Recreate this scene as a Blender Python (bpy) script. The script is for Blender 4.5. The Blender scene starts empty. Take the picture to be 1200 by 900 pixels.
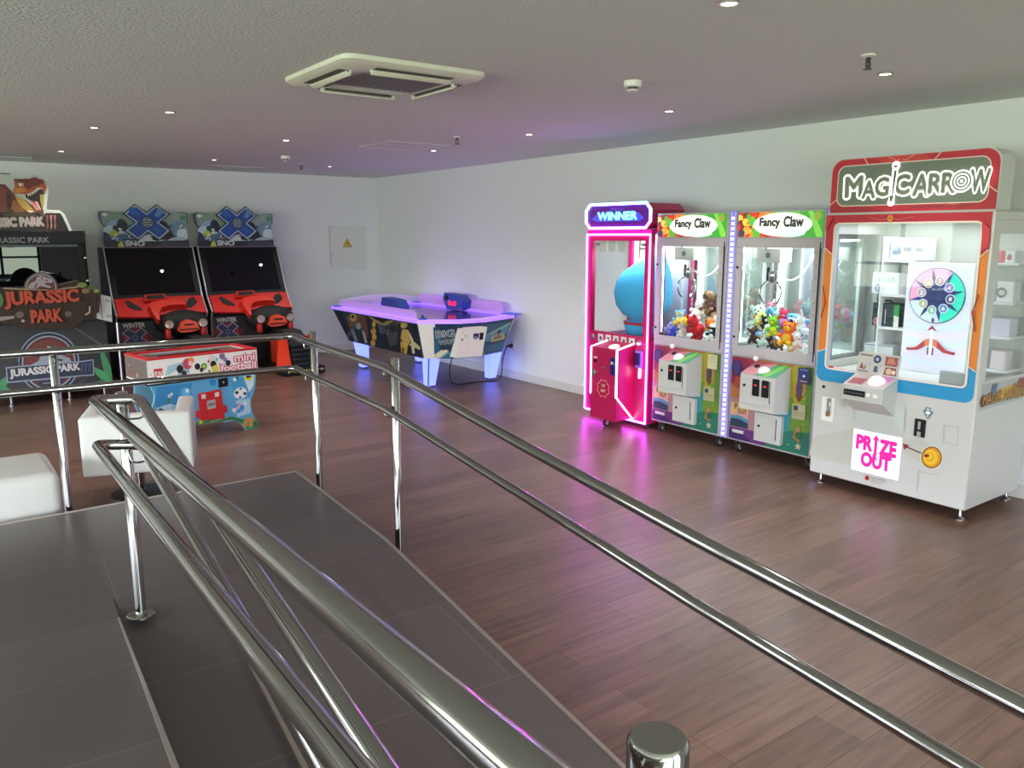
import bpy, bmesh, math, random
from mathutils import Vector, Matrix
from mathutils.geometry import tessellate_polygon
R = math.radians
random.seed(7)
SC = bpy.context.scene
COL = SC.collection

# ------------------------------------------------------------------ camera, sky, light, exposure
F, TILT, YAW, H = 945.0, math.atan(173 / 945), math.atan(704 / 961.0), 1.74
CAM = Vector((0, 0, H))
cd = bpy.data.cameras.new('camera'); cam = bpy.data.objects.new('camera', cd); COL.objects.link(cam)
cd.sensor_width = 36; cd.lens = 36 * F / 1200; cd.clip_start = .02
cam.location = CAM; cam.rotation_euler = (math.pi / 2 - TILT, 0, -YAW)
SC.camera = cam
SC.view_settings.view_transform = 'Standard'; SC.view_settings.look = 'None'
SC.view_settings.gamma = 1; SC.view_settings.use_curve_mapping = False
SC.view_settings.exposure = 0.0
SC.cycles.max_bounces = 10; SC.cycles.diffuse_bounces = 5; SC.cycles.glossy_bounces = 5
SC.cycles.transparent_max_bounces = 24; SC.cycles.transmission_bounces = 6
SC.cycles.sample_clamp_indirect = 4.0; SC.cycles.caustics_reflective = False; SC.cycles.caustics_refractive = False
SC.cycles.blur_glossy = 1.0
W = bpy.data.worlds.new('world'); SC.world = W; W.use_nodes = True
wn, wl = W.node_tree.nodes, W.node_tree.links
tc = wn.new('ShaderNodeTexCoord'); sx = wn.new('ShaderNodeSeparateXYZ'); rp = wn.new('ShaderNodeValToRGB')
wl.new(tc.outputs['Generated'], sx.inputs[0]); wl.new(sx.outputs['Z'], rp.inputs[0])
e = rp.color_ramp.elements
e[0].position = 0.0; e[0].color = (.36, .42, .33, 1)          # lawn below the horizon, bright overcast sky above
e[1].position = .16; e[1].color = (.93, .98, 1.10, 1)
e2 = e.new(.03); e2.color = (.46, .54, .42, 1)
wl.new(rp.outputs[0], wn['Background'].inputs[0]); wn['Background'].inputs[1].default_value = 21.5
ROOM = dict(x0=-5.0, x1=5.86, y0=-3.2, y1=11.55, z1=2.62)
WINS = [(-4.5, -2.2), (-1.9, .6), (.9, 2.6)]        # window openings in the near wall, behind the camera
for (a, b) in WINS:                                             # portals: they give no light, only guide the daylight through the openings
    l = bpy.data.lights.new('portal', 'AREA'); l.shape = 'RECTANGLE'; l.size = b - a; l.size_y = 1.7
    l.cycles.is_portal = True
    o = bpy.data.objects.new('portal', l); COL.objects.link(o)
    o.location = ((a + b) / 2, ROOM['y0'] - .02, 1.55); o.rotation_euler = (R(90), 0, 0)
WINL = [(-2.4, .4), (.8, 3.6), (4.0, 6.8), (7.2, 9.2)]                      # and in the left wall; the farthest is unseen, added to brighten the far end
for (a, b) in WINL:
    l = bpy.data.lights.new('portal', 'AREA'); l.shape = 'RECTANGLE'; l.size = b - a; l.size_y = 1.7
    l.cycles.is_portal = True
    o = bpy.data.objects.new('portal', l); COL.objects.link(o)
    o.location = (ROOM['x0'] - .02, (a + b) / 2, 1.55); o.rotation_euler = (R(90), 0, R(-90))

# ------------------------------------------------------------------ helpers
def ray(px, py):
    u, v = (px - 600) / F, (py - 450) / F
    ct, st, cy, sy = math.cos(TILT), math.sin(TILT), math.cos(YAW), math.sin(YAW)
    fw, up = ct - v * st, -st - v * ct
    return Vector((fw * sy + u * cy, fw * cy - u * sy, up))
def hit(px, py, o, n):
    d = ray(px, py); return CAM + d * ((Vector(o) - CAM).dot(n) / d.dot(n))
def onx(px, py, x): return hit(px, py, (x, 0, 0), Vector((1, 0, 0)))
def ony(px, py, y): return hit(px, py, (0, y, 0), Vector((0, 1, 0)))
def onz(px, py, z): return hit(px, py, (0, 0, z), Vector((0, 0, 1)))

def lin(c):
    if isinstance(c, str):
        c = c.lstrip('#'); c = tuple(int(c[i:i + 2], 16) / 255 for i in (0, 2, 4))
    return tuple((v / 12.92 if v <= .04045 else ((v + .055) / 1.055) ** 2.4) for v in c[:3])

MATS = {}
def mat(name, col='#888888', rough=.5, metal=0.0, emit=0.0, ecol=None, bump=None, spec=.5, coat=0.0):
    if name in MATS: return MATS[name]
    m = bpy.data.materials.new(name); m.use_nodes = True; nt = m.node_tree; b = nt.nodes['Principled BSDF']
    c = lin(col); b.inputs['Base Color'].default_value = (*c, 1)
    b.inputs['Roughness'].default_value = rough; b.inputs['Metallic'].default_value = metal
    b.inputs['Specular IOR Level'].default_value = spec; b.inputs['Coat Weight'].default_value = coat
    if emit:
        b.inputs['Emission Color'].default_value = (*lin(ecol or col), 1); b.inputs['Emission Strength'].default_value = emit
    if bump:
        n = nt.nodes.new('ShaderNodeTexNoise'); n.inputs['Scale'].default_value = bump[0]; n.inputs['Detail'].default_value = 4
        tcn = nt.nodes.new('ShaderNodeTexCoord'); nt.links.new(tcn.outputs['Object'], n.inputs['Vector'])
        bp = nt.nodes.new('ShaderNodeBump'); bp.inputs['Strength'].default_value = bump[1]; bp.inputs['Distance'].default_value = bump[2]
        nt.links.new(n.outputs['Fac'], bp.inputs['Height']); nt.links.new(bp.outputs['Normal'], b.inputs['Normal'])
    MATS[name] = m; return m
def attr_mat(name, rough=.4, emit=0.0, bump=None, coat=0.0):
    m = mat(name, rough=rough, bump=bump, coat=coat); nt = m.node_tree; b = nt.nodes['Principled BSDF']
    a = nt.nodes.new('ShaderNodeVertexColor'); a.layer_name = 'Col'
    nt.links.new(a.outputs['Color'], b.inputs['Base Color'])
    if emit:
        nt.links.new(a.outputs['Color'], b.inputs['Emission Color']); b.inputs['Emission Strength'].default_value = emit
    return m
def glass(name, tint=(1, 1, 1), refl=.07):
    m = bpy.data.materials.new(name); m.use_nodes = True; nt = m.node_tree; nt.nodes.clear()
    o = nt.nodes.new('ShaderNodeOutputMaterial'); t = nt.nodes.new('ShaderNodeBsdfTransparent'); g = nt.nodes.new('ShaderNodeBsdfGlossy')
    g.inputs['Roughness'].default_value = .02; t.inputs['Color'].default_value = (*tint, 1)
    lw = nt.nodes.new('ShaderNodeLayerWeight'); lw.inputs['Blend'].default_value = .12
    mr = nt.nodes.new('ShaderNodeMapRange'); mr.inputs['To Min'].default_value = refl; mr.inputs['To Max'].default_value = .55
    nt.links.new(lw.outputs['Fresnel'], mr.inputs['Value'])
    mx = nt.nodes.new('ShaderNodeMixShader'); nt.links.new(mr.outputs[0], mx.inputs['Fac'])
    nt.links.new(t.outputs[0], mx.inputs[1]); nt.links.new(g.outputs[0], mx.inputs[2]); nt.links.new(mx.outputs[0], o.inputs['Surface'])
    MATS[name] = m; return m

def tag(o, label=None, cat=None, group=None, kind=None):
    for k, v in (('label', label), ('category', cat), ('group', group), ('kind', kind)):
        if v: o[k] = v
    return o
ORG = {}
def thing(name, loc, label, cat, group=None):
    o = bpy.data.objects.new(name, None); COL.objects.link(o); o.location = loc; o.empty_display_size = .1
    ORG[o.name] = Vector(loc); return tag(o, label, cat, group)
def org(o):
    return ORG.get(o.name, Vector((0, 0, 0))) if o else Vector((0, 0, 0))
def link(name, me, parent=None, base=None):
    o = bpy.data.objects.new(name, me); COL.objects.link(o)
    if parent is not None:
        o.parent = parent; ORG[o.name] = org(parent)
    elif base is not None:
        o.location = base; ORG[o.name] = Vector(base)
    return o

class MB:
    """collects solids in world coordinates into one mesh"""
    def __init__(s): s.bm = bmesh.new(); s.mats = []; s.cl = s.bm.loops.layers.float_color.new('Col')
    def mi(s, m):
        if m not in s.mats: s.mats.append(m)
        return s.mats.index(m)
    def _set(s, fs, m, col=None, smooth=False):
        i = s.mi(m)
        for f in fs:
            f.material_index = i; f.smooth = smooth
            if col is not None:
                for l in f.loops: l[s.cl] = (*lin(col), 1)
    def box(s, a, b, m, bev=0.0, seg=2, col=None, M=None):
        a, b = Vector(a), Vector(b)
        c = (a + b) / 2; d = Vector((abs(b.x - a.x), abs(b.y - a.y), abs(b.z - a.z)))
        n0 = set(s.bm.faces)
        r = bmesh.ops.create_cube(s.bm, size=1.0, matrix=Matrix.Translation(c) @ Matrix.Diagonal((*d, 1)))
        vs = r['verts']
        if bev > 0:
            es = list({e for v in vs for e in v.link_edges})
            bmesh.ops.bevel(s.bm, geom=es, offset=min(bev, .49 * min(d)), segments=seg, profile=.5, affect='EDGES')
        fs = [f for f in s.bm.faces if f not in n0]
        if M is not None:
            bmesh.ops.transform(s.bm, matrix=M, verts=list({v for f in fs for v in f.verts}))
        s._set(fs, m, col, bev > 0 and seg > 1); return fs
    def prism(s, pts, d, m, col=None):
        """closed polygon of world points extruded by vector d"""
        d = Vector(d); n = len(pts)
        v0 = [s.bm.verts.new(p) for p in pts]; v1 = [s.bm.verts.new(Vector(p) + d) for p in pts]
        fs = []
        for t in tessellate_polygon([[Vector(p) for p in pts]]):
            fs.append(s.bm.faces.new([v0[i] for i in t])); fs.append(s.bm.faces.new([v1[i] for i in reversed(t)]))
        for i in range(n):
            fs.append(s.bm.faces.new((v0[i], v1[i], v1[(i + 1) % n], v0[(i + 1) % n])))
        bmesh.ops.recalc_face_normals(s.bm, faces=fs); s._set(fs, m, col); return fs
    def face(s, pts, m, col=None):
        vs = [s.bm.verts.new(p) for p in pts]; f = s.bm.faces.new(vs); s._set([f], m, col); return f
    def tube(s, pts, r, m, seg=14, cap=True, closed=False, col=None, bend=0.0):
        pts = [Vector(p) for p in pts]
        if bend > 0:
            q = [pts[0]]
            for i in range(1, len(pts) - 1):
                p0, p, p1 = pts[i - 1], pts[i], pts[i + 1]
                a = (p0 - p); b = (p1 - p); k = min(bend, a.length * .45, b.length * .45)
                A = p + a.normalized() * k; B = p + b.normalized() * k
                for j in range(7):
                    t = j / 6; q.append(A * (1 - t) ** 2 + p * 2 * t * (1 - t) + B * t * t)
            q.append(pts[-1]); pts = q
        rs = r if isinstance(r, (list, tuple)) else [r] * len(pts)
        n = len(pts); rings = []; ref = None
        for i, p in enumerate(pts):
            if closed: t = pts[(i + 1) % n] - pts[i - 1]
            else: t = pts[min(i + 1, n - 1)] - pts[max(i - 1, 0)]
            t.normalize()
            if ref is None:
                ref = Vector((0, 0, 1)) if abs(t.z) < .9 else Vector((1, 0, 0))
            u = (ref - t * ref.dot(t)).normalized(); w = t.cross(u); ref = u
            rings.append([s.bm.verts.new(p + (u * math.cos(k * 2 * math.pi / seg) + w * math.sin(k * 2 * math.pi / seg)) * rs[i]) for k in range(seg)])
        fs = []
        for i in range(n if closed else n - 1):
            A, B = rings[i], rings[(i + 1) % n]
            for k in range(seg):
                fs.append(s.bm.faces.new((A[k], A[(k + 1) % seg], B[(k + 1) % seg], B[k])))
        s._set(fs, m, col, True)
        if cap and not closed:
            c = [s.bm.faces.new(rings[0][::-1]), s.bm.faces.new(rings[-1])]; s._set(c, m, col)
        return fs
    def lathe(s, prof, c, m, axis=(0, 0, 1), seg=24, col=None, smooth=True):
        c = Vector(c); q = Vector((0, 0, 1)).rotation_difference(Vector(axis)); rings = []
        for r, z in prof:
            if r < 1e-6: rings.append([s.bm.verts.new(c + q @ Vector((0, 0, z)))])
            else: rings.append([s.bm.verts.new(c + q @ Vector((r * math.cos(k * 2 * math.pi / seg), r * math.sin(k * 2 * math.pi / seg), z))) for k in range(seg)])
        fs = []
        for A, B in zip(rings, rings[1:]):
            for k in range(seg):
                k2 = (k + 1) % seg
                if len(A) == 1 and len(B) == 1: continue
                if len(A) == 1: fs.append(s.bm.faces.new((A[0], B[k2], B[k])))
                elif len(B) == 1: fs.append(s.bm.faces.new((A[k], A[k2], B[0])))
                else: fs.append(s.bm.faces.new((A[k], A[k2], B[k2], B[k])))
        if len(rings[0]) > 1: fs.append(s.bm.faces.new(rings[0][::-1]))
        if len(rings[-1]) > 1: fs.append(s.bm.faces.new(rings[-1]))
        s._set(fs, m, col, smooth); return fs
    def ball(s, c, r, m, col=None, sub=2, M=None):
        r = r if isinstance(r, (tuple, list)) else (r, r, r)
        n0 = len(s.bm.faces)
        T = Matrix.Translation(Vector(c)) @ (M.to_4x4() if M else Matrix.Identity(4)) @ Matrix.Diagonal((*r, 1))
        v = bmesh.ops.create_icosphere(s.bm, subdivisions=sub, radius=1, matrix=T)['verts']
        fs = list({f for x in v for f in x.link_faces}); s._set(fs, m, col, True); return fs
    def build(s, name, parent=None, base=None, sharp=True):
        o_ = org(parent) if parent is not None else (Vector(base) if base is not None else Vector((0, 0, 0)))
        bmesh.ops.translate(s.bm, verts=s.bm.verts[:], vec=-o_)
        me = bpy.data.meshes.new(name); s.bm.to_mesh(me); s.bm.free()
        for m in s.mats: me.materials.append(m)
        if sharp and hasattr(me, 'set_sharp_from_angle'): me.set_sharp_from_angle(angle=R(40))
        return link(name, me, parent, base)

_TX = {}
def text_tris(txt, offset=0.0):
    k = (txt, offset)
    if k in _TX: return _TX[k]
    cu = bpy.data.curves.new('t', 'FONT'); cu.body = txt; cu.size = 1; cu.offset = offset; cu.resolution_u = 3; cu.fill_mode = 'FRONT'
    ob = bpy.data.objects.new('t', cu); COL.objects.link(ob)
    dg = bpy.context.evaluated_depsgraph_get(); me = ob.evaluated_get(dg).to_mesh()
    tr = []
    vs = [v.co.copy() for v in me.vertices]
    for p in me.polygons:
        v = [vs[i] for i in p.vertices]
        for i in range(1, len(v) - 1): tr.append((v[0].xy, v[i].xy, v[i + 1].xy))
    ob.evaluated_get(dg).to_mesh_clear(); bpy.data.objects.remove(ob); bpy.data.curves.remove(cu)
    xs = [p.x for t in tr for p in t]; ys = [p.y for t in tr for p in t]
    _TX[k] = (tr, (min(xs), min(ys), max(xs), max(ys))); return _TX[k]

class Print:
    """printed artwork on a flat face: coloured polygons in the face's own (s, t) metres"""
    def __init__(s, o, U, V, step=.00025, lift=.0015):
        s.o, s.U, s.V = Vector(o), Vector(U).normalized(), Vector(V)
        s.V = (s.V - s.U * s.V.dot(s.U)).normalized()
        s.N = s.U.cross(s.V); s.mb = MB(); s.n = lift; s.step = step; s.clip = None; s.gain = 1.0
        if s.N.dot(CAM - s.o) < 0: s.N = -s.N
    def px(s, x, y):
        p = hit(x, y, s.o, s.N) - s.o; return (p.dot(s.U), p.dot(s.V))
    def w(s, st): return s.o + s.U * st[0] + s.V * st[1] + s.N * s.n
    def tris(s, tr, col, m):
        fs = []
        for t in tr:
            q = [s.w(p) for p in t]
            if (q[1] - q[0]).cross(q[2] - q[0]).length < 1e-10: continue
            fl = (q[1] - q[0]).cross(q[2] - q[0]).dot(s.N) < 0
            v = [s.mb.bm.verts.new(p) for p in (q[::-1] if fl else q)]
            fs.append(s.mb.bm.faces.new(v))
        if s.gain != 1: col = '#' + ''.join('%02x' % int(int(col[i:i + 2], 16) * s.gain) for i in (1, 3, 5))
        s.mb._set(fs, m, col); s.n += s.step
    def poly(s, st, col, m=None):
        if s.clip:
            st = clip_poly(st, s.clip)
            if len(st) < 3: return
        tr = [[st[i] for i in t] for t in tessellate_polygon([[Vector((p[0], p[1], 0)) for p in st]])]
        s.tris(tr, col, m or MATS['print'])
    def ppoly(s, pts, col, m=None): s.poly([s.px(*p) for p in pts], col, m)
    def ell(s, c, r, col, m=None, n=22, rot=0.0, a0=0, a1=360):
        r = r if isinstance(r, tuple) else (r, r); P = []
        k = n if a1 - a0 >= 360 else n + 1
        for i in range(k):
            a = R(a0 + (a1 - a0) * i / n); x, y = r[0] * math.cos(a), r[1] * math.sin(a)
            P.append((c[0] + x * math.cos(rot) - y * math.sin(rot), c[1] + x * math.sin(rot) + y * math.cos(rot)))
        s.poly(P, col, m)
    def pell(s, c, r, col, m=None, n=20, rot=0.0):
        r = r if isinstance(r, tuple) else (r, r); P = []
        for i in range(n):
            a = 2 * math.pi * i / n; x, y = r[0] * math.cos(a), r[1] * math.sin(a)
            P.append((c[0] + x * math.cos(rot) - y * math.sin(rot), c[1] + x * math.sin(rot) + y * math.cos(rot)))
        s.ppoly(P, col, m)
    def line(s, pts, wd, col, m=None):
        for a, b in zip(pts, pts[1:]):
            a, b = Vector(a), Vector(b); d = (b - a); n = Vector((-d.y, d.x)).normalized() * wd / 2
            s.poly([a + n, b + n, b - n, a - n], col, m)
    def pline(s, pts, wd, col, m=None): s.line([s.px(*p) for p in pts], wd, col, m)
    def text(s, txt, box, col, m=None, off=0.0, shear=0.0, rot=0.0, ref_off=0.0):
        """box = (s0, t0, width, height); off thickens the strokes, ref_off is the thickness that must still fit the box"""
        tr, bb = text_tris(txt); f = ref_off
        kx, ky = box[2] / (bb[2] - bb[0] + 2 * f), box[3] / (bb[3] - bb[1] + 2 * f)
        n = 0 if off <= 0 else 12; sh = [(0, 0)] + [(off * math.cos(2 * math.pi * i / n), off * math.sin(2 * math.pi * i / n)) for i in range(n)]
        if off > .09: sh += [(x * .5, y * .5) for x, y in sh[1:]]
        keep = s.step; s.step = keep * .12 if n else keep
        for dx, dy in sh:
            out = []
            for t in tr:
                q = []
                for p in t:
                    x, y = (p[0] - bb[0] + f + dx) * kx, (p[1] - bb[1] + f + dy) * ky; x += shear * y
                    if rot: x, y = x * math.cos(rot) - y * math.sin(rot), x * math.sin(rot) + y * math.cos(rot)
                    q.append((box[0] + x, box[1] + y))
                out.append(q)
            s.tris(out, col, m or MATS['print'])
        s.step = keep
    def ptext(s, txt, bl, br, hpx, col, m=None, off=0.0, shear=0.0):
        """baseline from pixel bl to pixel br, letter height hpx pixels at bl"""
        a, b = Vector(s.px(*bl)), Vector(s.px(*br)); t = Vector(s.px(bl[0], bl[1] - hpx))
        s.text(txt, (a.x, a.y, (b - a).length, (t - a).length), col, m, off, shear, math.atan2(b.y - a.y, b.x - a.x))
    def build(s, name, parent): return s.mb.build(name, parent, sharp=False)

def clip_poly(poly, rect):
    x0, y0, x1, y1 = rect
    def cut(P, ins, inter):
        out = []
        for i in range(len(P)):
            a, b = P[i - 1], P[i]
            if ins(b):
                if not ins(a): out.append(inter(a, b))
                out.append(b)
            elif ins(a): out.append(inter(a, b))
        return out
    def ix(v): return lambda a, b: (v, a[1] + (b[1] - a[1]) * (v - a[0]) / (b[0] - a[0]))
    def iy(v): return lambda a, b: (a[0] + (b[0] - a[0]) * (v - a[1]) / (b[1] - a[1]), v)
    P = [tuple(p) for p in poly]
    for ins, it in ((lambda p: p[0] >= x0, ix(x0)), (lambda p: p[0] <= x1, ix(x1)), (lambda p: p[1] >= y0, iy(y0)), (lambda p: p[1] <= y1, iy(y1))):
        if P: P = cut(P, ins, it)
    return P

def rrect(x0, y0, x1, y1, r, n=6):
    P = []
    for cx, cy, a in ((x1 - r, y1 - r, 0), (x0 + r, y1 - r, 90), (x0 + r, y0 + r, 180), (x1 - r, y0 + r, 270)):
        for i in range(n + 1):
            t = R(a + 90 * i / n); P.append((cx + r * math.cos(t), cy + r * math.sin(t)))
    return P

def dup(root, d, label=None, group=None):
    r = root.copy(); COL.objects.link(r); r.location = root.location + Vector(d); ORG[r.name] = Vector(r.location)
    if label: r['label'] = label
    if group: r['group'] = group
    for ch in list(root.children):
        c = ch.copy(); COL.objects.link(c); c.parent = r; ORG[c.name] = ORG[r.name]
        for g in list(ch.children):
            k = g.copy(); COL.objects.link(k); k.parent = c; ORG[k.name] = ORG[r.name]
    return r

def inner_lamp(name, loc, sx_, sy_, watts, parent, col=(.93, .97, 1.0)):
    l = bpy.data.lights.new(name, 'AREA'); l.shape = 'RECTANGLE'; l.size = sx_; l.size_y = sy_; l.energy = watts; l.color = col
    o = bpy.data.objects.new('cabinet_lamp', l); COL.objects.link(o); o.parent = parent; o.location = Vector(loc) - org(parent); return o

# ------------------------------------------------------------------ materials
attr_mat('print', .45); attr_mat('print_lit', .4, emit=.75); attr_mat('print_soft', .4, emit=.18); attr_mat('print_glow', .4, emit=1.25)
attr_mat('plush', .95, bump=(160, .5, .004)); attr_mat('plain', .45); attr_mat('gloss', .22, coat=.3)
chrome = mat('polished_steel', '#a9a8a6', .09, 1.0)
steel = mat('satin_steel', '#b5b5b3', .32, 1.0)
white = mat('white_enamel', '#cacac6', .35)
whitep = mat('white_plastic', '#ecebe6', .45)
black = mat('black_plastic', '#0e0e10', .5, spec=.3)
rubber = mat('black_rubber', '#1a1a1c', .7)
screen = mat('dark_screen', '#08080c', .01)
silver = mat('silver_trim', '#c6c6cc', .3, .55)
frame_grey = mat('lilac_grey_frame', '#b9b2b8', .4)
red_plastic = mat('red_plastic', '#c8241c', .35)
magenta = mat('magenta_panel', '#c0186a', .35)
crimson = mat('crimson_panel', '#b0144e', .35)
clear = glass('clear_glass', (.97, .99, .98), .018)
mirror = mat('mirror_panel', '#c3cfca', .08, .75)
acrylic = glass('violet_acrylic', (.80, .66, .90), .08)
pink_led = mat('pink_led', '#ffb0f4', .4, emit=22.0, ecol='#e23cf4')
cyan_led = mat('cyan_led', '#c0f4ff', .4, emit=12.0, ecol='#6fc8ff')
white_led = mat('white_led', '#ffffff', .4, emit=9.0, ecol='#f2f7ff')
violet_led = mat('violet_led', '#d8d0ff', .4, emit=9.0, ecol='#d9d2ff')
blue_glow = mat('blue_glow', '#a0b0ff', .4, emit=2.6, ecol='#5d6dff')
PR, LIT, GLOW = MATS['print'], MATS['print_lit'], MATS['print_glow']

# ------------------------------------------------------------------ the room
wall_m = mat('wall_paint', '#e6e8e8', .75, bump=(18, .12, .01))
def ceiling_material():
    m = mat('stucco_ceiling', '#dedfdd', .9); nt = m.node_tree; b = nt.nodes['Principled BSDF']
    t = nt.nodes.new('ShaderNodeTexCoord'); n = nt.nodes.new('ShaderNodeTexNoise'); n.inputs['Scale'].default_value = 75; n.inputs['Detail'].default_value = 3
    r = nt.nodes.new('ShaderNodeValToRGB'); r.color_ramp.elements[0].position = .38; r.color_ramp.elements[1].position = .68
    nt.links.new(t.outputs['Object'], n.inputs['Vector']); nt.links.new(n.outputs['Fac'], r.inputs[0])
    bp = nt.nodes.new('ShaderNodeBump'); bp.inputs['Strength'].default_value = .8; bp.inputs['Distance'].default_value = .006
    nt.links.new(r.outputs[0], bp.inputs['Height']); nt.links.new(bp.outputs[0], b.inputs['Normal'])
    return m
def wood_material():
    m = mat('wood_plank_floor', rough=.3); nt = m.node_tree; N = nt.nodes; L = nt.links; b = N['Principled BSDF']
    t = N.new('ShaderNodeTexCoord')
    br = N.new('ShaderNodeTexBrick'); br.offset = .37; br.inputs['Scale'].default_value = 1
    br.inputs['Brick Width'].default_value = 1.25; br.inputs['Row Height'].default_value = .19; br.inputs['Mortar Size'].default_value = .0016
    br.inputs['Mortar Smooth'].default_value = .3; br.inputs['Bias'].default_value = 0
    br.inputs['Color1'].default_value = (*lin('#86685a'), 1); br.inputs['Color2'].default_value = (*lin('#71564a'), 1); br.inputs['Mortar'].default_value = (*lin('#4d3930'), 1)
    L.new(t.outputs['Object'], br.inputs['Vector'])
    mp = N.new('ShaderNodeMapping'); mp.inputs['Scale'].default_value = (1.3, 16, 1); L.new(t.outputs['Object'], mp.inputs[0])
    n = N.new('ShaderNodeTexNoise'); n.inputs['Scale'].default_value = 1.6; n.inputs['Detail'].default_value = 6; n.inputs['Roughness'].default_value = .62; n.inputs['Distortion'].default_value = .6
    L.new(mp.outputs[0], n.inputs['Vector'])
    r = N.new('ShaderNodeValToRGB'); r.color_ramp.elements[0].position = .3; r.color_ramp.elements[0].color = (.5, .46, .44, 1)
    r.color_ramp.elements[1].position = .72; r.color_ramp.elements[1].color = (1.25, 1.22, 1.2, 1)
    L.new(n.outputs['Fac'], r.inputs[0])
    mx = N.new('ShaderNodeMix'); mx.data_type = 'RGBA'; mx.blend_type = 'MULTIPLY'; mx.inputs[0].default_value = .8
    L.new(br.outputs['Color'], mx.inputs[6]); L.new(r.outputs[0], mx.inputs[7]); L.new(mx.outputs[2], b.inputs['Base Color'])
    rr = N.new('ShaderNodeMapRange'); rr.inputs['To Min'].default_value = .26; rr.inputs['To Max'].default_value = .42; L.new(n.outputs['Fac'], rr.inputs[0]); L.new(rr.outputs[0], b.inputs['Roughness'])
    bp = N.new('ShaderNodeBump'); bp.inputs['Strength'].default_value = .12; bp.inputs['Distance'].default_value = .002; L.new(n.outputs['Fac'], bp.inputs['Height']); L.new(bp.outputs[0], b.inputs['Normal'])
    return m
RA = R(3.6); RX, RY = math.sin(RA), math.cos(RA)                 # the ramps run 3.6 degrees off the right-hand wall
def tile_material():
    m = mat('dark_floor_tile', rough=.34); nt = m.node_tree; N = nt.nodes; L = nt.links; b = N['Principled BSDF']
    t = N.new('ShaderNodeTexCoord'); mp = N.new('ShaderNodeMapping'); mp.inputs['Rotation'].default_value = (0, 0, RA); mp.inputs['Location'].default_value = (.28, .02, 0)
    L.new(t.outputs['Object'], mp.inputs[0])
    br = N.new('ShaderNodeTexBrick'); br.offset = .5; br.inputs['Scale'].default_value = 1; br.inputs['Brick Width'].default_value = 1.2; br.inputs['Row Height'].default_value = .6
    br.inputs['Mortar Size'].default_value = .0022; br.inputs['Color1'].default_value = (*lin('#544c49'), 1); br.inputs['Color2'].default_value = (*lin('#4f4845'), 1); br.inputs['Mortar'].default_value = (*lin('#6e6661'), 1)
    L.new(mp.outputs[0], br.inputs['Vector'])
    n = N.new('ShaderNodeTexNoise'); n.inputs['Scale'].default_value = 2.2; n.inputs['Detail'].default_value = 5; L.new(t.outputs['Object'], n.inputs['Vector'])
    r = N.new('ShaderNodeValToRGB'); r.color_ramp.elements[0].color = (.82, .82, .82, 1); r.color_ramp.elements[1].color = (1.12, 1.1, 1.08, 1); L.new(n.outputs['Fac'], r.inputs[0])
    mx = N.new('ShaderNodeMix'); mx.data_type = 'RGBA'; mx.blend_type = 'MULTIPLY'; mx.inputs[0].default_value = 1
    L.new(br.outputs['Color'], mx.inputs[6]); L.new(r.outputs[0], mx.inputs[7]); L.new(mx.outputs[2], b.inputs['Base Color'])
    return m
wood, tile, stucco = wood_material(), tile_material(), ceiling_material()
trimw = mat('skirting_white', '#d9d8d2', .5); trim_metal = mat('edge_profile', '#a89e94', .35, .7)
x0, x1, y0, y1, z1 = ROOM['x0'], ROOM['x1'], ROOM['y0'], ROOM['y1'], ROOM['z1']
def struct(name, mb): return tag(mb.build(name), kind='structure')
b = MB(); b.box((x0, y0, -.1), (x1, y1, 0), wood); struct('floor', b)
b = MB(); b.box((x0 - .2, y0 - .2, z1), (x1 + .2, y1 + .2, z1 + .15), stucco); struct('ceiling', b)
b = MB(); b.box((x0 - .2, y1, -.1), (x1 + .2, y1 + .2, z1), wall_m); struct('wall_far', b)
b = MB(); b.box((x1, y0, -.1), (x1 + .2, y1, z1), wall_m); struct('wall_right', b)
b = MB(); b.box((x0 - .2, y0, -.1), (x0, y1, .7), wall_m); b.box((x0 - .2, y0, 2.4), (x0, y1, z1), wall_m)
ed = [y0] + [v for w in WINL for v in w] + [y1]
for i in range(0, len(ed), 2): b.box((x0 - .2, ed[i], .7), (x0, ed[i + 1], 2.4), wall_m)
struct('wall_left', b)
b = MB()
b.box((x0 - .2, y0 - .2, -.1), (x1 + .2, y0, .7), wall_m); b.box((x0 - .2, y0 - .2, 2.4), (x1 + .2, y0, z1), wall_m)
ed = [x0 - .2] + [v for w in WINS for v in w] + [x1 + .2]
for i in range(0, len(ed), 2): b.box((ed[i], y0 - .2, .7), (ed[i + 1], y0, 2.4), wall_m)
struct('wall_near', b)
wf = mat('window_frame', '#3a3d3c', .4)
for i, (a, c) in enumerate(WINS):
    b = MB(); yy = y0 - .1
    for xa, xb, za, zb in ((a, a + .06, .7, 2.4), (c - .06, c, .7, 2.4), (a, c, .7, .76), (a, c, 2.34, 2.4), ((a + c) / 2 - .03, (a + c) / 2 + .03, .7, 2.4), (a, c, 1.2, 1.25)):
        b.box((xa, yy - .03, za), (xb, yy + .03, zb), wf)
    struct('window_%d' % (i + 1), b)
for i, (a, c) in enumerate(WINL):
    b = MB(); xx = x0 - .1
    for ya, yb, za, zb in ((a, a + .06, .7, 2.4), (c - .06, c, .7, 2.4), (a, c, .7, .76), (a, c, 2.34, 2.4), ((a + c) / 2 - .03, (a + c) / 2 + .03, .7, 2.4), (a, c, 1.2, 1.25)):
        b.box((xx - .03, ya, za), (xx + .03, yb, zb), wf)
    struct('window_%d' % (i + 4), b)  # the last one frames the added far opening
b = MB(); b.box((x0, y1 - .016, 0), (x1, y1, .10), trimw, .004, 1); struct('baseboard_far', b)
b = MB(); b.box((x1 - .016, y0, 0), (x1, y1 - .016, .10), trimw, .004, 1); struct('baseboard_right', b)

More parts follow.
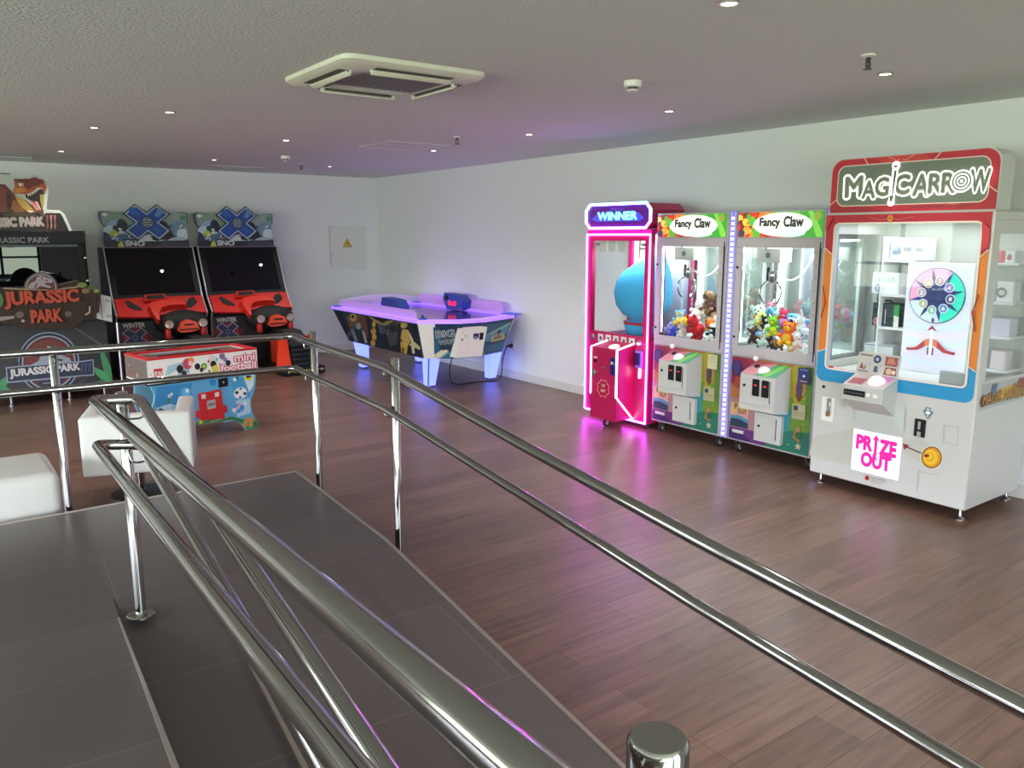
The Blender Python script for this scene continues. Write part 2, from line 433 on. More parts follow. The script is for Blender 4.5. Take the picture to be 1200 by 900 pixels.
# raised tiled platform: landing, lower ramp down to the wood floor, upper ramp behind the camera
SX, SY = .521, 3.43
def al(x, y, d): return (x - RX * d, y - RY * d)                 # a point d metres towards the camera along the ramp
P1, P2 = (x0, 4.93), (1.908, 5.033); P3 = al(*P2, 1.465); P5 = (SX, SY); P4 = al(SX, SY, -.22); P6 = (x0, 3.775)
LZ = .20; LR = 2.27; P3e = al(*P3, LR); P4e = al(*P4, LR)
UR = 4.3; UZ = LZ + .07 * UR; P5e = al(*P5, UR); P6e = (x0, P6[1] - UR); P5f = al(*P5, 6.55)
b = MB()
def slab(top):
    top = [Vector(p) for p in top]; bot = [Vector((p.x, p.y, -.02)) for p in top]
    n = len(top); v = [b.bm.verts.new(p) for p in top]; w_ = [b.bm.verts.new(p) for p in bot]
    fs = [b.bm.faces.new(v), b.bm.faces.new(w_[::-1])] + [b.bm.faces.new((v[i], w_[i], w_[(i + 1) % n], v[(i + 1) % n])) for i in range(n)]
    bmesh.ops.recalc_face_normals(b.bm, faces=fs); b._set(fs, tile)
Z = lambda p, z: (p[0], p[1], z)
slab([Z(P1, LZ), Z(P2, LZ), Z(P3, LZ), Z(P4, LZ), Z(P5, LZ), Z(P6, LZ)])
slab([Z(P3, LZ), Z(P3e, 0.0), Z(P4e, 0.0), Z(P4, LZ)])
slab([Z(P5, LZ), Z(P5e, UZ), Z(P6e, UZ), Z(P6, LZ)])
slab([Z(P5e, UZ), Z(P5f, UZ), (x0, y0, UZ), Z(P6e, UZ)])
tag(struct('floor_platform', b), kind='structure')
def strip(name, pts, wid, h=.006, side=1):
    """thin metal edge profile along a polyline of floor points"""
    b = MB()
    for p, q in zip(pts, pts[1:]):
        p, q = Vector(p), Vector(q); d = (q - p); n = Vector((d.y, -d.x, 0)).normalized() * wid * side
        b.prism([p, q, q + n, p + n], (0, 0, h), trim_metal)
    struct(name, b)
strip('trim_1', [Z(P1, LZ), Z(P2, LZ)], .014)
strip('trim_2', [Z(P2, LZ), Z(P3, LZ), Z(P3e, .001)], .014)
b = MB(); p, q = Vector(Z(P5, LZ)), Vector(Z(al(*P5, 2.6), LZ + .07 * 2.6)); n_ = Vector((-RY, RX, 0))
b.prism([p, q, q + n_ * .026, p + n_ * .006], (0, 0, .008), trim_metal); struct('trim_3', b)
b = MB(); p, q = Vector(al(.905, 3.5, .35) + (LZ - .02,)), Vector(al(.905, 3.5, 2.3) + (.015,)); n_ = Vector((-RY, RX, 0))
b.prism([p, q, q + n_ * .030, p + n_ * .006], (0, 0, .012), trim_metal); struct('trim_4', b)

# ------------------------------------------------------------------ railings
def rail(name, pts, r, parent, bend=.05):
    b = MB(); b.tube(pts, r, chrome, 18, bend=bend); return b.build(name, parent)
def hook(pts, parent):
    b = MB(); b.tube(pts, .005, chrome, 8, bend=.02); return b.build('bracket', parent)
tr_ = lambda y, zz, xo=1.935: (xo - RX / RY * (5.03 - y), y, zz)
G = thing('guard_railing', (1.93, 5.06, 0), 'two-bar steel railing following the far and right edge of the tiled platform', 'railing')
rail('upper_rail', [(-3.6, 5.03, 1.125), (.31, 5.03, 1.120), (1.935, 5.05, 1.103), tr_(4.8, 1.094), tr_(3.6, 1.092), tr_(2.29, .965), tr_(1.43, .892), tr_(-.3, .775)], .0215, G)
rail('lower_rail', [(-3.6, 5.03, .917), (.30, 5.03, .909), (1.935, 5.05, .893), tr_(4.8, .884), tr_(3.6, .880), tr_(2.29, .770), tr_(1.43, .697), tr_(-.3, .585)], .019, G)
def post(x, y, top, parent, z0=0.0, flange=True, r=.0225, cap=True):
    b = MB(); b.lathe([(r, z0), (r, top - .004), (r - .003, top)], (x, y, 0), chrome, seg=20)
    p = b.build('post', parent)
    if flange:
        b = MB(); b.lathe([(.055, 0), (.055, .004), (.05, .009), (.027, .010)], (x, y, z0), chrome, seg=28); b.build('base_flange', p)
    return p
for (x, y, top, dx, dy) in ((-2.9, 5.085, 1.15, 0, -1), (-1.15, 5.085, 1.15, 0, -1), (.563, 5.085, 1.145, 0, -1), (1.985, 4.84, 1.15, -1, 0), (1.913, 3.62, 1.13, -1, 0)):
    post(x, y, top, G, 0.0, False)
    for hz in (1.10, .89):
        hook([(x, y, hz - .03 - .012), (x + dx * .028, y + dy * .028, hz - .055), (x + dx * .065, y + dy * .055 , hz - .052), (x + dx * .062 , y + dy * .056, hz - .024)], G)
C2 = thing('centre_railing', (.60, 3.40, LZ), 'steel railing between the two ramps, with U bends at a flanged post', 'railing')
def cr(x, y, zz): return (x - RX / RY * (3.36 - y), y, zz)
e0 = -.55
rail('upper_rail', [cr(.497, e0, 1.125 + .082 * (3.36 - e0)), cr(.495, 3.385, 1.123), cr(.655, 3.385, 1.110), cr(.655, .3, 1.11 - .082 * 3.06)], .0215, C2, .045)
rail('lower_rail', [cr(.490, e0, .956 + .083 * (3.30 - e0)), cr(.490, 3.385, .948), cr(.650, 3.385, .925), cr(.650, .3, .925 - .078 * 3.06)], .0205, C2, .045)
post(.600, 3.415, 1.14, C2, LZ)
post(.407, .372, 1.375, C2, LZ + .2, False, .0235)
b = MB(); b.tube([(.55, 3.385, 1.1), (.52, 3.385, 1.04), (.67, 3.385, 1.03), (.675, 3.385, 1.09)], .004, chrome, 8, bend=.03); b.build('bracket', C2)
b = MB(); b.tube([(.60, 3.385, .90), (.61, 3.36, .86), (.66, 3.36, .86), (.66, 3.385, .90)], .004, chrome, 8, bend=.03); b.build('bracket', C2)

# ------------------------------------------------------------------ ceiling fittings
CZ = ROOM['z1']
lamp_w = mat('downlight_lens', '#ffffff', .4, emit=14.0, ecol='#fff4e2')
ring_m = mat('downlight_ring', '#b9aea0', .3, .6)
DOWN = [(2.62, 2.17, 'recessed downlight nearest the camera, at the top edge above the arrow game'),
        (4.41, 2.55, 'recessed downlight beside the sprinkler above the arrow prize machine'),
        (4.45, 4.18, 'recessed downlight in front of the two claw machines, past the round smoke detector'),
        (4.45, 5.82, 'recessed downlight in the violet patch of ceiling above the pink prize machine'),
        (4.47, 7.48, 'recessed downlight just behind the ceiling hatch, towards the far corner'),
        (4.41, 9.96, 'recessed downlight closest to the far right corner of the room'),
        (2.90, 7.51, 'recessed downlight between the air conditioner and the far smoke detector'),
        (2.94, 9.88, 'recessed downlight beside the slot grille above the snowmobile games'),
        (1.59, 6.33, 'recessed downlight closest to the left side of the air conditioner'),
        (1.30, 7.57, 'recessed downlight above the gap between the dinosaur game and the snowmobile games'),
        (1.36, 9.85, 'recessed downlight above the dinosaur shooting game at far left')]
for (x, y, lab) in DOWN:
    t = thing('ceiling_downlight', (x, y, CZ), lab, 'ceiling light', 'recessed ceiling downlights')
    b = MB(); b.lathe([(.044, -.001), (.044, -.005), (.033, -.007), (.031, -.002)], (x, y, CZ), ring_m, seg=20); b.build('trim_ring', t)
    b = MB(); b.lathe([(.030, -.0035), (.0, -.0045)], (x, y, CZ), lamp_w, seg=16); b.build('lens', t)
    l = bpy.data.lights.new('downlight', 'SPOT'); l.energy = 50; l.color = (1, .93, .87); l.spot_size = R(105); l.spot_blend = .8; l.shadow_soft_size = .012
    o = bpy.data.objects.new('downlight', l); COL.objects.link(o); o.parent = t; o.location = (0, 0, -.012)
def sprinkler(x, y, lab):
    t = thing('fire_sprinkler', (x, y, CZ), lab, 'sprinkler', 'ceiling sprinklers')
    b = MB(); b.lathe([(.036, 0), (.036, -.006), (.02, -.012), (.012, -.013)], (x, y, CZ), whitep, seg=20); b.build('escutcheon', t)
    bm_ = mat('sprinkler_metal', '#55504a', .35, .8)
    b = MB(); b.lathe([(.012, -.01), (.012, -.026), (.008, -.028)], (x, y, CZ), bm_, seg=12)
    for s_ in (-1, 1): b.tube([(x + s_ * .008, y, CZ - .026), (x + s_ * .019, y, CZ - .038), (x + s_ * .017, y, CZ - .055), (x + s_ * .004, y, CZ - .066)], .0035, bm_, 8)
    b.lathe([(.004, -.028), (.004, -.06)], (x, y, CZ), bm_, seg=8); b.lathe([(.022, -.066), (.022, -.069), (.0, -.070)], (x, y, CZ), bm_, seg=16)
    b.build('sprinkler_head', t)
sprinkler(3.90, 2.35, 'sprinkler head hanging from the ceiling in front of the arrow machine')
sprinkler(4.04, 6.35, 'sprinkler head hanging beside the ceiling hatch')
sprinkler(3.97, 9.82, 'small far sprinkler head near the corner behind the smoke detector')
def detector(x, y, lab):
    t = thing('smoke_detector', (x, y, CZ), lab, 'smoke detector', 'smoke detectors')
    b = MB(); b.lathe([(.052, 0), (.052, -.014), (.05, -.028), (.043, -.034)], (x, y, CZ), whitep, seg=28); b.build('base', t)
    b = MB(); b.lathe([(.030, -.034), (.026, -.047)], (x, y, CZ), mat('detector_gap', '#4a4a4a', .6), seg=20)
    b.lathe([(.032, -.047), (.034, -.052), (.028, -.056), (0, -.058)], (x, y, CZ), whitep, seg=24); b.build('sensor_cap', t)
detector(3.45, 3.53, 'white smoke detector on the ceiling in front of the claw machines')
detector(3.46, 9.0, 'white smoke detector far back on the ceiling above the snowmobile games')
def slot_grille(xa, xb, yy, lab):
    t = thing('ceiling_slot_grille', ((xa + xb) / 2, yy, CZ), lab, 'air vent', 'ceiling slot grilles')
    b = MB(); w_ = .075
    for ya in (-w_, w_ - .016): b.box((xa, yy + ya, CZ - .008), (xb, yy + ya + .016, CZ - .0005), white)
    for xx in (xa, xb - .016): b.box((xx, yy - w_, CZ - .008), (xx + .016, yy + w_, CZ - .0005), white)
    b.build('frame', t)
    b = MB(); b.box((xa + .016, yy - w_ + .016, CZ - .003), (xb - .016, yy + w_ - .016, CZ - .0005), mat('vent_dark', '#6d6a70', .7))
    for k in (-.035, 0, .035): b.box((xa + .016, yy + k - .006, CZ - .007), (xb - .016, yy + k + .006, CZ - .003), mat('vent_slat', '#a8a5aa', .5))
    b.build('slats', t)
slot_grille(.45, 1.22, 10.95, 'slot air grille on the ceiling above the dinosaur game at far left')
slot_grille(3.12, 3.82, 10.7, 'slot air grille on the ceiling above the snowmobile games')
slot_grille(4.75, 5.45, 11.2, 'slot air grille on the ceiling nearest the far corner')
t = thing('ceiling_hatch', (4.02, 7.30, CZ), 'flush square access hatch in the ceiling near the far corner', 'ceiling hatch')
b = MB(); b.box((3.71, 7.0, CZ - .004), (4.33, 7.60, CZ - .0005), stucco); b.build('panel', t)
b = MB()
for q in ((3.69, 6.98, 4.35, 6.995), (3.69, 7.605, 4.35, 7.62), (3.69, 6.995, 3.705, 7.605), (4.335, 6.995, 4.35, 7.605)):
    b.box((q[0], q[1], CZ - .007), (q[2], q[3], CZ - .0005), white)
b.build('frame', t)
# cassette air conditioner
ax, ay, ah = 2.215, 4.235, .425
t = thing('cassette_air_conditioner', (ax, ay, CZ), 'large square white cassette air conditioner set in the ceiling', 'air conditioner')
acw = mat('ac_white', '#e4e3d4', .4); acd = mat('ac_slot_dark', '#4f4c42', .6); acg = mat('ac_grille', '#8c878a', .55)
b = MB()
o4 = rrect(ax - ah, ay - ah, ax + ah, ay + ah, .07, 5); m4 = rrect(ax - ah + .03, ay - ah + .03, ax + ah - .03, ay + ah - .03, .06, 5); i4 = rrect(ax - .27, ay - .27, ax + .27, ay + .27, .03, 5)
R0 = [b.bm.verts.new((p[0], p[1], CZ - .0005)) for p in o4]; R1 = [b.bm.verts.new((p[0], p[1], CZ - .022)) for p in o4]; R2 = [b.bm.verts.new((p[0], p[1], CZ - .04)) for p in m4]
R3 = [b.bm.verts.new((p[0], p[1], CZ - .046)) for p in i4]
n = len(o4); fs = []
for A, B in ((R0, R1), (R1, R2), (R2, R3)):
    for i in range(n): fs.append(b.bm.faces.new((A[i], A[(i + 1) % n], B[(i + 1) % n], B[i])))
fs.append(b.bm.faces.new(R3)); bmesh.ops.recalc_face_normals(b.bm, faces=fs); b._set(fs, acw, None, False); b.build('housing', t)
b = MB(); b.box((ax - .25, ay - .25, CZ - .052), (ax + .25, ay + .25, CZ - .0465), acg, .004, 1)
for k in range(24): b.box((ax - .235 + k * .02, ay + .13, CZ - .0545), (ax - .229 + k * .02, ay + .235, CZ - .052), acw)
for k in range(12): b.box((ax - .24, ay - .23 + k * .028, CZ - .0535), (ax + .24, ay - .226 + k * .028, CZ - .052), acd)
b.build('intake_grille', t)
for k in range(4):
    Mz = Matrix.Translation((ax, ay, 0)) @ Matrix.Rotation(R(90 * k), 4, 'Z')
    b = MB(); f_ = b.box((-.23, -.375, CZ - .0455), (.23, -.305, CZ - .0435), acd)
    bmesh.ops.transform(b.bm, matrix=Mz, verts=b.bm.verts[:]); s_ = b.build('outlet_slot', t)
    b = MB(); b.box((-.235, -.016, -.004), (.235, .016, .004), acw, .003, 2, M=Matrix.Translation((0, -.322, CZ - .058)) @ Matrix.Rotation(R(-32), 4, 'X'))
    b.box((-.235, -.318, CZ - .057), (-.215, -.306, CZ - .043), acw); b.box((.215, -.318, CZ - .057), (.235, -.306, CZ - .043), acw)
    bmesh.ops.transform(b.bm, matrix=Mz, verts=b.bm.verts[:]); b.build('louvre', s_)
# electrical panel on the far wall
yp = ROOM['y1']
t = thing('electrical_panel', (5.355, yp, 1.24), 'flush white electrical panel door on the far wall with a yellow warning triangle', 'electrical panel')
b = MB(); b.box((5.05, yp - .012, 1.24), (5.66, yp - .0005, 1.905), wall_m, .003, 1); b.build('frame', t)
b = MB(); b.box((5.075, yp - .018, 1.262), (5.64, yp - .012, 1.885), mat('panel_white', '#dcded9', .45), .003, 1)
b.box((5.05, yp - .02, 1.30), (5.07, yp - .012, 1.89), white, .003, 1); d = b.build('door', t)
b = MB(); b.lathe([(.011, 0), (.011, .008), (.0, .009)], (5.095, yp - .018, 1.46), steel, (0, -1, 0), 14); b.build('lock', d)
p = Print((5.34, yp - .018, 1.58), (1, 0, 0), (0, 0, 1))
p.poly([(-.075, 0), (.075, 0), (0, .13)], '#20201a'); p.poly([(-.062, .008), (.062, .008), (0, .115)], '#e3b21c')
p.poly([(.008, .088), (-.020, .050), (-.002, .050), (-.010, .018), (.020, .058), (.003, .058)], '#20201a'); p.build('warning_sign', d)
# socket on the right wall behind the hockey table
t = thing('wall_socket', (5.86, 7.98, .42), 'white wall socket with a black plug beside the air hockey table', 'socket')
b = MB(); b.box((5.848, 7.94, .36), (5.8595, 8.02, .46), white, .006, 2); b.build('faceplate', t)
b = MB(); b.lathe([(.024, 0), (.024, .03), (.014, .05), (.010, .08)], (5.848, 7.985, .41), rubber, (-1, 0, 0), 14); b.build('plug', t)

# ------------------------------------------------------------------ right wall: two claw machines
def caster(x, y, parent, r=.040, z0=0.0):
    b = MB(); b.box((x - .025, y - .022, r * 2 + .012), (x + .025, y + .022, r * 2 + .02), steel)
    b.box((x - .008, y - .022, r * .8), (x + .02, y - .018, r * 2 + .014), steel); b.box((x - .008, y + .018, r * .8), (x + .02, y + .022, r * 2 + .014), steel)
    c = b.build('caster', parent)
    b = MB(); b.lathe([(r * .4, -.014), (r * .92, -.014), (r, -.009), (r, .009), (r * .92, .014), (r * .4, .014)], (x + .008, y, r), rubber, (0, 1, 0), 22)
    b.lathe([(r * .55, -.0155), (r * .55, .0155)], (x + .008, y, r), mat('caster_hub', '#c9c9c6', .4), (0, 1, 0), 16); b.build('wheel', c)
def blob(p, c, r, cols, n=10, seed=1, m=None):
    """loose patch of small coloured leaves, balloons and sparks in printed artwork"""
    rr = random.Random(seed)
    for k in range(n):
        p.ell((c[0] + rr.uniform(-1, 1) * r[0], c[1] + rr.uniform(-1, 1) * r[1]), rr.uniform(.12, .4) * min(r), rr.choice(cols), m, 10)

FX, FY0, FY1, FB = 5.25, 4.25, 5.025, 5.83                       # front plane, right edge, left edge, back
t = thing('claw_machine', (5.54, 4.64, 0), 'lilac-grey claw machine with a rainbow front, standing right beside the pink prize machine', 'claw machine', 'claw machines')
FC1 = t
sZ = .855                                                        # sill of the glass
b = MB()                                                         # cabinet: base, corner posts, header box
b.box((FX, FY0, .10), (FB, FY1, .80), frame_grey, .006, 1)
b.box((FX, FY0, .80), (FB, FY1, sZ), frame_grey, .004, 1)
for ya, yb in ((FY0, FY0 + .035), (FY1 - .035, FY1)):
    b.box((FX, ya, sZ), (FX + .035, yb, 1.72), frame_grey); b.box((FB - .035, ya, sZ), (FB, yb, 1.72), frame_grey)
b.box((FX, FY0, 1.72), (FB, FY1, 1.935), frame_grey, .004, 1)
b.build('cabinet', t)
b = MB()                                                         # door frame round the front glass
gy0, gy1, gz0, gz1 = FY0 + .075, FY1 - .065, .885, 1.655
b.box((FX - .012, FY0 + .012, .80), (FX, FY1 - .012, gz0), frame_grey, .003, 1); b.box((FX - .012, FY0 + .012, gz1), (FX, FY1 - .012, 1.725), frame_grey, .003, 1)
b.box((FX - .012, FY0 + .03, gz0), (FX, gy0, gz1), frame_grey); b.box((FX - .012, gy1, gz0), (FX, FY1 - .012, gz1), frame_grey)
dfr = b.build('glass_door', t)
b = MB(); b.box((FX - .009, gy0, gz0), (FX - .003, gy1, gz1), clear); b.build('front_pane', dfr)
for zz in (1.50, .95):
    b = MB(); b.lathe([(.010, 0), (.010, .006), (0, .007)], (FX - .012, FY1 - .03, zz), black, (-1, 0, 0), 12); b.build('door_lock', dfr)
b = MB()
for k in range(9): b.lathe([(.004, 0), (0, .003)], (FX - .012, FY0 + .05, .9 + k * .09), black, (-1, 0, 0), 8)
b.box((FX - .014, FY0 + .022, .83), (FX - .010, FY0 + .030, 1.70), black); b.build('hinge', dfr)
b = MB(); b.box((FX + .05, FY0 + .012, sZ), (FB - .05, FY0 + .018, 1.72), clear); b.build('side_pane', t)
b = MB(); b.box((FX + .05, FY1 - .018, sZ), (FB - .05, FY1 - .012, 1.72), clear); b.build('side_pane', t)
b = MB(); b.box((FB - .022, FY0 + .035, sZ), (FB - .016, FY1 - .035, 1.72), mirror); b.build('back_mirror', t)
b = MB(); pale = mat('inner_white', '#dfe8e6', .5)
b.box((FB - .06, FY1 - .075, sZ), (FB - .022, FY1 - .02, 1.72), pale); b.box((FX + .04, FY0 + .03, 1.66), (FB - .03, FY0 + .05, 1.70), pale); b.box((FX + .04, FY1 - .05, 1.66), (FB - .03, FY1 - .03, 1.70), pale)
b.box((FB - .06, FY0 + .02, sZ), (FB - .03, FY0 + .045, 1.72), pale)
b.build('inner_posts', t)
b = MB()
b.box((FB - .070, FY1 - .062, sZ + .05), (FB - .062, FY1 - .052, 1.66), white_led); b.box((FX + .042, FY1 - .05, sZ + .05), (FX + .048, FY1 - .044, 1.66), white_led)
b.box((FX + .04, FY0 + .06, 1.705), (FX + .06, FY1 - .06, 1.715), white_led); b.box((FX + .038, FY0 + .042, sZ + .05), (FX + .044, FY0 + .048, 1.66), white_led)
b.build('inner_light', t)
inner_lamp('claw machine lamp', (FX + .30, (FY0 + FY1) / 2, 1.705), .5, .35, 13.0, t)
b = MB(); b.box((FX + .03, FY0 + .02, sZ), (FB - .02, FY1 - .02, sZ + .01), pale); b.build('prize_bed', t)
# claw gantry
b = MB(); b.box((FX + .06, FY0 + .05, 1.665), (FX + .085, FY1 - .05, 1.69), steel); b.box((FX + .45, FY0 + .05, 1.665), (FX + .475, FY1 - .05, 1.69), steel)
b.box((FX + .06, 4.78, 1.64), (FX + .48, 4.80, 1.66), steel); b.build('gantry_rail', t)
b = MB(); b.box((FX + .09, 4.68, 1.54), (FX + .24, 4.90, 1.65), white, .008, 2)
p_ = b.build('crane_carriage', t)
b = MB(); b.lathe([(.022, 0), (.022, .004), (0, .005)], (FX + .09, 4.79, 1.595), mat('fan_grey', '#6d7480', .5), (-1, 0, 0), 14); b.build('fan', p_)
b = MB(); b.tube([(FX + .165, 4.79, 1.54), (FX + .165, 4.79, 1.44)], .012, steel, 10); b.lathe([(.03, 0), (.036, -.03), (.03, -.075), (.018, -.09)], (FX + .165, 4.79, 1.47), chrome, seg=18)
b.box((FX + .16, 4.83, 1.40), (FX + .18, 4.85, 1.50), black, .004, 1)
c_ = b.build('claw_head', t)
for k in range(3):
    a = R(120 * k + 20); ca, sa = math.cos(a), math.sin(a); q = lambda r, z_: (FX + .165 + r * ca, 4.79 + r * sa, z_)
    b = MB(); b.tube([q(.02, 1.40), q(.075, 1.375), q(.10, 1.31), q(.075, 1.24), q(.05, 1.22)], .007, chrome, 8, bend=.03); b.build('claw_finger', c_)
b = MB()
def sag(A, B, d, n=14):
    A, B = Vector(A), Vector(B); return [A.lerp(B, i / n) - Vector((0, 0, d * 4 * (i / n) * (1 - i / n))) for i in range(n + 1)]
b.tube(sag((FX + .20, 4.76, 1.45), (FX + .42, 4.62, 1.57), .10), .006, whitep, 8); b.tube(sag((FX + .42, 4.60, 1.57), (FX + .46, 4.36, 1.64), .16), .006, whitep, 8)
b.box((FX + .40, 4.59, 1.56), (FX + .44, 4.63, 1.60), whitep); b.build('coiled_cable', t)
# header sign, backlit
hd = Print((FX - .002, FY1 - .012, 1.735), (0, -1, 0), (0, 0, 1)); hw, hh = FY1 - FY0 - .03, .185; hd.clip = (0, 0, hw, hh)
hd.poly([(0, 0), (hw, 0), (hw, hh), (0, hh)], '#5aa83a', LIT)
hd.poly([(0, 0), (.30, 0), (.22, hh), (0, hh)], '#a83a2c', LIT); hd.poly([(.10, 0), (.42, 0), (.30, hh), (.20, hh)], '#d8842c', LIT)
blob(hd, (.13, .09), (.13, .09), ['#d03a2c', '#e8742a', '#f2c04a', '#7a2e20', '#5aa83a', '#e85a4a'], 34, 3, LIT)
hd.ell((.135, .12), .035, '#58b83c', LIT); hd.ell((.09, .05), .03, '#e8a23a', LIT); hd.ell((.04, .03), .03, '#463a58', LIT)
hd.poly([(.56, hh), (hw, hh), (hw, 0), (.50, 0)], '#3f9a34', LIT); hd.poly([(.62, hh), (.66, hh), (hw, .03), (hw, 0), (.70, 0)], '#7cc24a', LIT)
hd.ell((.70, .15), .03, '#8a9a3a', LIT); hd.ell((.34, .0), .05, '#c8344e', LIT)
hd.ell((.405, .092), (.255, .088), '#eef6ee', LIT, 40); hd.ell((.47, .03), (.14, .03), '#cfe6e2', LIT)
hd.text('Fancy', (.205, .060, .185, .085), '#2a2420', LIT, .05, ref_off=.05); hd.text('Claw', (.418, .072, .172, .082), '#2a2420', LIT, .045, ref_off=.045)
sg = hd.build('header_sign', t)
# lower front artwork
lw = Print((FX - .001, FY1 - .015, .115), (0, -1, 0), (0, 0, 1)); lw_, lh = FY1 - FY0 - .03, .675; lw.clip = (0, 0, lw_, lh); lw.gain = .80
lw.poly([(0, 0), (lw_, 0), (lw_, lh), (0, lh)], '#2f8f6a')
lw.poly([(.40, lh), (lw_, lh), (lw_, .30), (.45, .28)], '#b8b42e'); lw.poly([(.50, .42), (lw_, .42), (lw_, .18), (.48, .16)], '#7fae3c')
lw.poly([(.56, lh), (.62, lh), (.66, .3), (.60, .3)], '#cfc02e'); lw.poly([(.68, lh), (lw_, lh), (lw_, .25), (.70, .3)], '#6a9a3a')
lw.poly([(0, lh), (.50, lh), (.20, .42), (0, .36)], '#a42450'); lw.poly([(.14, lh), (.46, lh), (.24, .50)], '#c23a52'); lw.poly([(.26, lh), (.60, lh), (.34, .58)], '#d8763a')
lw.poly([(0, .46), (.12, .40), (.22, .30), (.10, .28), (0, .30)], '#e08a4e'); lw.poly([(.05, .52), (.18, .50), (.14, .40), (.02, .44)], '#d05044')
lw.poly([(0, .34), (.30, .34), (.36, .06), (0, .14)], '#d8a0a8'); lw.poly([(0, .14), (.20, .10), (.44, .10), (.34, 0), (0, 0)], '#7a3a8c'); lw.poly([(0, .07), (.16, .05), (.24, 0), (0, 0)], '#4a2470')
lw.poly([(.40, .12), (.56, .12), (.58, .32), (.48, .36)], '#3fa8b8'); lw.poly([(.46, .02), (lw_, .02), (lw_, .14), (.54, .16)], '#2a8a74')
lw.ell((.055, .585), (.055, .062), '#3a2f72'); lw.ell((.055, .585), (.03, .058), '#5a4590')
lw.ell((.635, .50), (.055, .062), '#e0a24a'); lw.ell((.635, .50), (.03, .06), '#5a4a6a'); lw.poly([(.60, .455), (.67, .455), (.64, .40), (.63, .40)], '#7a4a3a')
lw.poly([(.60, .12), (.63, .20), (.66, .22), (.68, .14), (.66, .09)], '#c08a4e'); lw.ell((.655, .145), .03, '#2a7a4a'); lw.ell((.645, .19), .02, '#d0a070')
for a_ in (0, 72, 144, 216, 288):
    k = R(a_ + 90); lw.poly([(.655 + .032 * math.cos(k), .06 + .032 * math.sin(k)), (.655 + .014 * math.cos(k + .7), .06 + .014 * math.sin(k + .7)), (.655, .06), (.655 + .014 * math.cos(k - .7), .06 + .014 * math.sin(k - .7))], '#e6dcb4')
for sx_, sy_ in ((.61, .27), (.50, .10), (.69, .24), (.57, .06)): lw.ell((sx_, sy_), .006, '#cfe6c0')
lw.poly([(.585, .385), (.70, .385), (.70, .27), (.585, .27)], '#d9d4a6'); lw.poly([(.60, .37), (.635, .37), (.635, .335), (.60, .335)], '#3a4470')
lw.line([(.60, .32), (.69, .32)], .004, '#8a8a70'); lw.line([(.60, .30), (.68, .30)], .004, '#8a8a70')
art = lw.build('front_artwork', t)
# prize chute at lower left
b = MB(); b.box((FX - .006, 4.815, .215), (FX - .001, 5.0, .425), mat('chute_frame', '#a08a78', .5)); ch = b.build('prize_chute', t)
p = Print((FX - .006, 4.995, .22), (0, -1, 0), (0, 0, 1)); p.clip = (0, 0, .175, .2)
p.poly([(0, 0), (.175, 0), (.175, .2), (0, .2)], '#cfa878'); p.poly([(0, 0), (.175, 0), (.175, .055), (0, .08)], '#23334e'); p.poly([(0, .06), (.08, .07), (.175, .045), (.175, .075), (.09, .1), (0, .09)], '#4a86a8'); p.poly([(0, .1), (.1, .11), (.175, .08), (.175, .11), (.08, .13)], '#d88a9a')
p.text('P.', (.035, .145, .04, .045), '#1c1a1a', off=.02, ref_off=.02); p.text('OUT', (.07, .115, .085, .035), '#1c1a1a', off=.02, ref_off=.02)
p.build('flap', ch)
b = MB(); b.box((FX - .012, 4.86, .17), (FX - .001, 4.97, .195), white, .002, 1); b.build('label_plate', ch)
# control box with slanting top
by0, by1, bx = 4.46, 4.775, FX - .19
b = MB(); b.prism([(FX - .001, by1, .40), (bx, by1, .43), (bx, by1, .70), (FX - .001, by1, .775)], (0, by0 - by1, 0), white); cb = b.build('control_box', t)
b = MB(); b.box((bx - .006, by0 + .03, .475), (bx - .0005, by1 - .02, .675), white, .003, 1); b.box((bx - .0065, by0 + .035, .50), (bx - .0055, by0 + .042, .67), black); dr = b.build('coin_door', cb)
for ya in (by0 + .045, by0 + .13):
    b = MB(); b.box((bx - .014, ya, .545), (bx - .006, ya + .065, .675), black, .004, 1); b.box((bx - .0155, ya + .02, .625), (bx - .014, ya + .045, .633), mat('coin_red', '#e03040', .4, emit=1.2)); b.build('coin_slot', cb)
b = MB(); b.lathe([(.011, 0), (.011, .006), (0, .007)], (bx - .006, by1 - .045, .615), black, (-1, 0, 0), 12); b.build('lock', cb)
n_ = Vector((-.075, 0, .19)).normalized()
p = Print((bx, by1, .70), (0, -1, 0), Vector((.19, 0, .075)), lift=.002); p.clip = (0, 0, by1 - by0, .2)
p.poly([(0, 0), (.315, 0), (.315, .2), (0, .2)], '#d08a8e'); p.poly([(.12, 0), (.315, 0), (.315, .2), (.2, .2)], '#3f9a6a'); p.poly([(.0, .1), (.16, .2), (0, .2)], '#a85a66'); p.poly([(.19, 0), (.24, 0), (.30, .2), (.25, .2)], '#7cc24a')
p.build('control_artwork', cb)
j = Vector((bx + .12, by1 - .06, .70 + .12 * .395))
b = MB(); b.lathe([(.022, .002), (.018, .01), (.006, .014)], j, black, n_, 16); b.tube([j, j + n_ * .055], .005, chrome, 8); b.ball(j + n_ * .07, .021, whitep); b.build('joystick', cb)
k_ = Vector((bx + .075, by1 - .155, .70 + .075 * .395))
b = MB(); b.lathe([(.048, .002), (.045, .008), (.036, .012)], k_, whitep, n_, 24); b.lathe([(.033, .012), (.03, .02), (0, .024)], k_, mat('lit_button', '#f4e8ff', .3, emit=1.6), n_, 24); b.build('button', cb)
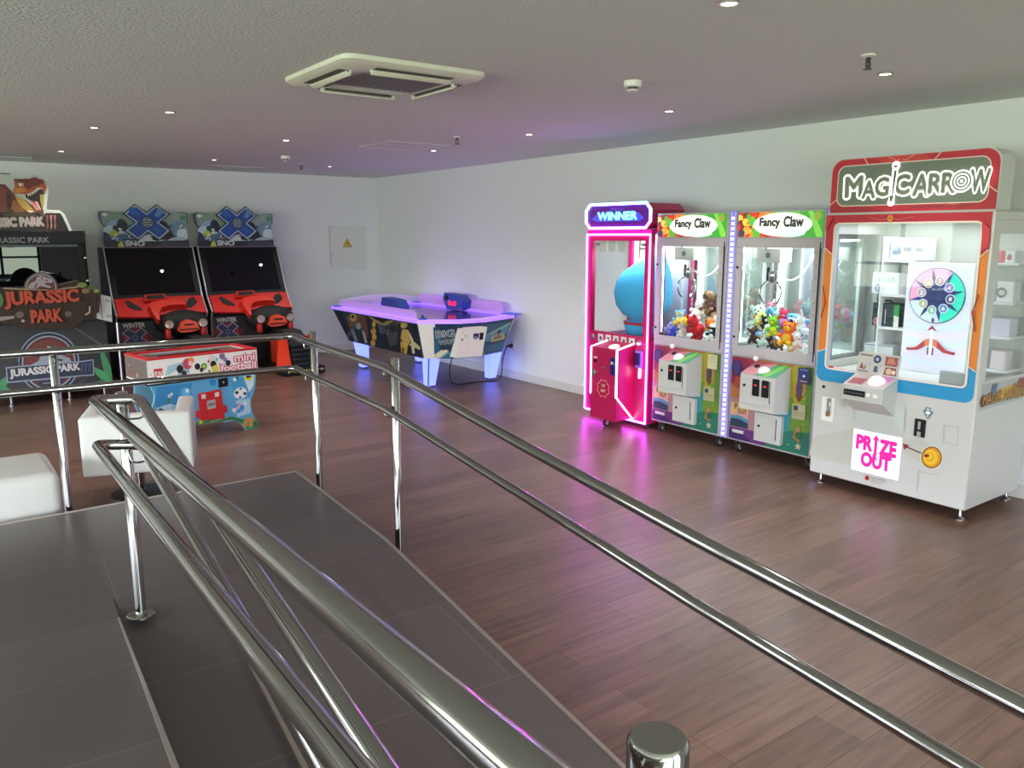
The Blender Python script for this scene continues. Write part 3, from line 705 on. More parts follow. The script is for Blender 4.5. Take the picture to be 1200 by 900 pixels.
# prize door below
b = MB(); b.box((FX - .045, 4.49, .155), (FX - .001, 4.735, .385), white, .004, 1); pd = b.build('service_box', t)
b = MB(); b.box((FX - .05, 4.52, .18), (FX - .045, 4.71, .365), white, .003, 1); b.box((FX - .051, 4.525, .19), (FX - .0495, 4.532, .355), black)
b.lathe([(.010, 0), (.010, .006), (0, .007)], (FX - .05, 4.685, .28), black, (-1, 0, 0), 12); b.build('door', pd)
# LED post on the right-hand side
b = MB(); b.box((FX + .002, 4.170, .10), (FX + .06, FY0 - .001, 1.94), mat('led_channel', '#a7a4d8', .4), .003, 1); lp = b.build('led_post', t)
b = MB(); prev = None
for k in range(89):
    z_ = .125 + k * .0203; ringv = [b.bm.verts.new(q) for q in ((FX - .003, 4.202, z_), (FX - .003, 4.218, z_), (FX + .002, 4.218, z_), (FX + .002, 4.202, z_))]
    if prev:
        fs = [b.bm.faces.new((prev[i], prev[(i + 1) % 4], ringv[(i + 1) % 4], ringv[i])) for i in range(4)]; b._set(fs, violet_led if k % 2 else MATS['led_channel'])
    prev = ringv
b.build('led_strip', lp)
b = MB(); b.box((FX - .002, 4.188, .115), (FX + .0015, 4.197, 1.93), mat('led_wash', '#9a96ff', .4, emit=1.1, ecol='#8d86ff')); b.box((FX - .002, 4.223, .115), (FX + .0015, 4.232, 1.93), MATS['led_wash']); b.build('led_diffuser', lp)
for (x, y) in ((FX + .06, FY0 + .05), (FX + .06, FY1 - .07), (FB - .06, FY0 + .05), (FB - .06, FY1 - .07)): caster(x, y, t)
FC2 = dup(FC1, (0, -.86, 0), 'lilac-grey claw machine with a rainbow front, standing next to the white arrow prize machine')

for root_, dy_, col_ in ((FC1, 0, '#c8c49c'), (FC2, -.86, '#26306a')):
    p = Print((FX - .001, FY1 - .015 + dy_, .115), (0, -1, 0), (0, 0, 1), lift=.02); p.poly([(.625, .665), (.725, .665), (.725, .545), (.625, .545)], col_)
    if dy_: p.line([(.64, .65), (.71, .65)], .006, '#8a96c0'); p.ell((.675, .605), .01, '#e8ecf4', n=10); p.line([(.645, .565), (.705, .565)], .008, '#d08a6a')
    else: p.line([(.635, .645), (.71, .645)], .004, '#9a9674'); p.line([(.635, .625), (.70, .625)], .004, '#9a9674'); p.line([(.635, .605), (.71, .605)], .004, '#9a9674')
    p.build('notice_sticker', root_)

# plush prizes heaped inside
def plush(name, c, s, kind, cols, label, group, seed):
    rr = random.Random(seed); c = Vector(c); b = MB(); m = MATS['plush']; A, B_ = cols[0], cols[1] if len(cols) > 1 else cols[0]
    q = Matrix.Rotation(rr.uniform(-.5, .5), 3, 'X') @ Matrix.Rotation(rr.uniform(-.6, .6), 3, 'Y') @ Matrix.Rotation(rr.uniform(-1.0, 1.0) , 3, 'Z')
    def el(p, r, col): b.ball(c + q @ (Vector(p) * s), tuple(v * s for v in r), m, col, 2, q)
    # toys look along -X
    if kind in ('bear', 'cat', 'bunny'):
        el((0, 0, 0), (.36, .40, .42), A); el((-.20, 0, -.05), (.22, .28, .30), B_); el((-.05, 0, .58), (.33, .37, .33), A); el((-.33, 0, .50), (.14, .18, .13), B_)
        for k in (-1, 1):
            el((-.30, k * .14, .66), (.05, .05, .06), '#181414'); el((-.20, k * .42, .10), (.24, .14, .14), A); el((-.36, k * .26, -.34), (.26, .17, .17), B_)
            if kind == 'bear': el((0, k * .30, .86), (.08, .14, .14), A)
            elif kind == 'cat': el((0, k * .24, .90), (.07, .10, .17), A)
            else: el((.02, k * .18, 1.08), (.08, .11, .34), A)
        el((-.46, 0, .53), (.05, .06, .04), '#181414')
    elif kind == 'bird':
        el((0, 0, .1), (.44, .46, .48), A); el((-.22, 0, -.02), (.28, .34, .32), B_); el((-.46, 0, .22), (.14, .12, .08), '#e88a20')
        for k in (-1, 1): el((-.36, k * .18, .34), (.06, .07, .08), '#181414'); el((0, k * .46, .05), (.22, .09, .26), A); el((-.30, k * .2, -.38), (.22, .14, .08), '#e8a020')
    elif kind == 'whale':
        el((0, 0, 0), (.34, .72, .32), A); el((-.12, 0, -.10), (.28, .60, .24), B_); el((.05, -.76, .16), (.12, .24, .12), A)
        for k in (-1, 1): el((.02 + k * .12, -.92, .26), (.16, .14, .05), A)
        el((-.30, .36, .10), (.04, .05, .06), '#181414'); el((-.26, .1, -.2), (.2, .12, .06), A)
    elif kind == 'octopus':
        el((0, 0, .28), (.42, .44, .44), A)
        for k in range(8): a = k * math.pi / 4; el((.38 * math.cos(a), .38 * math.sin(a), -.14), (.17, .17, .12), B_)
        for k in (-1, 1): el((-.37, k * .15, .34), (.05, .06, .08), '#181414')
    elif kind == 'dog':
        el((.1, 0, 0), (.50, .34, .34), A); el((-.36, 0, .40), (.30, .30, .30), A); el((-.62, 0, .32), (.16, .16, .13), B_); el((-.76, 0, .36), (.05, .06, .05), '#181414')
        for k in (-1, 1): el((-.30, k * .32, .42), (.12, .08, .26), B_); el((-.56, k * .13, .50), (.05, .05, .06), '#181414'); el((-.22, k * .22, -.32), (.13, .12, .2), A); el((.42, k * .22, -.3), (.15, .12, .2), A)
    elif kind == 'star':
        el((0, 0, 0), (.26, .34, .34), A)
        for k in range(5): a = k * 2 * math.pi / 5 + math.pi / 2; el((0, .42 * math.cos(a), .42 * math.sin(a)), (.18, .2, .2), A if k else B_)
        for k in (-1, 1): el((-.25, k * .1, .08), (.04, .05, .06), '#181414')
    o = b.build(name, None, c, sharp=False); return tag(o, label, 'plush toy', group)
PT1 = [
    (786, 386, 5.36, .115, 'octopus', ('#a79ae0', '#8f86d6'), 'lavender round plush low at the left of the toy heap by the pink machine'),
    (796, 376, 5.40, .110, 'bear', ('#8fc6ea', '#f0d850'), 'pale blue plush with yellow paws at upper left, by the pink machine'),
    (803, 377, 5.37, .105, 'bird', ('#f0d43c', '#f6e68a'), 'yellow plush bird amid the toy heap by the pink machine'),
    (800, 391, 5.34, .100, 'bunny', ('#cfc3c0', '#e6dedb'), 'pale grey-pink plush rabbit at the front of the toy heap by the pink machine'),
    (818, 386, 5.35, .150, 'bear', ('#cf2030', '#b51a28'), 'big red plush bear at the front glass by the pink machine'),
    (817, 367, 5.46, .130, 'cat', ('#eef1ee', '#ffffff'), 'white plush cat behind the red bear in the claw machine'),
    (831, 358, 5.52, .165, 'dog', ('#8a6a48', '#6a4c34'), 'large tan plush dog at the top of the toy heap by the pink machine'),
    (838, 367, 5.44, .120, 'bear', ('#54352a', '#c09a80'), 'dark brown plush bear at the right of the toy heap by the pink machine'),
    (842, 380, 5.38, .120, 'bunny', ('#e9f0ee', '#ffffff'), 'white plush rabbit against the right frame of the claw machine by the pink one'),
    (833, 380, 5.34, .100, 'bird', ('#f08030', '#e2344a'), 'orange and red plush bird right of the red bear'),
    (835, 393, 5.33, .095, 'cat', ('#1c1c20', '#e6e8e6'), 'black and white plush cat in the front right corner by the pink machine'),
    (779, 378, 5.45, .110, 'dog', ('#44547c', '#5a6a92'), 'dark blue plush dog against the left glass of the toy heap by the pink machine'),
    (788, 396, 5.34, .085, 'star', ('#3c48d8', '#5a66f0'), 'deep blue plush star at the bottom left of the toy heap by the pink machine'),
    (811, 377, 5.42, .100, 'octopus', ('#a9b4be', '#c4ced6'), 'grey plush octopus between the yellow bird and the red bear'),
    (843, 395, 5.35, .085, 'bear', ('#bcd8b0', '#e8efe2'), 'pale green plush bear in the lower right corner by the pink machine'),
    (822, 372, 5.56, .120, 'star', ('#f4f0ea', '#d8e2ea'), 'off-white plush star at the back of the toy heap by the pink machine'),
]
PT2 = [
    (872, 374, 5.48, .150, 'bear', ('#cfeee4', '#e6f7f2'), 'large pale mint plush bear at upper left of the toy heap beside the arrow machine'),
    (875, 388, 5.38, .110, 'bunny', ('#a9bdb8', '#d6e4df'), 'grey-green plush rabbit at the left frame, in the heap beside the arrow machine'),
    (892, 373, 5.44, .105, 'bird', ('#d6e88a', '#eef4b8'), 'light lime plush bird near the top of the toy heap beside the arrow machine'),
    (886, 383, 5.40, .090, 'star', ('#f2ec52', '#f8f49a'), 'bright yellow plush star left of centre in the heap beside the arrow machine'),
    (900, 370, 5.55, .110, 'octopus', ('#5a9cb4', '#7ab4c6'), 'teal plush octopus at the back of the heap beside the arrow machine'),
    (898, 363, 5.62, .080, 'bear', ('#f08aa0', '#f8b8c4'), 'pink plush bear topmost at the back of the heap beside the arrow machine'),
    (884, 396, 5.35, .125, 'dog', ('#4a3434', '#6a4a46'), 'dark brown plush dog at the front left of the heap beside the arrow machine'),
    (898, 383, 5.40, .095, 'cat', ('#1a1a1e', '#e8ecf0'), 'black and white plush cat amid the heap beside the arrow machine'),
    (891, 392, 5.34, .070, 'bird', ('#6aaee0', '#9ccbee'), 'small sky blue plush bird on top of the dark brown dog'),
    (908, 386, 5.37, .110, 'bear', ('#7ac832', '#d8d838'), 'lime green and yellow plush bear in the middle of the heap beside the arrow machine'),
    (916, 374, 5.44, .095, 'cat', ('#e8345e', '#f4a0ac'), 'crimson pink plush cat near the top centre of the heap beside the arrow machine'),
    (918, 384, 5.40, .105, 'octopus', ('#a070c0', '#b890d2'), 'purple plush octopus under the crimson pink cat'),
    (923, 396, 5.34, .135, 'bear', ('#f4772a', '#f4c030'), 'big orange plush bear with yellow feet in the heap beside the arrow machine'),
    (896, 403, 5.33, .105, 'bunny', ('#dcefe8', '#c9ded8'), 'pale mint plush rabbit low at the front of the heap beside the arrow machine'),
    (905, 409, 5.33, .075, 'cat', ('#202024', '#3a3a40'), 'black plush cat at the bottom front beside the arrow machine'),
    (911, 407, 5.34, .080, 'dog', ('#8a6450', '#c09a80'), 'tan plush dog at the bottom front beneath the orange bear'),
    (934, 374, 5.46, .120, 'whale', ('#6ab8ec', '#d8eef8'), 'sky blue plush whale lying across the top right of the heap beside the arrow machine'),
    (929, 387, 5.42, .095, 'bear', ('#28304e', '#f08830'), 'navy and orange plush bear beneath the blue whale'),
    (939, 383, 5.40, .100, 'bunny', ('#eceef2', '#ffffff'), 'white plush rabbit at the right beneath the blue whale'),
    (943, 394, 5.36, .100, 'octopus', ('#c8d4e8', '#dbe4f2'), 'pale blue-grey plush octopus against the right frame beside the arrow machine'),
    (936, 402, 5.34, .095, 'bear', ('#f4eef0', '#f4c4cc'), 'white plush bear with pink belly at lower right beside the arrow machine'),
    (928, 409, 5.33, .080, 'bird', ('#e6d6a0', '#f2e8c8'), 'cream plush bird at the bottom right front beside the arrow machine'),
    (941, 412, 5.33, .075, 'star', ('#f2f4f6', '#ffffff'), 'small white plush star in the lower right corner beside the arrow machine'),
    (943, 377, 5.52, .085, 'cat', ('#d8508e', '#f0a4c4'), 'magenta plush cat behind the whale by the right glass'),
    (880, 378, 5.56, .120, 'dog', ('#e2f2ec', '#bfe0d6'), 'whitish green plush dog at the back left of the heap beside the arrow machine'),
    (909, 374, 5.56, .090, 'bunny', ('#9fd2dc', '#d2ecf0'), 'pale turquoise plush rabbit at the back centre of the heap beside the arrow machine'),
]
for k, (L, g) in enumerate(((PT1, 'plush toys in the claw machine by the pink machine'), (PT2, 'plush toys in the claw machine by the arrow machine'))):
    for i, (px, py, X, s_, kind, cols, lab) in enumerate(L):
        c = onx(px, py, X); c.z = max(c.z, .868 + s_ * .5); dy_ = -.86 * k; hw_ = s_ * (.95 if kind == 'whale' else .58)
        c.x = max(c.x, FX + .012 + s_ * (.82 if kind == 'dog' else .52)); c.y = min(max(c.y, FY0 + dy_ + .022 + hw_), FY1 + dy_ - .022 - hw_)
        plush('plush_' + {'octopus': 'octopus', 'bear': 'bear', 'bird': 'bird', 'bunny': 'rabbit', 'cat': 'cat', 'dog': 'dog', 'whale': 'whale', 'star': 'star'}[kind], c, s_, kind, cols, lab, g, 100 * k + i)

# ------------------------------------------------------------------ pink prize machine
WX, WY0, WY1, WB = 5.22, 5.06, 5.905, 5.82
t = thing('prize_vending_machine', (5.52, 5.48, 0), 'magenta prize machine outlined in pink neon with a blue WINNER sign on top', 'prize machine')
WIN = t
b = MB()
wy0, wy1, wz0, wz1 = 5.135, 5.835, .835, 1.72
b.box((WX, WY0, .05), (WB, WY1, .80), magenta, .008, 1)                                        # base
for ya, yb in ((WY0, wy0), (wy1, WY1)): b.box((WX, ya, .80), (WX + .05, yb, 1.77), crimson)
b.box((WX, wy0, .80), (WX + .05, wy1, .845), crimson); b.box((WX, wy0, 1.70), (WX + .05, wy1, 1.77), crimson)
b.box((WB - .05, WY0, .80), (WB, WY0 + .05, 1.77), magenta); b.box((WB - .05, WY1 - .05, .80), (WB, WY1, 1.77), magenta)
b.box((WB - .02, WY0 + .05, .80), (WB, WY1 - .05, 1.77), mat('prize_backdrop', '#e2d6e2', .5))
b.box((WX, WY0, 1.77), (WB, WY1, 1.80), magenta, .004, 1); b.build('cabinet', t)
b = MB(); b.box((WX + .012, wy0, .845), (WX + .018, wy1, 1.70), clear); b.build('front_pane', t)
b = MB(); b.box((WX + .05, WY0 + .006, .80), (WB - .05, WY0 + .012, 1.77), clear); b.build('side_pane', t)
b = MB(); b.box((WX + .05, WY1 - .012, .80), (WB - .05, WY1 - .006, 1.77), clear); b.build('side_pane', t)
b = MB(); n_ = .018
for q in (((WX - .012, WY1 - n_, .06), (WX - .001, WY1, 1.765)), ((WX - .012, WY0, .05), (WX - .001, WY0 + n_, 1.765)), ((WX - .012, WY0 + n_, 1.765 - n_), (WX - .001, WY1 - n_, 1.765)),
          ((WX - .012, WY1 - .30, .055), (WX - .001, WY1 - n_, .055 + n_)), ((WX - .012, WY0 + n_, .05), (WX - .001, WY0 + .30, .05 + n_))): b.box(q[0], q[1], pink_led, .003, 1)
b.build('neon_outline', t)
b = MB()
for k, yy in enumerate((5.70, 5.575, 5.45)): b.box((WX + .019, yy - .047, 1.60), (WX + .024, yy + .047, 1.695), white)
b.build('price_tags', t)
for yy in (5.785, 5.19):
    b = MB(); b.lathe([(.036, 0), (.030, -.02), (.012, -.03)], (WX + .05, yy, 1.68), steel, seg=18); b.build('spot_lamp', t)
inner_lamp('prize lamp', (WX + .30, (WY0 + WY1) / 2, 1.765), .45, .6, 13.0, t)
b = MB()
for k in range(5): b.box((WX - .004, 5.725 - k * .105 - .075, .745), (WX - .0005, 5.725 - k * .105, .825), white, .002, 1); b.box((WX - .0048, 5.70 - k * .105 - .03, .77), (WX - .0041, 5.70 - k * .105, .80), mat('tag_ink', '#57424e', .5))
b.build('instruction_tag', t)
b = MB()
for yy in (5.80, 5.17): b.lathe([(.030, 0), (.026, .012), (0, .016)], (WX - .001, yy, .785), steel, (-1, 0, 0), 16)
b.build('speaker_button', t)
b = MB(); b.box((WX + .08, WY0 + .06, .80), (WB - .03, WY1 - .06, .815), mat('prize_floor', '#8a4a86', .5)); b.box((WX + .09, 5.15, 1.62), (WX + .1, 5.30, 1.64), steel); b.box((WX + .09, 5.29, 1.55), (WX + .1, 5.30, 1.72), steel); b.box((WX + .2, 5.09, .82), (WX + .22, 5.11, 1.7), crimson); b.build('prize_bay', t)
# sign on top
sy0, sy1, sz0, sz1, c = 5.055, 5.895, 1.815, 2.03, .055
def octo(y0_, y1_, z0_, z1_, c_, x): return [(x, y0_ + c_, z0_), (x, y1_ - c_, z0_), (x, y1_, z0_ + c_), (x, y1_, z1_ - c_), (x, y1_ - c_, z1_), (x, y0_ + c_, z1_), (x, y0_, z1_ - c_), (x, y0_, z0_ + c_)]
b = MB(); b.prism(octo(sy0, sy1, sz0, sz1, c, 5.20), (.42, 0, 0), crimson); sgn = b.build('sign_box', t)
b = MB(); ring = [Vector(v) for v in octo(sy0, sy1, sz0, sz1, c, 5.193)]
seg_ = ring + [ring[0]]
for i in range(8): b.tube([seg_[i], seg_[i + 1]], .011, cyan_led if 2 <= i <= 6 else mat('lilac_led', '#e4c8ff', .4, emit=12.0, ecol='#a86aff'), 8)
b.build('neon_outline', sgn)
p = Print((5.199, sy1 - .02, sz0 + .01), (0, -1, 0), (0, 0, 1)); sw, sh = .80, .195
p.poly([(c, 0), (sw - c, 0), (sw, c), (sw, sh - c), (sw - c, sh), (c, sh), (0, sh - c), (0, c)], '#7a1690')
p.poly([(.06, .07), (.12, .12), (.68, .12), (.74, .07), (.68, .05), (.12, .05)], '#4a4ad8', LIT)
p.text('WINNER', (.135, .06, .52, .075), '#3a9cff', GLOW, .10, ref_off=.05); p.text('WINNER', (.135, .06, .52, .075), '#a8f0ff', GLOW, .03, ref_off=.05)
p.text('PRIZE OUT', (.31, .145, .17, .02), '#5a5ae0', LIT); p.build('sign_face', sgn)
# control pedestal
py0, py1, pxf = 5.225, 5.575, 5.00
b = MB(); b.prism([(WX - .001, py1, .09), (pxf + .0, py1, .07), (pxf, py1, .735), (WX - .001, py1, .775)], (0, py0 - py1, 0), crimson); ped = b.build('control_pedestal', t)
for yy in (py1 - .002, py0 + .002):
    b = MB()
    b.tube([(pxf - .002, yy, .30), (pxf - .002, yy, .735), (WX - .02, yy, .775)], .0075, white_led if yy < 5.4 else mat('neon_white_pink', '#ffe6ff', .4, emit=6, ecol='#ffd6ff'), 8)
    b.tube([(pxf - .002, yy, .30), (WX - .01, yy, .075) if yy < 5.4 else (pxf + .02, yy, .27)], .0075, white_led if yy < 5.4 else MATS['neon_white_pink'], 8)
    b.build('neon_edge', ped)
b = MB(); b.lathe([(.05, 0), (.05, .008), (.035, .016), (0, .018)], (5.06, 5.33, .748), mat('white_button', '#ffffff', .3, emit=1.2), (-.18, 0, 1), 24); b.build('push_button', ped)
b = MB(); b.box((pxf - .014, 5.245, .50), (pxf - .0005, 5.305, .66), mat('navy_plastic', '#1c1c66', .3), .006, 1); b.box((pxf - .0155, 5.262, .60), (pxf - .014, 5.292, .625), white); b.build('coin_slot', ped)
b = MB(); b.box((pxf - .006, 5.49, .63), (pxf - .0005, 5.535, .645), white); b.box((pxf - .006, 5.498, .595), (pxf - .0005, 5.53, .62), black); b.box((pxf - .006, 5.385, .545), (pxf - .0005, 5.425, .56), steel)
b.lathe([(.030, 0), (.028, .012), (.016, .014), (.016, .02), (0, .02)], (pxf - .0005, 5.525, .495), steel, (-1, 0, 0), 18); b.build('fittings', ped)
p = Print((pxf - .0005, 5.40, .36), (0, -1, 0), (0, 0, 1))
st = lambda r0, r1, n: [((r0 if i % 2 == 0 else r1) * math.cos(i * math.pi / n + .39), (r0 if i % 2 == 0 else r1) * math.sin(i * math.pi / n + .39)) for i in range(2 * n)]
p.poly(st(.092, .072, 8), '#ff8aa8'); p.poly(st(.084, .065, 8), '#a81030')
p.text('18', (-.02, .012, .04, .03), '#f0c8cc'); p.text('GIFT', (-.035, -.035, .07, .026), '#f0c8cc', off=.02, ref_off=.02); p.build('badge', ped)
b = MB(); b.box((WX - .03, 5.115, .56), (WX - .001, 5.195, .72), mat('lilac_box', '#8a6ad0', .4), .004, 1); b.box((WX - .034, 5.13, .59), (WX - .03, 5.195, .70), mat('navy_plastic'), .003, 1)
b.box((WX - .012, 5.145, .47), (WX - .001, 5.16, .575), white_led); b.build('card_reader', t)
p = Print((WX - .001, 5.20, .0), (0, -1, 0), (0, 0, 1)); p.line([(-.04, .16), (.10, .30)], .004, '#d85aa0'); p.line([(-.06, .2), (.02, .29)], .004, '#d85aa0'); p.build('panel_line', t)
caster(5.035, 5.40, ped, .032)
for (x, y) in ((5.27, 5.11), (5.27, 5.84), (5.77, 5.12), (5.77, 5.84)): caster(x, y, t, .022)
# the big blue plush hanging inside it
b = MB(); cc = Vector((5.51, 5.41, 1.235)); ax_ = Vector((.16, -.14, .42)).normalized()
prof = [(0, -.30), (.10, -.295), (.20, -.25), (.27, -.16), (.298, -.05), (.28, .06), (.215, .17), (.145, .265), (.07, .34), (.02, .39), (0, .40)]
b.lathe(prof, cc, MATS['plush'], ax_, 32, '#45b2ee')
b.lathe([(.0, -.14), (.15, -.13), (.185, -.02), (.185, .01), (.15, .03)], cc - Vector((.0, -.02, .31)), MATS['plush'], (0, 0, 1), 28, '#45b2ee'); b.lathe([(.188, 0), (.196, .012), (.188, .026)], cc - Vector((0, -.02, .315)), MATS['plush'], (0, 0, 1), 28, '#c0304a')
for v in b.bm.verts: v.co.x = 5.515 + (v.co.x - cc.x) * .86
o = b.build('plush_drop', None, cc, sharp=False); tag(o, 'giant blue teardrop plush with a red collar inside the pink neon machine', 'plush toy')

# ------------------------------------------------------------------ white arrow prize machine
MX, MY0, MY1, MBk = 5.05, 2.18, 3.262, 5.80
t = thing('arrow_prize_machine', (5.42, 2.72, 0), 'tall white MAGIC ARROW prize machine with a red header and glowing PRIZE OUT panel', 'prize machine')
MA = t
p = Print((MX - .001, MY1, 0), (0, -1, 0), (0, 0, 1))
wTL, wTR, wBR, wBL = p.px(979, 263), p.px(1151, 260), p.px(1133, 445.6), p.px(967.8, 437.8)
ws0, ws1, wt0, wt1 = (wTL[0] + wBL[0]) / 2, (wTR[0] + wBR[0]) / 2, (wBL[1] + wBR[1]) / 2, (wTL[1] + wTR[1]) / 2
MW = MY1 - MY0; Yw = lambda s_: MY1 - s_
TZ = 1.885; FZ = wt0 - .02                                      # cabinet top, prize floor
b = MB()
b.box((MX, MY0, .075), (MBk, MY1, FZ - .02), white, .006, 1)
b.box((MX, MY0, FZ - .02), (MX + .02, MY1, wt0), white); b.box((MX, MY0, wt1), (MX + .02, MY1, TZ), white)
b.box((MX, Yw(ws0), wt0), (MX + .04, MY1, wt1), white); b.box((MX, MY0, wt0), (MX + .04, Yw(ws1), wt1), white)
b.box((MX + .02, MY0, TZ - .05), (MBk, MY1, TZ), white, .004, 1)
for ya, yb in ((MY0, MY0 + .035), (MY1 - .035, MY1)): b.box((MX + .02, ya, FZ - .02), (MX + .09, yb, TZ - .05), white); b.box((MBk - .09, ya, FZ - .02), (MBk, yb, TZ - .05), white); b.box((MX + .09, ya, TZ - .13), (MBk - .09, yb, TZ - .05), white); b.box((MX + .09, ya, FZ - .02), (MBk - .09, yb, FZ + .05), white)
b.box((MBk - .02, MY0 + .035, FZ - .02), (MBk, MY1 - .035, TZ - .05), white)
b.build('cabinet', t)
b = MB(); b.box((MX + .012, Yw(ws1), wt0), (MX + .018, Yw(ws0), wt1), clear); b.build('front_pane', t)
b = MB(); b.box((MX + .09, MY0 + .008, FZ + .05), (MBk - .09, MY0 + .014, TZ - .13), clear); b.build('side_pane', t)
b = MB(); b.box((MX + .09, MY1 - .014, FZ + .05), (MBk - .09, MY1 - .008, TZ - .13), clear); b.build('side_pane', t)
inner_lamp('arrow machine lamp', (MX + .33, 2.72, TZ - .06), .9, .5, 4.8, t, (.88, .94, 1.0)).rotation_euler = (0, 0, R(90))
b = MB(); b.box((MX + .045, MY1 - .05, wt0 + .02), (MX + .053, MY1 - .042, wt1), white_led); b.box((MX + .045, MY0 + .042, wt0 + .02), (MX + .053, MY0 + .05, wt1), white_led); b.build('inner_light', t)
# printed surround: red above, orange in the middle, blue below, each a U-shaped field between two rounded outlines
o0, o1, ot0, ot1 = .006, MW - .016, FZ - .075, TZ - .004
zA, zB = p.px(969, 290)[1], p.px(956, 412)[1]
i_ = .008
def arc(cx, cy, r, a0, a1, n=7): return [(cx + r * math.cos(R(a0 + (a1 - a0) * k / n)), cy + r * math.sin(R(a0 + (a1 - a0) * k / n))) for k in range(n + 1)]
ri, ro = .035, .055
p.poly([(o0, zA), (o0, ot1), (o1, ot1), (o1, zA)] + [(ws1 + i_, zA - .045)] + arc(ws1 + i_ - ri, wt1 + i_ - ri, ri, 0, 90) + arc(ws0 - i_ + ri, wt1 + i_ - ri, ri, 90, 180) + [(ws0 - i_, zA - .045)], '#b3182e')
for (sa, sb, si) in ((o0, ws0 - i_, 1), (o1, ws1 + i_, -1)): p.poly([(sa, zA - .004), (sb, zA - .049), (sb, zB + .030), (sa, zB + .004)], '#d97a24')
p.poly([(o0, zB)] + arc(o0 + ro, ot0 + ro, ro, 180, 270) + arc(o1 - ro, ot0 + ro, ro, 270, 360) + [(o1, zB), (ws1 + i_, zB + .026)] + arc(ws1 + i_ - ri, wt0 - i_ + ri, ri, 360, 270) + arc(ws0 - i_ + ri, wt0 - i_ + ri, ri, 270, 180) + [(ws0 - i_, zB + .026)], '#1f8fc4')
# pale rim of the glass
rim = arc(ws1 - .03, wt1 - .03, .033, 0, 90) + arc(ws0 + .03, wt1 - .03, .033, 90, 180) + arc(ws0 + .03, wt0 + .03, .033, 180, 270) + arc(ws1 - .03, wt0 + .03, .033, 270, 360)
p.line(rim + [rim[0]], .012, '#e8d9d2'); p.line([(o0, zA), (ws0 - i_, zA - .046)], .006, '#ecd2b8'); p.line([(o1, zA), (ws1 + i_, zA - .046)], .006, '#ecd2b8'); p.line([(o0, zB + .002), (ws0 - i_, zB + .028)], .006, '#d8e4ea'); p.line([(o1, zB + .002), (ws1 + i_, zB + .028)], .006, '#d8e4ea')
p.poly([(o0, ot1), (o0, ot1 - .11), (o0 + .05, ot1 - .02)], '#c8323c'); p.poly([(o1 - .05, ot1 - .05), (o1, ot1 - .10), (o1, ot1 - .20), (o1 - .035, zA)], '#c8323c')
cs, ct = .46, ot1 - .028
p.line([(cs - .15, ct + .008), (cs - .06, ct - .008), (cs, ct)], .004, '#c4626a'); p.line([(cs + .15, ct + .008), (cs + .06, ct - .008), (cs, ct)], .004, '#c4626a')
for k in range(6): p.ell((cs + .014 * math.cos(k * math.pi / 3), ct + .014 * math.sin(k * math.pi / 3)), .008, '#d8902c', n=8)
p.ell((cs, ct), .010, '#b05a20', n=10)
for s_, m_ in ((.022, 1), (MW - .040, -1)):                      # little bows on the orange bands
    zc = (zA + zB) / 2 - .01
    bow = [(s_ + m_ * .022 * math.cos(k / 10 * math.pi - math.pi / 2) ** 2 , zc + (k - 5) * .022) for k in range(11)]
    p.line(bow, .008, '#7a1424'); p.ell(bow[5], (.008, .02), '#b0283a')
p.build('window_surround', t)
# lower front artwork
p = Print((MX - .001, MY1, 0), (0, -1, 0), (0, 0, 1))
p.ppoly([(952, 513), (966, 508), (1001, 502), (998, 545), (966, 539), (949, 533)], '#c3c1b8'); p.ppoly([(1058, 513), (1078, 516), (1096, 523), (1093, 545), (1078, 541), (1056, 530)], '#c3c1b8')
p.pline([(1061, 523), (1089, 535)], .010, '#5a4a44'); p.ppoly([(1058, 519.5), (1066, 522), (1060, 527)], '#8a1a2a')
p.pell((1092, 536), (13, 13.8), '#f0ead8'); p.pell((1092, 536), (12.2, 13), '#5a2a18'); p.pell((1092, 536), (11, 11.8), '#d8960e'); p.pell((1091, 536), (8.2, 9), '#f2c226'); p.pell((1090, 535.5), (5.4, 6), '#e2a81a'); p.pell((1089, 535), (3, 3.4), '#f2cc3a'); p.pell((1086.5, 534), (3.2, 2.0), '#9a3a20'); p.pell((1085.5, 533.6), (1.6, 1.2), '#5a1418')
p.ppoly([(1085, 477), (1091, 478), (1091, 482), (1094, 483), (1087.5, 491), (1082, 481), (1085, 481)], '#2f5a7a'); p.ppoly([(1086, 478.4), (1090, 479), (1090, 483), (1091.6, 483.6), (1087.5, 489), (1084, 482.4), (1086, 482.4)], '#e8eef0'); p.pline([(1084.5, 480), (1091, 481.5)], .006, '#2f5a7a'); p.pline([(1085, 485.5), (1090, 486.5)], .005, '#2f5a7a')
p.ppoly([(1014.5, 557), (1019, 558), (1018.6, 563), (1014, 562)], '#c8281c'); p.pell((1016.5, 560), (1.4, 1.5), '#1a1414', n=8)
p.pline([(1021, 559.5), (1039, 563)], .004, '#6a6862'); p.pline([(1021, 562), (1038, 565.4)], .003, '#6a6862'); p.pline([(1021, 564.4), (1034, 567)], .003, '#8a8882')
for a_, b_ in (((1107, 498), (1124, 501)), ((1124, 501), (1122, 522)), ((1122, 522), (1106, 518)), ((1106, 518), (1107, 498)), ((1077, 552), (1102, 557)), ((1077, 552), (1075, 576))): p.pline([a_, b_], .003, '#a9a8a0')
for k in range(5):
    for rr_ in (1.5, 3.2, 5.2): p.pell((990 + rr_ * math.cos(k * 1.257 + rr_), 472.5 + 1.1 * rr_ * math.sin(k * 1.257 + rr_)), (.7, .8), '#a3a199', n=6)
p.ppoly([(1004, 466), (1062, 474), (1060, 506), (1003, 495)], '#c6cac4')
p.build('front_artwork', t)
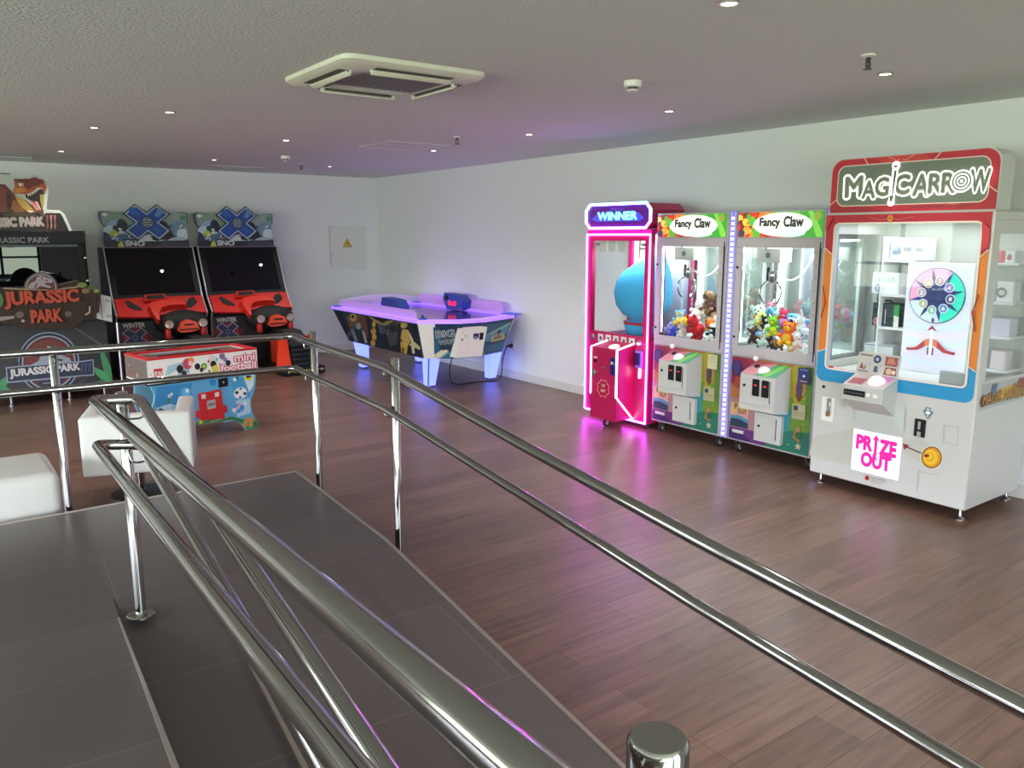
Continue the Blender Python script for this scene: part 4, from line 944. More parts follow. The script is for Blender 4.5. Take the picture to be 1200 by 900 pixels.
# glowing prize hatch
pq = [(1001, 502), (1058, 512), (1054, 562.6), (997.4, 551)]
q = [onx(*v, MX) for v in pq]; ya, yb = max(v.y for v in q), min(v.y for v in q); za = (q[2].z + q[3].z) / 2; zb = (q[0].z + q[1].z) / 2
b = MB(); b.box((MX - .008, yb, za), (MX - .0005, ya, zb), mat('hatch_rim', '#d9dbe6', .4), .002, 1); ht = b.build('prize_hatch', t)
p = Print((MX - .008, ya, za), (0, -1, 0), (0, 0, 1), lift=.0008); hw_, hh_ = ya - yb, zb - za
p.poly([(.004, .004), (hw_ - .004, .004), (hw_ - .004, hh_ - .004), (.004, hh_ - .004)], '#e6ecff', GLOW)
for off, colr in ((.11, '#f9c4ea'), (.06, '#d81488')):
    p.text('PR', (.028, hh_ * .53, .118, .105), colr, LIT if off < .1 else GLOW, off, ref_off=.06); p.text('ZE', (.195, hh_ * .50, .118, .11), colr, LIT if off < .1 else GLOW, off, ref_off=.06); p.text('OUT', (.07, hh_ * .15, .215, .105), colr, LIT if off < .1 else GLOW, off, ref_off=.06)
sx_ = .168
p.poly([(sx_ - .010, hh_ * .42), (sx_ + .012, hh_ * .42), (sx_ + .012, hh_ * .82), (sx_ + .028, hh_ * .82), (sx_ + .001, hh_ * .95), (sx_ - .026, hh_ * .82), (sx_ - .010, hh_ * .82)], '#e01c92', LIT)
p.poly([(sx_ - .012, hh_ * .42), (sx_ - .026, hh_ * .34), (sx_ - .010, hh_ * .36), (sx_ + .001, hh_ * .42), (sx_ + .012, hh_ * .36), (sx_ + .028, hh_ * .34), (sx_ + .014, hh_ * .42)], '#e01c92', LIT)
p.build('hatch_sign', ht)
# coin slot, bill slot, lock
c_ = onx(1078.5, 501, MX)
b = MB(); b.box((MX - .012, c_.y - .035, c_.z - .060), (MX - .0005, c_.y + .035, c_.z + .055), black, .004, 1); b.box((MX - .018, c_.y - .008, c_.z - .01), (MX - .012, c_.y + .008, c_.z + .04), steel); b.box((MX - .014, c_.y - .012, c_.z - .058), (MX - .012, c_.y + .012, c_.z - .025), steel); b.build('coin_slot', t)
c_ = onx(969.5, 479.5, MX)
b = MB(); b.box((MX - .004, c_.y - .05, c_.z - .085), (MX - .0005, c_.y + .045, c_.z + .085), mat('pale_panel', '#f3f2ec', .4), .002, 1); b.box((MX - .02, c_.y - .03, c_.z - .035), (MX - .004, c_.y - .004, c_.z + .085), steel, .004, 1); b.box((MX - .03, c_.y - .028, c_.z - .045), (MX - .004, c_.y - .006, c_.z - .01), mat('brass_hasp', '#8a6a44', .4, .6), .004, 1); b.build('hasp_lock', t)
p = Print((MX + .011, MY1, 0), (0, -1, 0), (0, 0, 1)); p.ppoly([(971, 428.5), (993, 431), (992.5, 436.5), (970.5, 434)], '#e6d8d6'); p.ppoly([(971, 428.5), (977, 429.2), (976.6, 434.6), (970.5, 434)], '#b82c34'); p.pline([(979, 432), (990, 433.4)], .006, '#b86a6a'); p.build('glass_sticker', t)
c_ = onx(965.5, 453, MX); b = MB(); b.lathe([(.011, 0), (.011, .005), (0, .006)], (MX - .0005, c_.y, c_.z), black, (-1, 0, 0), 12); b.build('door_lock', t)
# button shelf
s0, s1 = onx(1006, 455, MX).y, onx(1070, 470, MX).y
yy0, yy1 = 2.665, 2.945; zt = FZ - .005
b = MB(); b.prism([(MX - .0005, yy1, zt - .24), (MX - .17, yy1, zt - .135), (MX - .175, yy1, zt - .035), (MX - .0005, yy1, zt + .03)], (0, yy0 - yy1, 0), white); sh_ = b.build('button_shelf', t)
b = MB(); b.box((MX - .181, yy1 - .16, zt - .105), (MX - .174, yy1 - .012, zt - .065), black, .002, 1)
for k in range(7): b.box((MX - .1825, yy1 - .15 + k * .019, zt - .09), (MX - .181, yy1 - .14 + k * .019, zt - .08), mat('screen_grey', '#5a5a60', .5))
for k in range(2): b.box((MX - .178, yy0 + .035 + k * .05, zt - .10), (MX - .174, yy0 + .065 + k * .05, zt - .075), mat('pale_panel'), .003, 1)
b.build('display', sh_)
n_ = Vector((-.065, 0, .175)).normalized(); c_ = Vector((MX - .10, yy0 + .09, zt - .007))
b = MB(); b.lathe([(.052, .002), (.050, .012), (.042, .02), (.036, .022), (.034, .03), (0, .034)], c_, mat('white_button'), n_, 26); b.build('push_button', sh_)
p = Print((MX - .175, yy1, zt - .035), (0, -1, 0), Vector((.175, 0, .065)), lift=.001); p.poly([(.01, .01), (.27, .01), (.27, .17), (.01, .17)], '#c8b4b8'); p.poly([(.02, .02), (.12, .02), (.12, .1), (.02, .1)], '#a85a62'); p.poly([(.14, .09), (.27, .09), (.27, .17), (.14, .17)], '#d08ac0'); p.build('shelf_artwork', sh_)
# instruction card standing on the shelf
b = MB(); b.prism([(MX - .03, yy1 + .0, zt + .025), (MX - .006, yy1, zt + .165), (MX - .002, yy1, zt + .165), (MX - .026, yy1, zt + .025)], (0, yy0 - yy1 - .01, 0), mat('card_grey', '#b9b6b4', .5)); cdn = b.build('instruction_card', t)
p = Print((MX - .03, yy1, zt + .025), (0, -1, 0), Vector((.024, 0, .14)), lift=.0008)
p.poly([(.005, .005), (.285, .005), (.285, .137), (.005, .137)], '#b4b0ac'); p.line([(.012, .125), (.10, .125)], .009, '#5a5254')
p.ell((.135, .105), .026, '#23284a'); p.ell((.135, .105), .012, '#8a90b0'); p.poly(st(.03, .018, 8) and [(.135 + x, .105 + y_) for x, y_ in st(.030, .017, 8)], '#2a3058'); p.ell((.135, .105), .012, '#9aa0c0')
p.poly([(.19, .07), (.275, .07), (.275, .13), (.19, .13)], '#8a4a48'); p.poly([(.20, .085), (.265, .085), (.24, .125), (.215, .122)], '#b8705a'); p.poly([(.19, .01), (.28, .01), (.27, .06), (.20, .062)], '#7a4446'); p.ell((.225, .035), .02, '#c8a08a'); p.ell((.258, .032), .014, '#d8c0a0')
p.poly([(.02, .035), (.035, .075), (.05, .035), (.07, .07), (.06, .03)], '#7a3a40'); p.poly([(.12, .02), (.15, .02), (.146, .06), (.125, .06)], '#4a4a6a'); p.poly([(.085, .06), (.10, .066), (.085, .072)], '#4a8aa8'); p.poly([(.16, .06), (.175, .066), (.16, .072)], '#4a8aa8')
p.line([(.012, .018), (.09, .018)], .008, '#7a6a6a'); p.build('card_print', cdn)
# header
HD = .17
b = MB(); hp = [(MX - .0, MY1 - .02 - x, z_) for x, z_ in [(0, 1.892)] + [(MW - .02, 1.892)] + arc(MW - .10, 2.16, .085, 0, 90) + arc(.085, 2.16, .085, 90, 180)]
b.prism(hp, (HD, 0, 0), white); hb = b.build('header', t)
p = Print((MX - .001, MY1 - .02, 1.892), (0, -1, 0), (0, 0, 1)); HW, HH = MW - .02, .353
p.poly([(.003, .003), (HW - .003, .003)] + arc(HW - .085, HH - .088, .082, 0, 90) + arc(.085, HH - .088, .082, 90, 180), '#c01a30')
p.poly([(.003, .05), (.003, .003), (.40, .003), (.25, .045), (.08, .055)], '#a8162a'); p.poly([(.30, HH - .006), (.62, HH - .006), (.66, HH - .05), (.36, HH - .05)], '#cf3a34'); p.poly([(HW - .10, .10), (HW - .003, .15), (HW - .003, .003), (HW - .25, .003)], '#b01428'); p.poly([(.35, .02), (.75, .03), (HW - .08, .09), (HW - .22, .035)], '#d25a5e')
for a_, b_ in (((.225, HH - .003), (.265, HH - .06)), ((.72, HH - .003), (.68, HH - .05)), ((.003, .055), (.06, .10)), ((HW - .003, .10), (HW - .07, .15))): p.line([a_, b_], .006, '#e8c4b4')
for m_ in (-1, 1): p.line([(.475 + m_ * .085, HH - .012), (.475 + m_ * .05, HH - .022), (.475 + m_ * .035, HH - .038), (.475 + m_ * .01, HH - .032)], .004, '#e0a8a0')
ip = rrect(.055, .05, HW - .055, HH - .052, .05)
p.poly(rrect(.048, .043, HW - .048, HH - .045, .055), '#e8cfc4'); p.poly(ip, '#6f7a6c')
p.build('header_print', hb)
p = Print((MX - .001, MY1 - .02, 1.892), (0, -1, 0), (0, 0, 1), lift=.008)
def word(txt, sx, tz, w_, h_, rot=0):
    for off, colr, m_ in ((.115, '#fffdf4', GLOW), (.05, '#76806f', PR), (.022, '#c9cdbd', PR), (.004, '#76806f', PR)):
        p.text(txt, (sx, tz, w_, h_), colr, m_, off, 0, rot, ref_off=.0)
word('M', .115, .105, .115, .125, .03); word('A', .235, .095, .085, .105); word('G', .325, .105, .085, .110); word('C', .455, .110, .09, .115)
ax0 = .425
p.line([(ax0 + .012, .055), (ax0 + .025, .285)], .038, '#fffdf4', GLOW); p.ell((ax0 + .0265, .285), .027, '#fffdf4', GLOW); p.ell((ax0 + .012, .06), .024, '#fffdf4', GLOW)
p.poly([(ax0 + .014, .09), (ax0 + .021, .09), (ax0 + .034, .255), (ax0 + .016, .255)], '#59635a'); p.poly([(ax0 - .004, .10), (ax0 + .028, .10), (ax0 + .012, .052)], '#59635a'); p.poly([(ax0 + .014, .28), (ax0 + .025, .268), (ax0 + .036, .28), (ax0 + .036, .296), (ax0 + .025, .284), (ax0 + .014, .296)], '#59635a')
word('A', .575, .100, .095, .120); word('R', .672, .110, .075, .108); word('R', .752, .110, .075, .108); word('W', .915, .108, .105, .118)
p.ell((.865, .168), .066, '#fffdf4', GLOW, 30)
for r_, cl in ((.056, '#7c8676'), (.046, '#f6f6ea'), (.038, '#7c8676'), (.028, '#f6f6ea'), (.020, '#7c8676'), (.010, '#f6f6ea')): p.ell((.865, .168), r_, cl, GLOW if cl[1] == 'f' else PR, 24)
p.build('header_lettering', hb)
p = Print((MX - .001, MY1 - .02, 1.892), (0, -1, 0), (0, 0, 1), lift=.003); p.line([(.55, .028), (.93, .028)], .006, '#6a3438'); p.build('small_print', hb)
b = MB(); b.box((MX - .004, MY0, 1.8855), (MX + .30, MY1 - .02, 1.8915), mat('header_joint', '#b9b4ae', .4)); b.build('header_joint', t)
# side: printed strip under the window
p = Print((MX, MY0 - .001, 0), (1, 0, 0), (0, 0, 1))
c0, c1 = p.px(1151, 451), p.px(1149, 481)
p.poly([(.06, c0[1]), (.70, c0[1] - .005), (.70, c1[1] + .005), (.06, c1[1])], '#b2b4b6')
h0 = c1[1]; hh = c0[1] - c1[1]
rr = random.Random(5)
for k in range(9): p.ell((.09 + k * .068, h0 + hh * (.35 + .03 * k % .2)), (.045, hh * .26), rr.choice(['#b8862a', '#d0a43a', '#8a6a3a', '#a87a30', '#7a3a34']), n=9, rot=rr.uniform(-.6, .6))
p.text('MAGIC ARROW', (.08, h0 + hh * .16, .58, hh * .42), '#5a3a24', off=.06, ref_off=.02); p.text('MAGIC ARROW', (.08, h0 + hh * .16, .58, hh * .42), '#c89a3a', off=.0, ref_off=.02)
p.poly([(.17, h0 + hh * .55), (.24, h0 + hh * .55), (.26, c0[1] - .01), (.19, c0[1] - .01)], '#4a6a8a'); p.poly([(.52, h0 + hh * .6), (.66, h0 + hh * .5), (.68, c0[1] - .02), (.56, c0[1] - .01)], '#8a4a3a')
p.build('side_strip', t)
# levelling feet
for (x, y) in ((MX + .05, MY0 + .045), (MX + .05, MY1 - .065), (MBk - .05, MY0 + .05), (MBk - .05, MY1 - .05)):
    b = MB(); b.lathe([(.030, 0), (.030, .006), (.012, .018), (.009, .022), (.009, .08)], (x, y, 0), steel, seg=18); b.build('levelling_foot', t)
# inside: floor, prize board with the wheel, shelves
b = MB(); b.box((MX + .045, MY0 + .04, FZ - .02), (MBk - .025, MY1 - .04, FZ), whitep); b.build('prize_floor', t)
XB = 5.50
bq = [onx(1064, 308, XB), onx(1141, 308, XB), onx(1132, 441, XB), onx(1055, 422, XB)]
by1_, by0_ = (bq[0].y + bq[3].y) / 2, (bq[1].y + bq[2].y) / 2; bz1_ = (bq[0].z + bq[1].z) / 2
b = MB(); b.box((XB, by0_, FZ), (XB + .05, by1_, bz1_), whitep, .004, 1); bd = b.build('prize_board', t)
p = Print((XB - .0005, by1_, FZ), (0, -1, 0), (0, 0, 1), lift=.001); bw, bh = by1_ - by0_, bz1_ - FZ
p.poly([(.005, .005), (bw - .005, .005), (bw - .005, bh - .005), (.005, bh - .005)], '#d8daf2', MATS['print_soft'])
for k, c__ in enumerate(('#d2def4', '#e0d2ee', '#d0e6f2', '#e6d6ea', '#cfeaf0')): p.line([(.01, .08 + k * .06), (bw * .5, .06 + k * .062), (bw - .01, .10 + k * .062)], .024, c__, MATS['print_soft'])
wc = p.px(1098, 346.5); wr = abs(p.px(1131, 346.5)[0] - wc[0])
p.ell(wc, wr + .006, '#3a4468', MATS['print_soft'], 40)
cols = ['#30e8d0', '#38d8e0', '#4ae0e8', '#f0a8d8', '#f2a0cc', '#f4b4d8', '#c8dcf0', '#cfe8f4', '#30d8c0', '#28e0c8', '#34e6cc', '#3ce8d8']
for k in range(24):
    a0 = k * 15; am = (a0 + 7.5 + 180) % 360 - 180
    p.poly([wc] + [(wc[0] + wr * math.cos(R(a0 + i * 5)), wc[1] + wr * math.sin(R(a0 + i * 5))) for i in range(4)], '#2ee0c6' if -70 < am < 62 else '#f4a0d0' if 62 <= am or am < -165 else '#cfe2f2', MATS['print_soft'])
for k in range(8):
    a = R(k * 45 + 12)
    p.poly([(wc[0] + wr * .30 * math.cos(a - .5), wc[1] + wr * .30 * math.sin(a - .5)), (wc[0] + wr * 1.0 * math.cos(a), wc[1] + wr * 1.0 * math.sin(a)), (wc[0] + wr * .30 * math.cos(a + .5), wc[1] + wr * .30 * math.sin(a + .5))], '#1c2a78', MATS['print_soft'])
for k in range(8):
    a = R(k * 45 + 35); c3 = (wc[0] + wr * .55 * math.cos(a), wc[1] + wr * .55 * math.sin(a))
    p.ell(c3, wr * .175, '#e8e4ee', MATS['print_soft'], 16); p.ell(c3, wr * .15, ['#8a7ac8', '#b07a9a', '#c89a5a', '#b8a0b0', '#a8b48a', '#7ab8a8', '#5a8ac8', '#3a4a90'][k], MATS['print_soft'], 16)
    p.text('47123568'[k], (c3[0] - .009, c3[1] - .012, .018, .024), '#f4eef0', MATS['print_soft'], .03)
p.ell(wc, wr * .36, '#20307a', MATS['print_soft'], 24); p.ell(wc, wr * .33, '#1a2464', MATS['print_soft'], 24)
ac = p.px(1092, 407); 
for m_ in (-1, 1):
    p.poly([(ac[0] + m_ * .012, ac[1] + .055), (ac[0] + m_ * .045, ac[1] + .045), (ac[0] + m_ * .10, ac[1] - .005), (ac[0] + m_ * .155, ac[1] - .018), (ac[0] + m_ * .15, ac[1] - .034), (ac[0] + m_ * .085, ac[1] - .026), (ac[0] + m_ * .03, ac[1] + .01)], '#b02a3a')
    p.poly([(ac[0] + m_ * .012, ac[1] + .06), (ac[0] + m_ * .04, ac[1] + .05), (ac[0] + m_ * .045, ac[1] + .01), (ac[0] + m_ * .014, ac[1] + .01)], '#e87a4a'); p.poly([(ac[0] + m_ * .012, ac[1] - .05), (ac[0] + m_ * .022, ac[1] - .05), (ac[0] + m_ * .022, ac[1] + .0), (ac[0] + m_ * .012, ac[1])], '#6a2a3a')
    p.ell((ac[0] + m_ * .155, ac[1] - .024), .010, '#7a4a34')
p.line([(ac[0], ac[1] - .06), (ac[0], ac[1] + .12)], .010, '#f6e8f0', GLOW); p.poly([(ac[0] - .035, ac[1] + .11), (ac[0], ac[1] + .15), (ac[0] + .035, ac[1] + .11), (ac[0], ac[1] + .125)], '#b82048'); p.ell((ac[0], ac[1] + .185), (.010, .016), '#5a4a6a')
p.build('wheel_print', bd)
b = MB()
lsh, rsh = [], []
for yq in (304, 344, 382): lsh.append(onx(1030, yq, 5.56).z)
for yq in (306.6, 351, 390, 428): rsh.append(onx(1142, yq, 5.62).z)
shm = mat('shelf_white', '#e6e8ee', .4)
for i, z_ in enumerate(lsh): b = MB(); b.box((5.54, by1_ + .012, z_ - .018), (MBk - .021, MY1 - .16, z_), shm, .003, 1); b.build('shelf', t)
for i, z_ in enumerate(rsh): b = MB(); b.box((5.52, MY0 + .04, z_ - .018), (MBk - .021, by0_ - .01, z_), shm, .003, 1); b.build('shelf', t)
b = MB(); b.box((5.55, by1_ + .0, lsh[0] - .018), (MBk - .021, by1_ + .012, lsh[0] + .12), shm) ; b.box((5.53, MY1 - .16, FZ), (MBk - .021, MY1 - .15, lsh[0] + .16), shm); b.build('divider', t)
def carton(cx, cy, z, w_, h_, d, body, label, draw=None, name='prize_carton'):
    """boxed prize facing the glass, centre y, bottom z"""
    b = MB(); b.box((cx, cy - w_ / 2, z + .0005), (cx + d, cy + w_ / 2, z + h_), mat('card_' + body.strip('#'), body, .4), .0025, 1)
    o = b.build(name, None, (cx + d / 2, cy, z)); tag(o, label, 'boxed prize', 'boxed prizes in the arrow machine')
    if draw:
        p = Print((cx - .0002, cy + w_ / 2, z), (0, -1, 0), (0, 0, 1), lift=.0008); draw(p, w_, h_); p.build('box_print', o)
    return o
def d_console(p, w, h):
    p.poly([(w * .38, h * .38), (w * .92, h * .38), (w * .84, h * .56), (w * .36, h * .56)], '#8a8e9a'); p.ell((w * .17, h * .42), h * .2, '#9ab0c4'); p.ell((w * .12, h * .32), h * .1, '#4a6a9a'); p.ell((w * .22, h * .34), h * .1, '#7a86a4')
carton(5.585, onx(1066, 296, 5.6).y, lsh[0], .26, .155, .12, '#eceef2', 'large white boxed prize with a grey device atop the arrow machine shelves', d_console)
def d_phone(p, w, h):
    p.poly([(0, 0), (w * .74, 0), (w * .74, h), (0, h)], '#c01c40'); p.text('A3', (w * .32, h * .18, w * .15, h * .2), '#f2c8d0', rot=1.57); p.text('Redmi', (w * .62, h * .15, w * .42, h * .17), '#f2c8d0', rot=1.57, off=.02); p.ell((w * .08, h * .85), h * .05, '#f2c8d0'); p.ell((w * .86, h * .4), h * .2, '#b03a50'); p.ell((w * .86, h * .6), h * .12, '#4a4a80')
carton(5.56, (MY0 + .05 + by0_ - .02) / 2 + .03, rsh[0], .215, .075, .11, '#ecebf0', 'flat red and white boxed phone on the top right shelf of the arrow machine', d_phone)
def d_head(p, w, h):
    p.ell((w * .5, h * .66), (w * .32, h * .14), '#cfd2d8'); p.ell((w * .72, h * .68), (w * .16, h * .18), '#c2c6cc'); p.ell((w * .27, h * .25), h * .19, '#3a4488'); p.ell((w * .27, h * .25), h * .15, '#e6e8f0'); p.text('2', (w * .24, h * .16, w * .06, h * .18), '#3a4488', off=.03)
carton(5.575, onx(1040, 330, 5.6).y, lsh[1], .20, .15, .11, '#f0f1f4', 'white boxed prize with pictured headphones on the second left shelf of the arrow machine', d_head)
def d_drone(p, w, h):
    p.poly([(w * .80, 0), (w, 0), (w, h * .95), (w * .80, h * .95)], '#2a9a4e'); p.poly([(w * .82, 0), (w, 0), (w, h * .45), (w * .82, h * .5)], '#e6e8ea'); p.poly([(w * .05, h * .8), (w * .16, h * .8), (w * .16, h * .9), (w * .05, h * .9)], '#4a5a5e'); p.ell((w * .2, h * .2), h * .17, '#d8d0d2'); p.ell((w * .2, h * .2), h * .145, '#c03a40'); p.text('3', (w * .165, h * .12, w * .07, h * .17), '#f4e8e8', off=.03); p.line([(w * .5, h * .1), (w * .5, h * .75)], .004, '#e8f0f4'); p.line([(w * .05, h * .45), (w * .78, h * .45)], .002, '#5a6a70')
o = carton(5.575, onx(1040, 367, 5.6).y, lsh[2], .20, .165, .11, '#24343a', 'dark boxed prize with a green end inside the arrow machine', d_drone)
b = MB(); b.tube([(5.60, onx(1040, 367, 5.6).y + .03, lsh[2] + .165), (5.60, onx(1040, 367, 5.6).y + .025, lsh[2] + .182), (5.60, onx(1040, 367, 5.6).y - .025, lsh[2] + .182), (5.60, onx(1040, 367, 5.6).y - .03, lsh[2] + .165)], .005, black, 8, bend=.012); b.build('carry_handle', o)
def d_low(p, w, h):
    p.ell((w * .25, h * .35), h * .28, '#d8d08a'); p.ell((w * .25, h * .35), h * .22, '#f0f0d8'); p.ell((w * .5, h * .3), h * .22, '#4a7ab8'); p.poly([(w * .62, h * .1), (w * .95, h * .1), (w * .95, h * .6), (w * .62, h * .5)], '#a8bccc'); p.line([(0, h * .95), (w, h * .95)], .006, '#7a7e86')
carton(5.56, onx(1034, 408, 5.6).y + .01, FZ, .22, .15, .13, '#c9cfd6', 'pale boxed set standing on the floor of the arrow machine at left', d_low)
def d_ring(p, w, h): p.ell((w * .3, h * .45), h * .25, '#5a5a66'); p.ell((w * .3, h * .45), h * .14, '#d8dae2')
def d_red(p, w, h): p.poly([(w * .1, h * .1), (w * .4, h * .1), (w * .4, h * .4), (w * .1, h * .4)], '#c03a48')
yr = (MY0 + .05 + by0_ - .01) / 2
carton(5.555, yr + .06, rsh[1], .09, .13, .10, '#f0eef2', 'small white box with a red mark on the second right shelf of the arrow machine', d_red)
carton(5.555, yr - .05, rsh[1], .10, .13, .10, '#eeeef4', 'small white box beside the side window on the second right shelf of the arrow machine', d_ring)
carton(5.555, yr, rsh[2], .20, .115, .12, '#d9d2f0', 'plain lilac-white box on the third right shelf of the arrow machine')
carton(5.555, yr + .07, rsh[3], .08, .13, .10, '#aab6c8', 'blue-grey box on the lowest right shelf of the arrow machine', d_ring)
carton(5.555, yr - .05, rsh[3], .09, .12, .10, '#e8d6e2', 'pinkish white box on the lowest right shelf of the arrow machine')
b = MB(); gc = onx(1117, 441, 5.12)
b.box((5.11, gc.y - .08, FZ + .0005), (5.15, gc.y + .08, FZ + .09), mat('grille_grey', '#a4a9b0', .5), .003, 1)
for k in range(7): b.box((5.1075, gc.y - .075, FZ + .01 + k * .011), (5.11, gc.y + .075, FZ + .014 + k * .011), mat('card_grey'))
tag(b.build('speaker_grille', None, (5.13, gc.y, FZ)), 'grey ribbed grille box inside the arrow machine at lower right', 'grille')

# ------------------------------------------------------------------ far wall: twin snowmobile racing cabinets
navy = mat('cabinet_navy', '#181a26', .4)
xa, xb = 1.89, 2.99; xm = (xa + xb) / 2
t = thing('snowmobile_arcade_game', (xm, 10.9, 0), 'snowmobile racing game with a blue X marquee and red dashboard, next to the dinosaur game', 'arcade game', 'snowmobile racing games')
XG1 = t
prof = [(11.50, 0), (11.50, 1.60), (11.20, 1.60), (10.90, .965), (10.72, .78), (10.80, .70), (10.80, 0)]
for k, x_ in enumerate((xa, xb - .03)):
    b = MB(); b.prism([(x_, y_, z_) for y_, z_ in prof], (.03, 0, 0), navy); sp = b.build('side_panel', t)
    b = MB(); b.tube([(x_ + .015, y_ - .006, z_) for y_, z_ in ((11.20, 1.595), (10.90, .965), (10.72, .78), (10.79, .69), (10.79, .02))], .011, silver, 10); b.build('edge_trim', sp)
b = MB(); b.prism([(xa + .03, y_ + .004, z_) for y_, z_ in prof[:5]] + [(xa + .03, 10.81, .70), (xa + .03, 10.81, 0)], (xb - xa - .06, 0, 0), navy); b.build('cabinet', t)
# monitor
V_ = Vector((0, .30, .635)).normalized(); Nn = Vector((0, -.635, .30)).normalized()
def scr(x_, s_, d=0.0): return Vector((x_, 10.90, .965)) + V_ * s_ + Nn * d
b = MB(); L_ = .700
b.prism([scr(xa + .03, .005, .0), scr(xb - .03, .005, .0), scr(xb - .03, L_, .0), scr(xa + .03, L_, .0)], Nn * .012, black); mo = b.build('monitor', t)
b = MB(); b.prism([scr(xa + .09, .06, .012), scr(xb - .09, .06, .012), scr(xb - .09, L_ - .05, .012), scr(xa + .09, L_ - .05, .012)], Nn * .003, screen); b.build('screen', mo)
b = MB(); b.tube([scr(xa + .01, L_ + .003, .012), scr(xb - .01, L_ + .003, .012)], .010, silver, 10); b.build('top_trim', mo)
# marquee board with scalloped sides
mz0, mz1, my = 1.60, 2.05, 11.19
def mq(u, v): return (xa + .0 + u * 1.06, mz0 + v * (mz1 - mz0))
sil = [(.03, 0), (.99, 0), (.985, .18), (.955, .32), (.93, .45), (.945, .58), (.985, .70), (.99, .97), (.96, 1.0), (.72, .96), (.30, .96), (.03, 1.0), (0, .97), (0, .80), (.015, .68), (.05, .55), (.07, .46), (.05, .36), (.03, .25)]
b = MB(); b.prism([(mq(u, v)[0], my, mq(u, v)[1]) for u, v in sil], (0, .05, 0), mat('marquee_edge', '#2a3440', .4)); mar = b.build('marquee', t)
p = Print((xa, my, mz0), (1, 0, 0), (0, 0, 1)); k_ = lambda u, v: (u * 1.06, v * (mz1 - mz0))
inner = [k_(.5 + (u - .5) * .985, .5 + (v - .5) * .975) for u, v in sil]
p.poly(inner, '#5d7a80'); p.clip = (.03, .01, 1.03, .44)
p.poly([k_(.02, .62), k_(.97, .66), k_(.97, 1), k_(.02, 1)], '#7f988c'); p.poly([k_(.6, .62), k_(.97, .66), k_(.97, .96), k_(.66, .95)], '#8aa09c'); p.ell(k_(.93, .84), .035, '#4a8a5a'); p.poly([k_(.02, .9), k_(.06, .96), k_(.10, .9), k_(.06, .84)], '#d8e0dc')
rr = random.Random(4)
for (u, v, w_, h_, c_, ro_) in ((.15, .60, .10, .07, '#8ab0cc', .5), (.10, .50, .08, .05, '#b8d0dc', .2), (.22, .50, .10, .05, '#28384c', -.3), (.30, .42, .12, .06, '#c8d4d4', .1), (.14, .33, .055, .075, '#a8c24a', 0), (.17, .30, .03, .05, '#d8e06a', .3), (.10, .20, .07, .06, '#1e3a5e', .4), (.25, .28, .10, .05, '#4a6a8a', 0), (.38, .35, .05, .05, '#d0c8b0', 0),
    (.55, .24, .16, .06, '#c4d2d8', .1), (.66, .34, .12, .06, '#2a3036', .35), (.74, .36, .11, .055, '#3a3834', -.1), (.80, .30, .12, .05, '#14181c', .1), (.88, .50, .10, .12, '#6a90a4', .3), (.92, .38, .08, .08, '#c4d6dc', -.2), (.85, .22, .12, .035, '#aab8bc', .1), (.70, .55, .07, .09, '#1c2a3a', .2), (.24, .62, .06, .08, '#1a2a3c', .2), (.05, .22, .05, .10, '#1e3050', .1)):
    p.ell(k_(u, v), (w_, h_), c_, rot=ro_, n=9)
for k in range(26): p.ell(k_(rr.uniform(.08, .95), rr.uniform(.15, .7)), (rr.uniform(.008, .03), rr.uniform(.006, .016)), rr.choice(['#dfe8ea', '#8ab0c8', '#1e2c3c', '#c8d4d0', '#344c60']), n=6, rot=rr.uniform(-1, 1))
p.clip = None
p.poly([k_(.03, .01), k_(.985, .01), k_(.975, .20), k_(.24, .16), k_(.04, .20)], '#20242e'); p.poly([k_(.6, .03), k_(.98, .02), k_(.96, .15), k_(.7, .17)], '#343a4c')
p.line([k_(.24, .225), k_(.42, .23)], .012, '#14161c')
p.text('SNO', (.265, .018, .235, .065), '#c4ccd2', off=.05, ref_off=.05); p.poly([k_(.17, .02), k_(.24, .02), k_(.235, .12), k_(.21, .19), k_(.18, .12)], '#b4c04a')
p.build('marquee_print', mar)
# raised X emblem
ex, ez, = xa + .545, mz0 + .315
def X_pts(a, w_): 
    """outline of a diagonal cross with arm length a and arm width w_"""
    P_ = []
    for k in range(4):
        th = R(45 + 90 * k); d = Vector((math.cos(th), math.sin(th))); n2 = Vector((-d.y, d.x)); 
        A_ = d * a - n2 * w_; B2 = d * a + n2 * w_; P_ += [A_, B2, (d + n2).normalized() * w_ * 1.4142]
    return P_
def wide(P_, sx__, sz__): return [(q.x * sx__, q.y * sz__) for q in P_]
b = MB(); b.prism([(ex + q[0], my - .035, ez + q[1]) for q in wide(X_pts(.255, .095), 1.12, .92)], (0, .034, 0), mat('emblem_dark', '#101820', .3)); em = b.build('cross_emblem', t)
p = Print((ex, my - .035, ez), (1, 0, 0), (0, 0, 1), lift=.001)
p.poly(wide(X_pts(.243, .084), 1.12, .92), '#a9bcc4'); p.poly(wide(X_pts(.226, .070), 1.12, .92), '#1f4a9c')
p.poly(wide([Vector((-.16, .10)), Vector((-.20, .17)), Vector((-.13, .20)), Vector((-.06, .09))], 1.1, .92), '#2a5cb4'); p.poly(wide([Vector((.08, .09)), Vector((.13, .20)), Vector((.20, .15)), Vector((.12, .07))], 1.1, .92), '#5a8ab0'); p.poly(wide([Vector((.04, -.06)), Vector((.10, -.17)), Vector((.17, -.12)), Vector((.08, -.04))], 1.1, .92), '#2a54a0')
p.ell((0, 0), .075, '#101820', n=28); p.ell((0, 0), .062, '#9ab0b8', n=28); p.ell((0, 0), .055, '#16202c', n=28)
for k in (-.028, 0, .028): p.line([(k, -.05), (k, .05)], .008, '#9ab0b8'); p.line([(-.05, k), (.05, k)], .008, '#9ab0b8')
p.build('emblem_print', em)
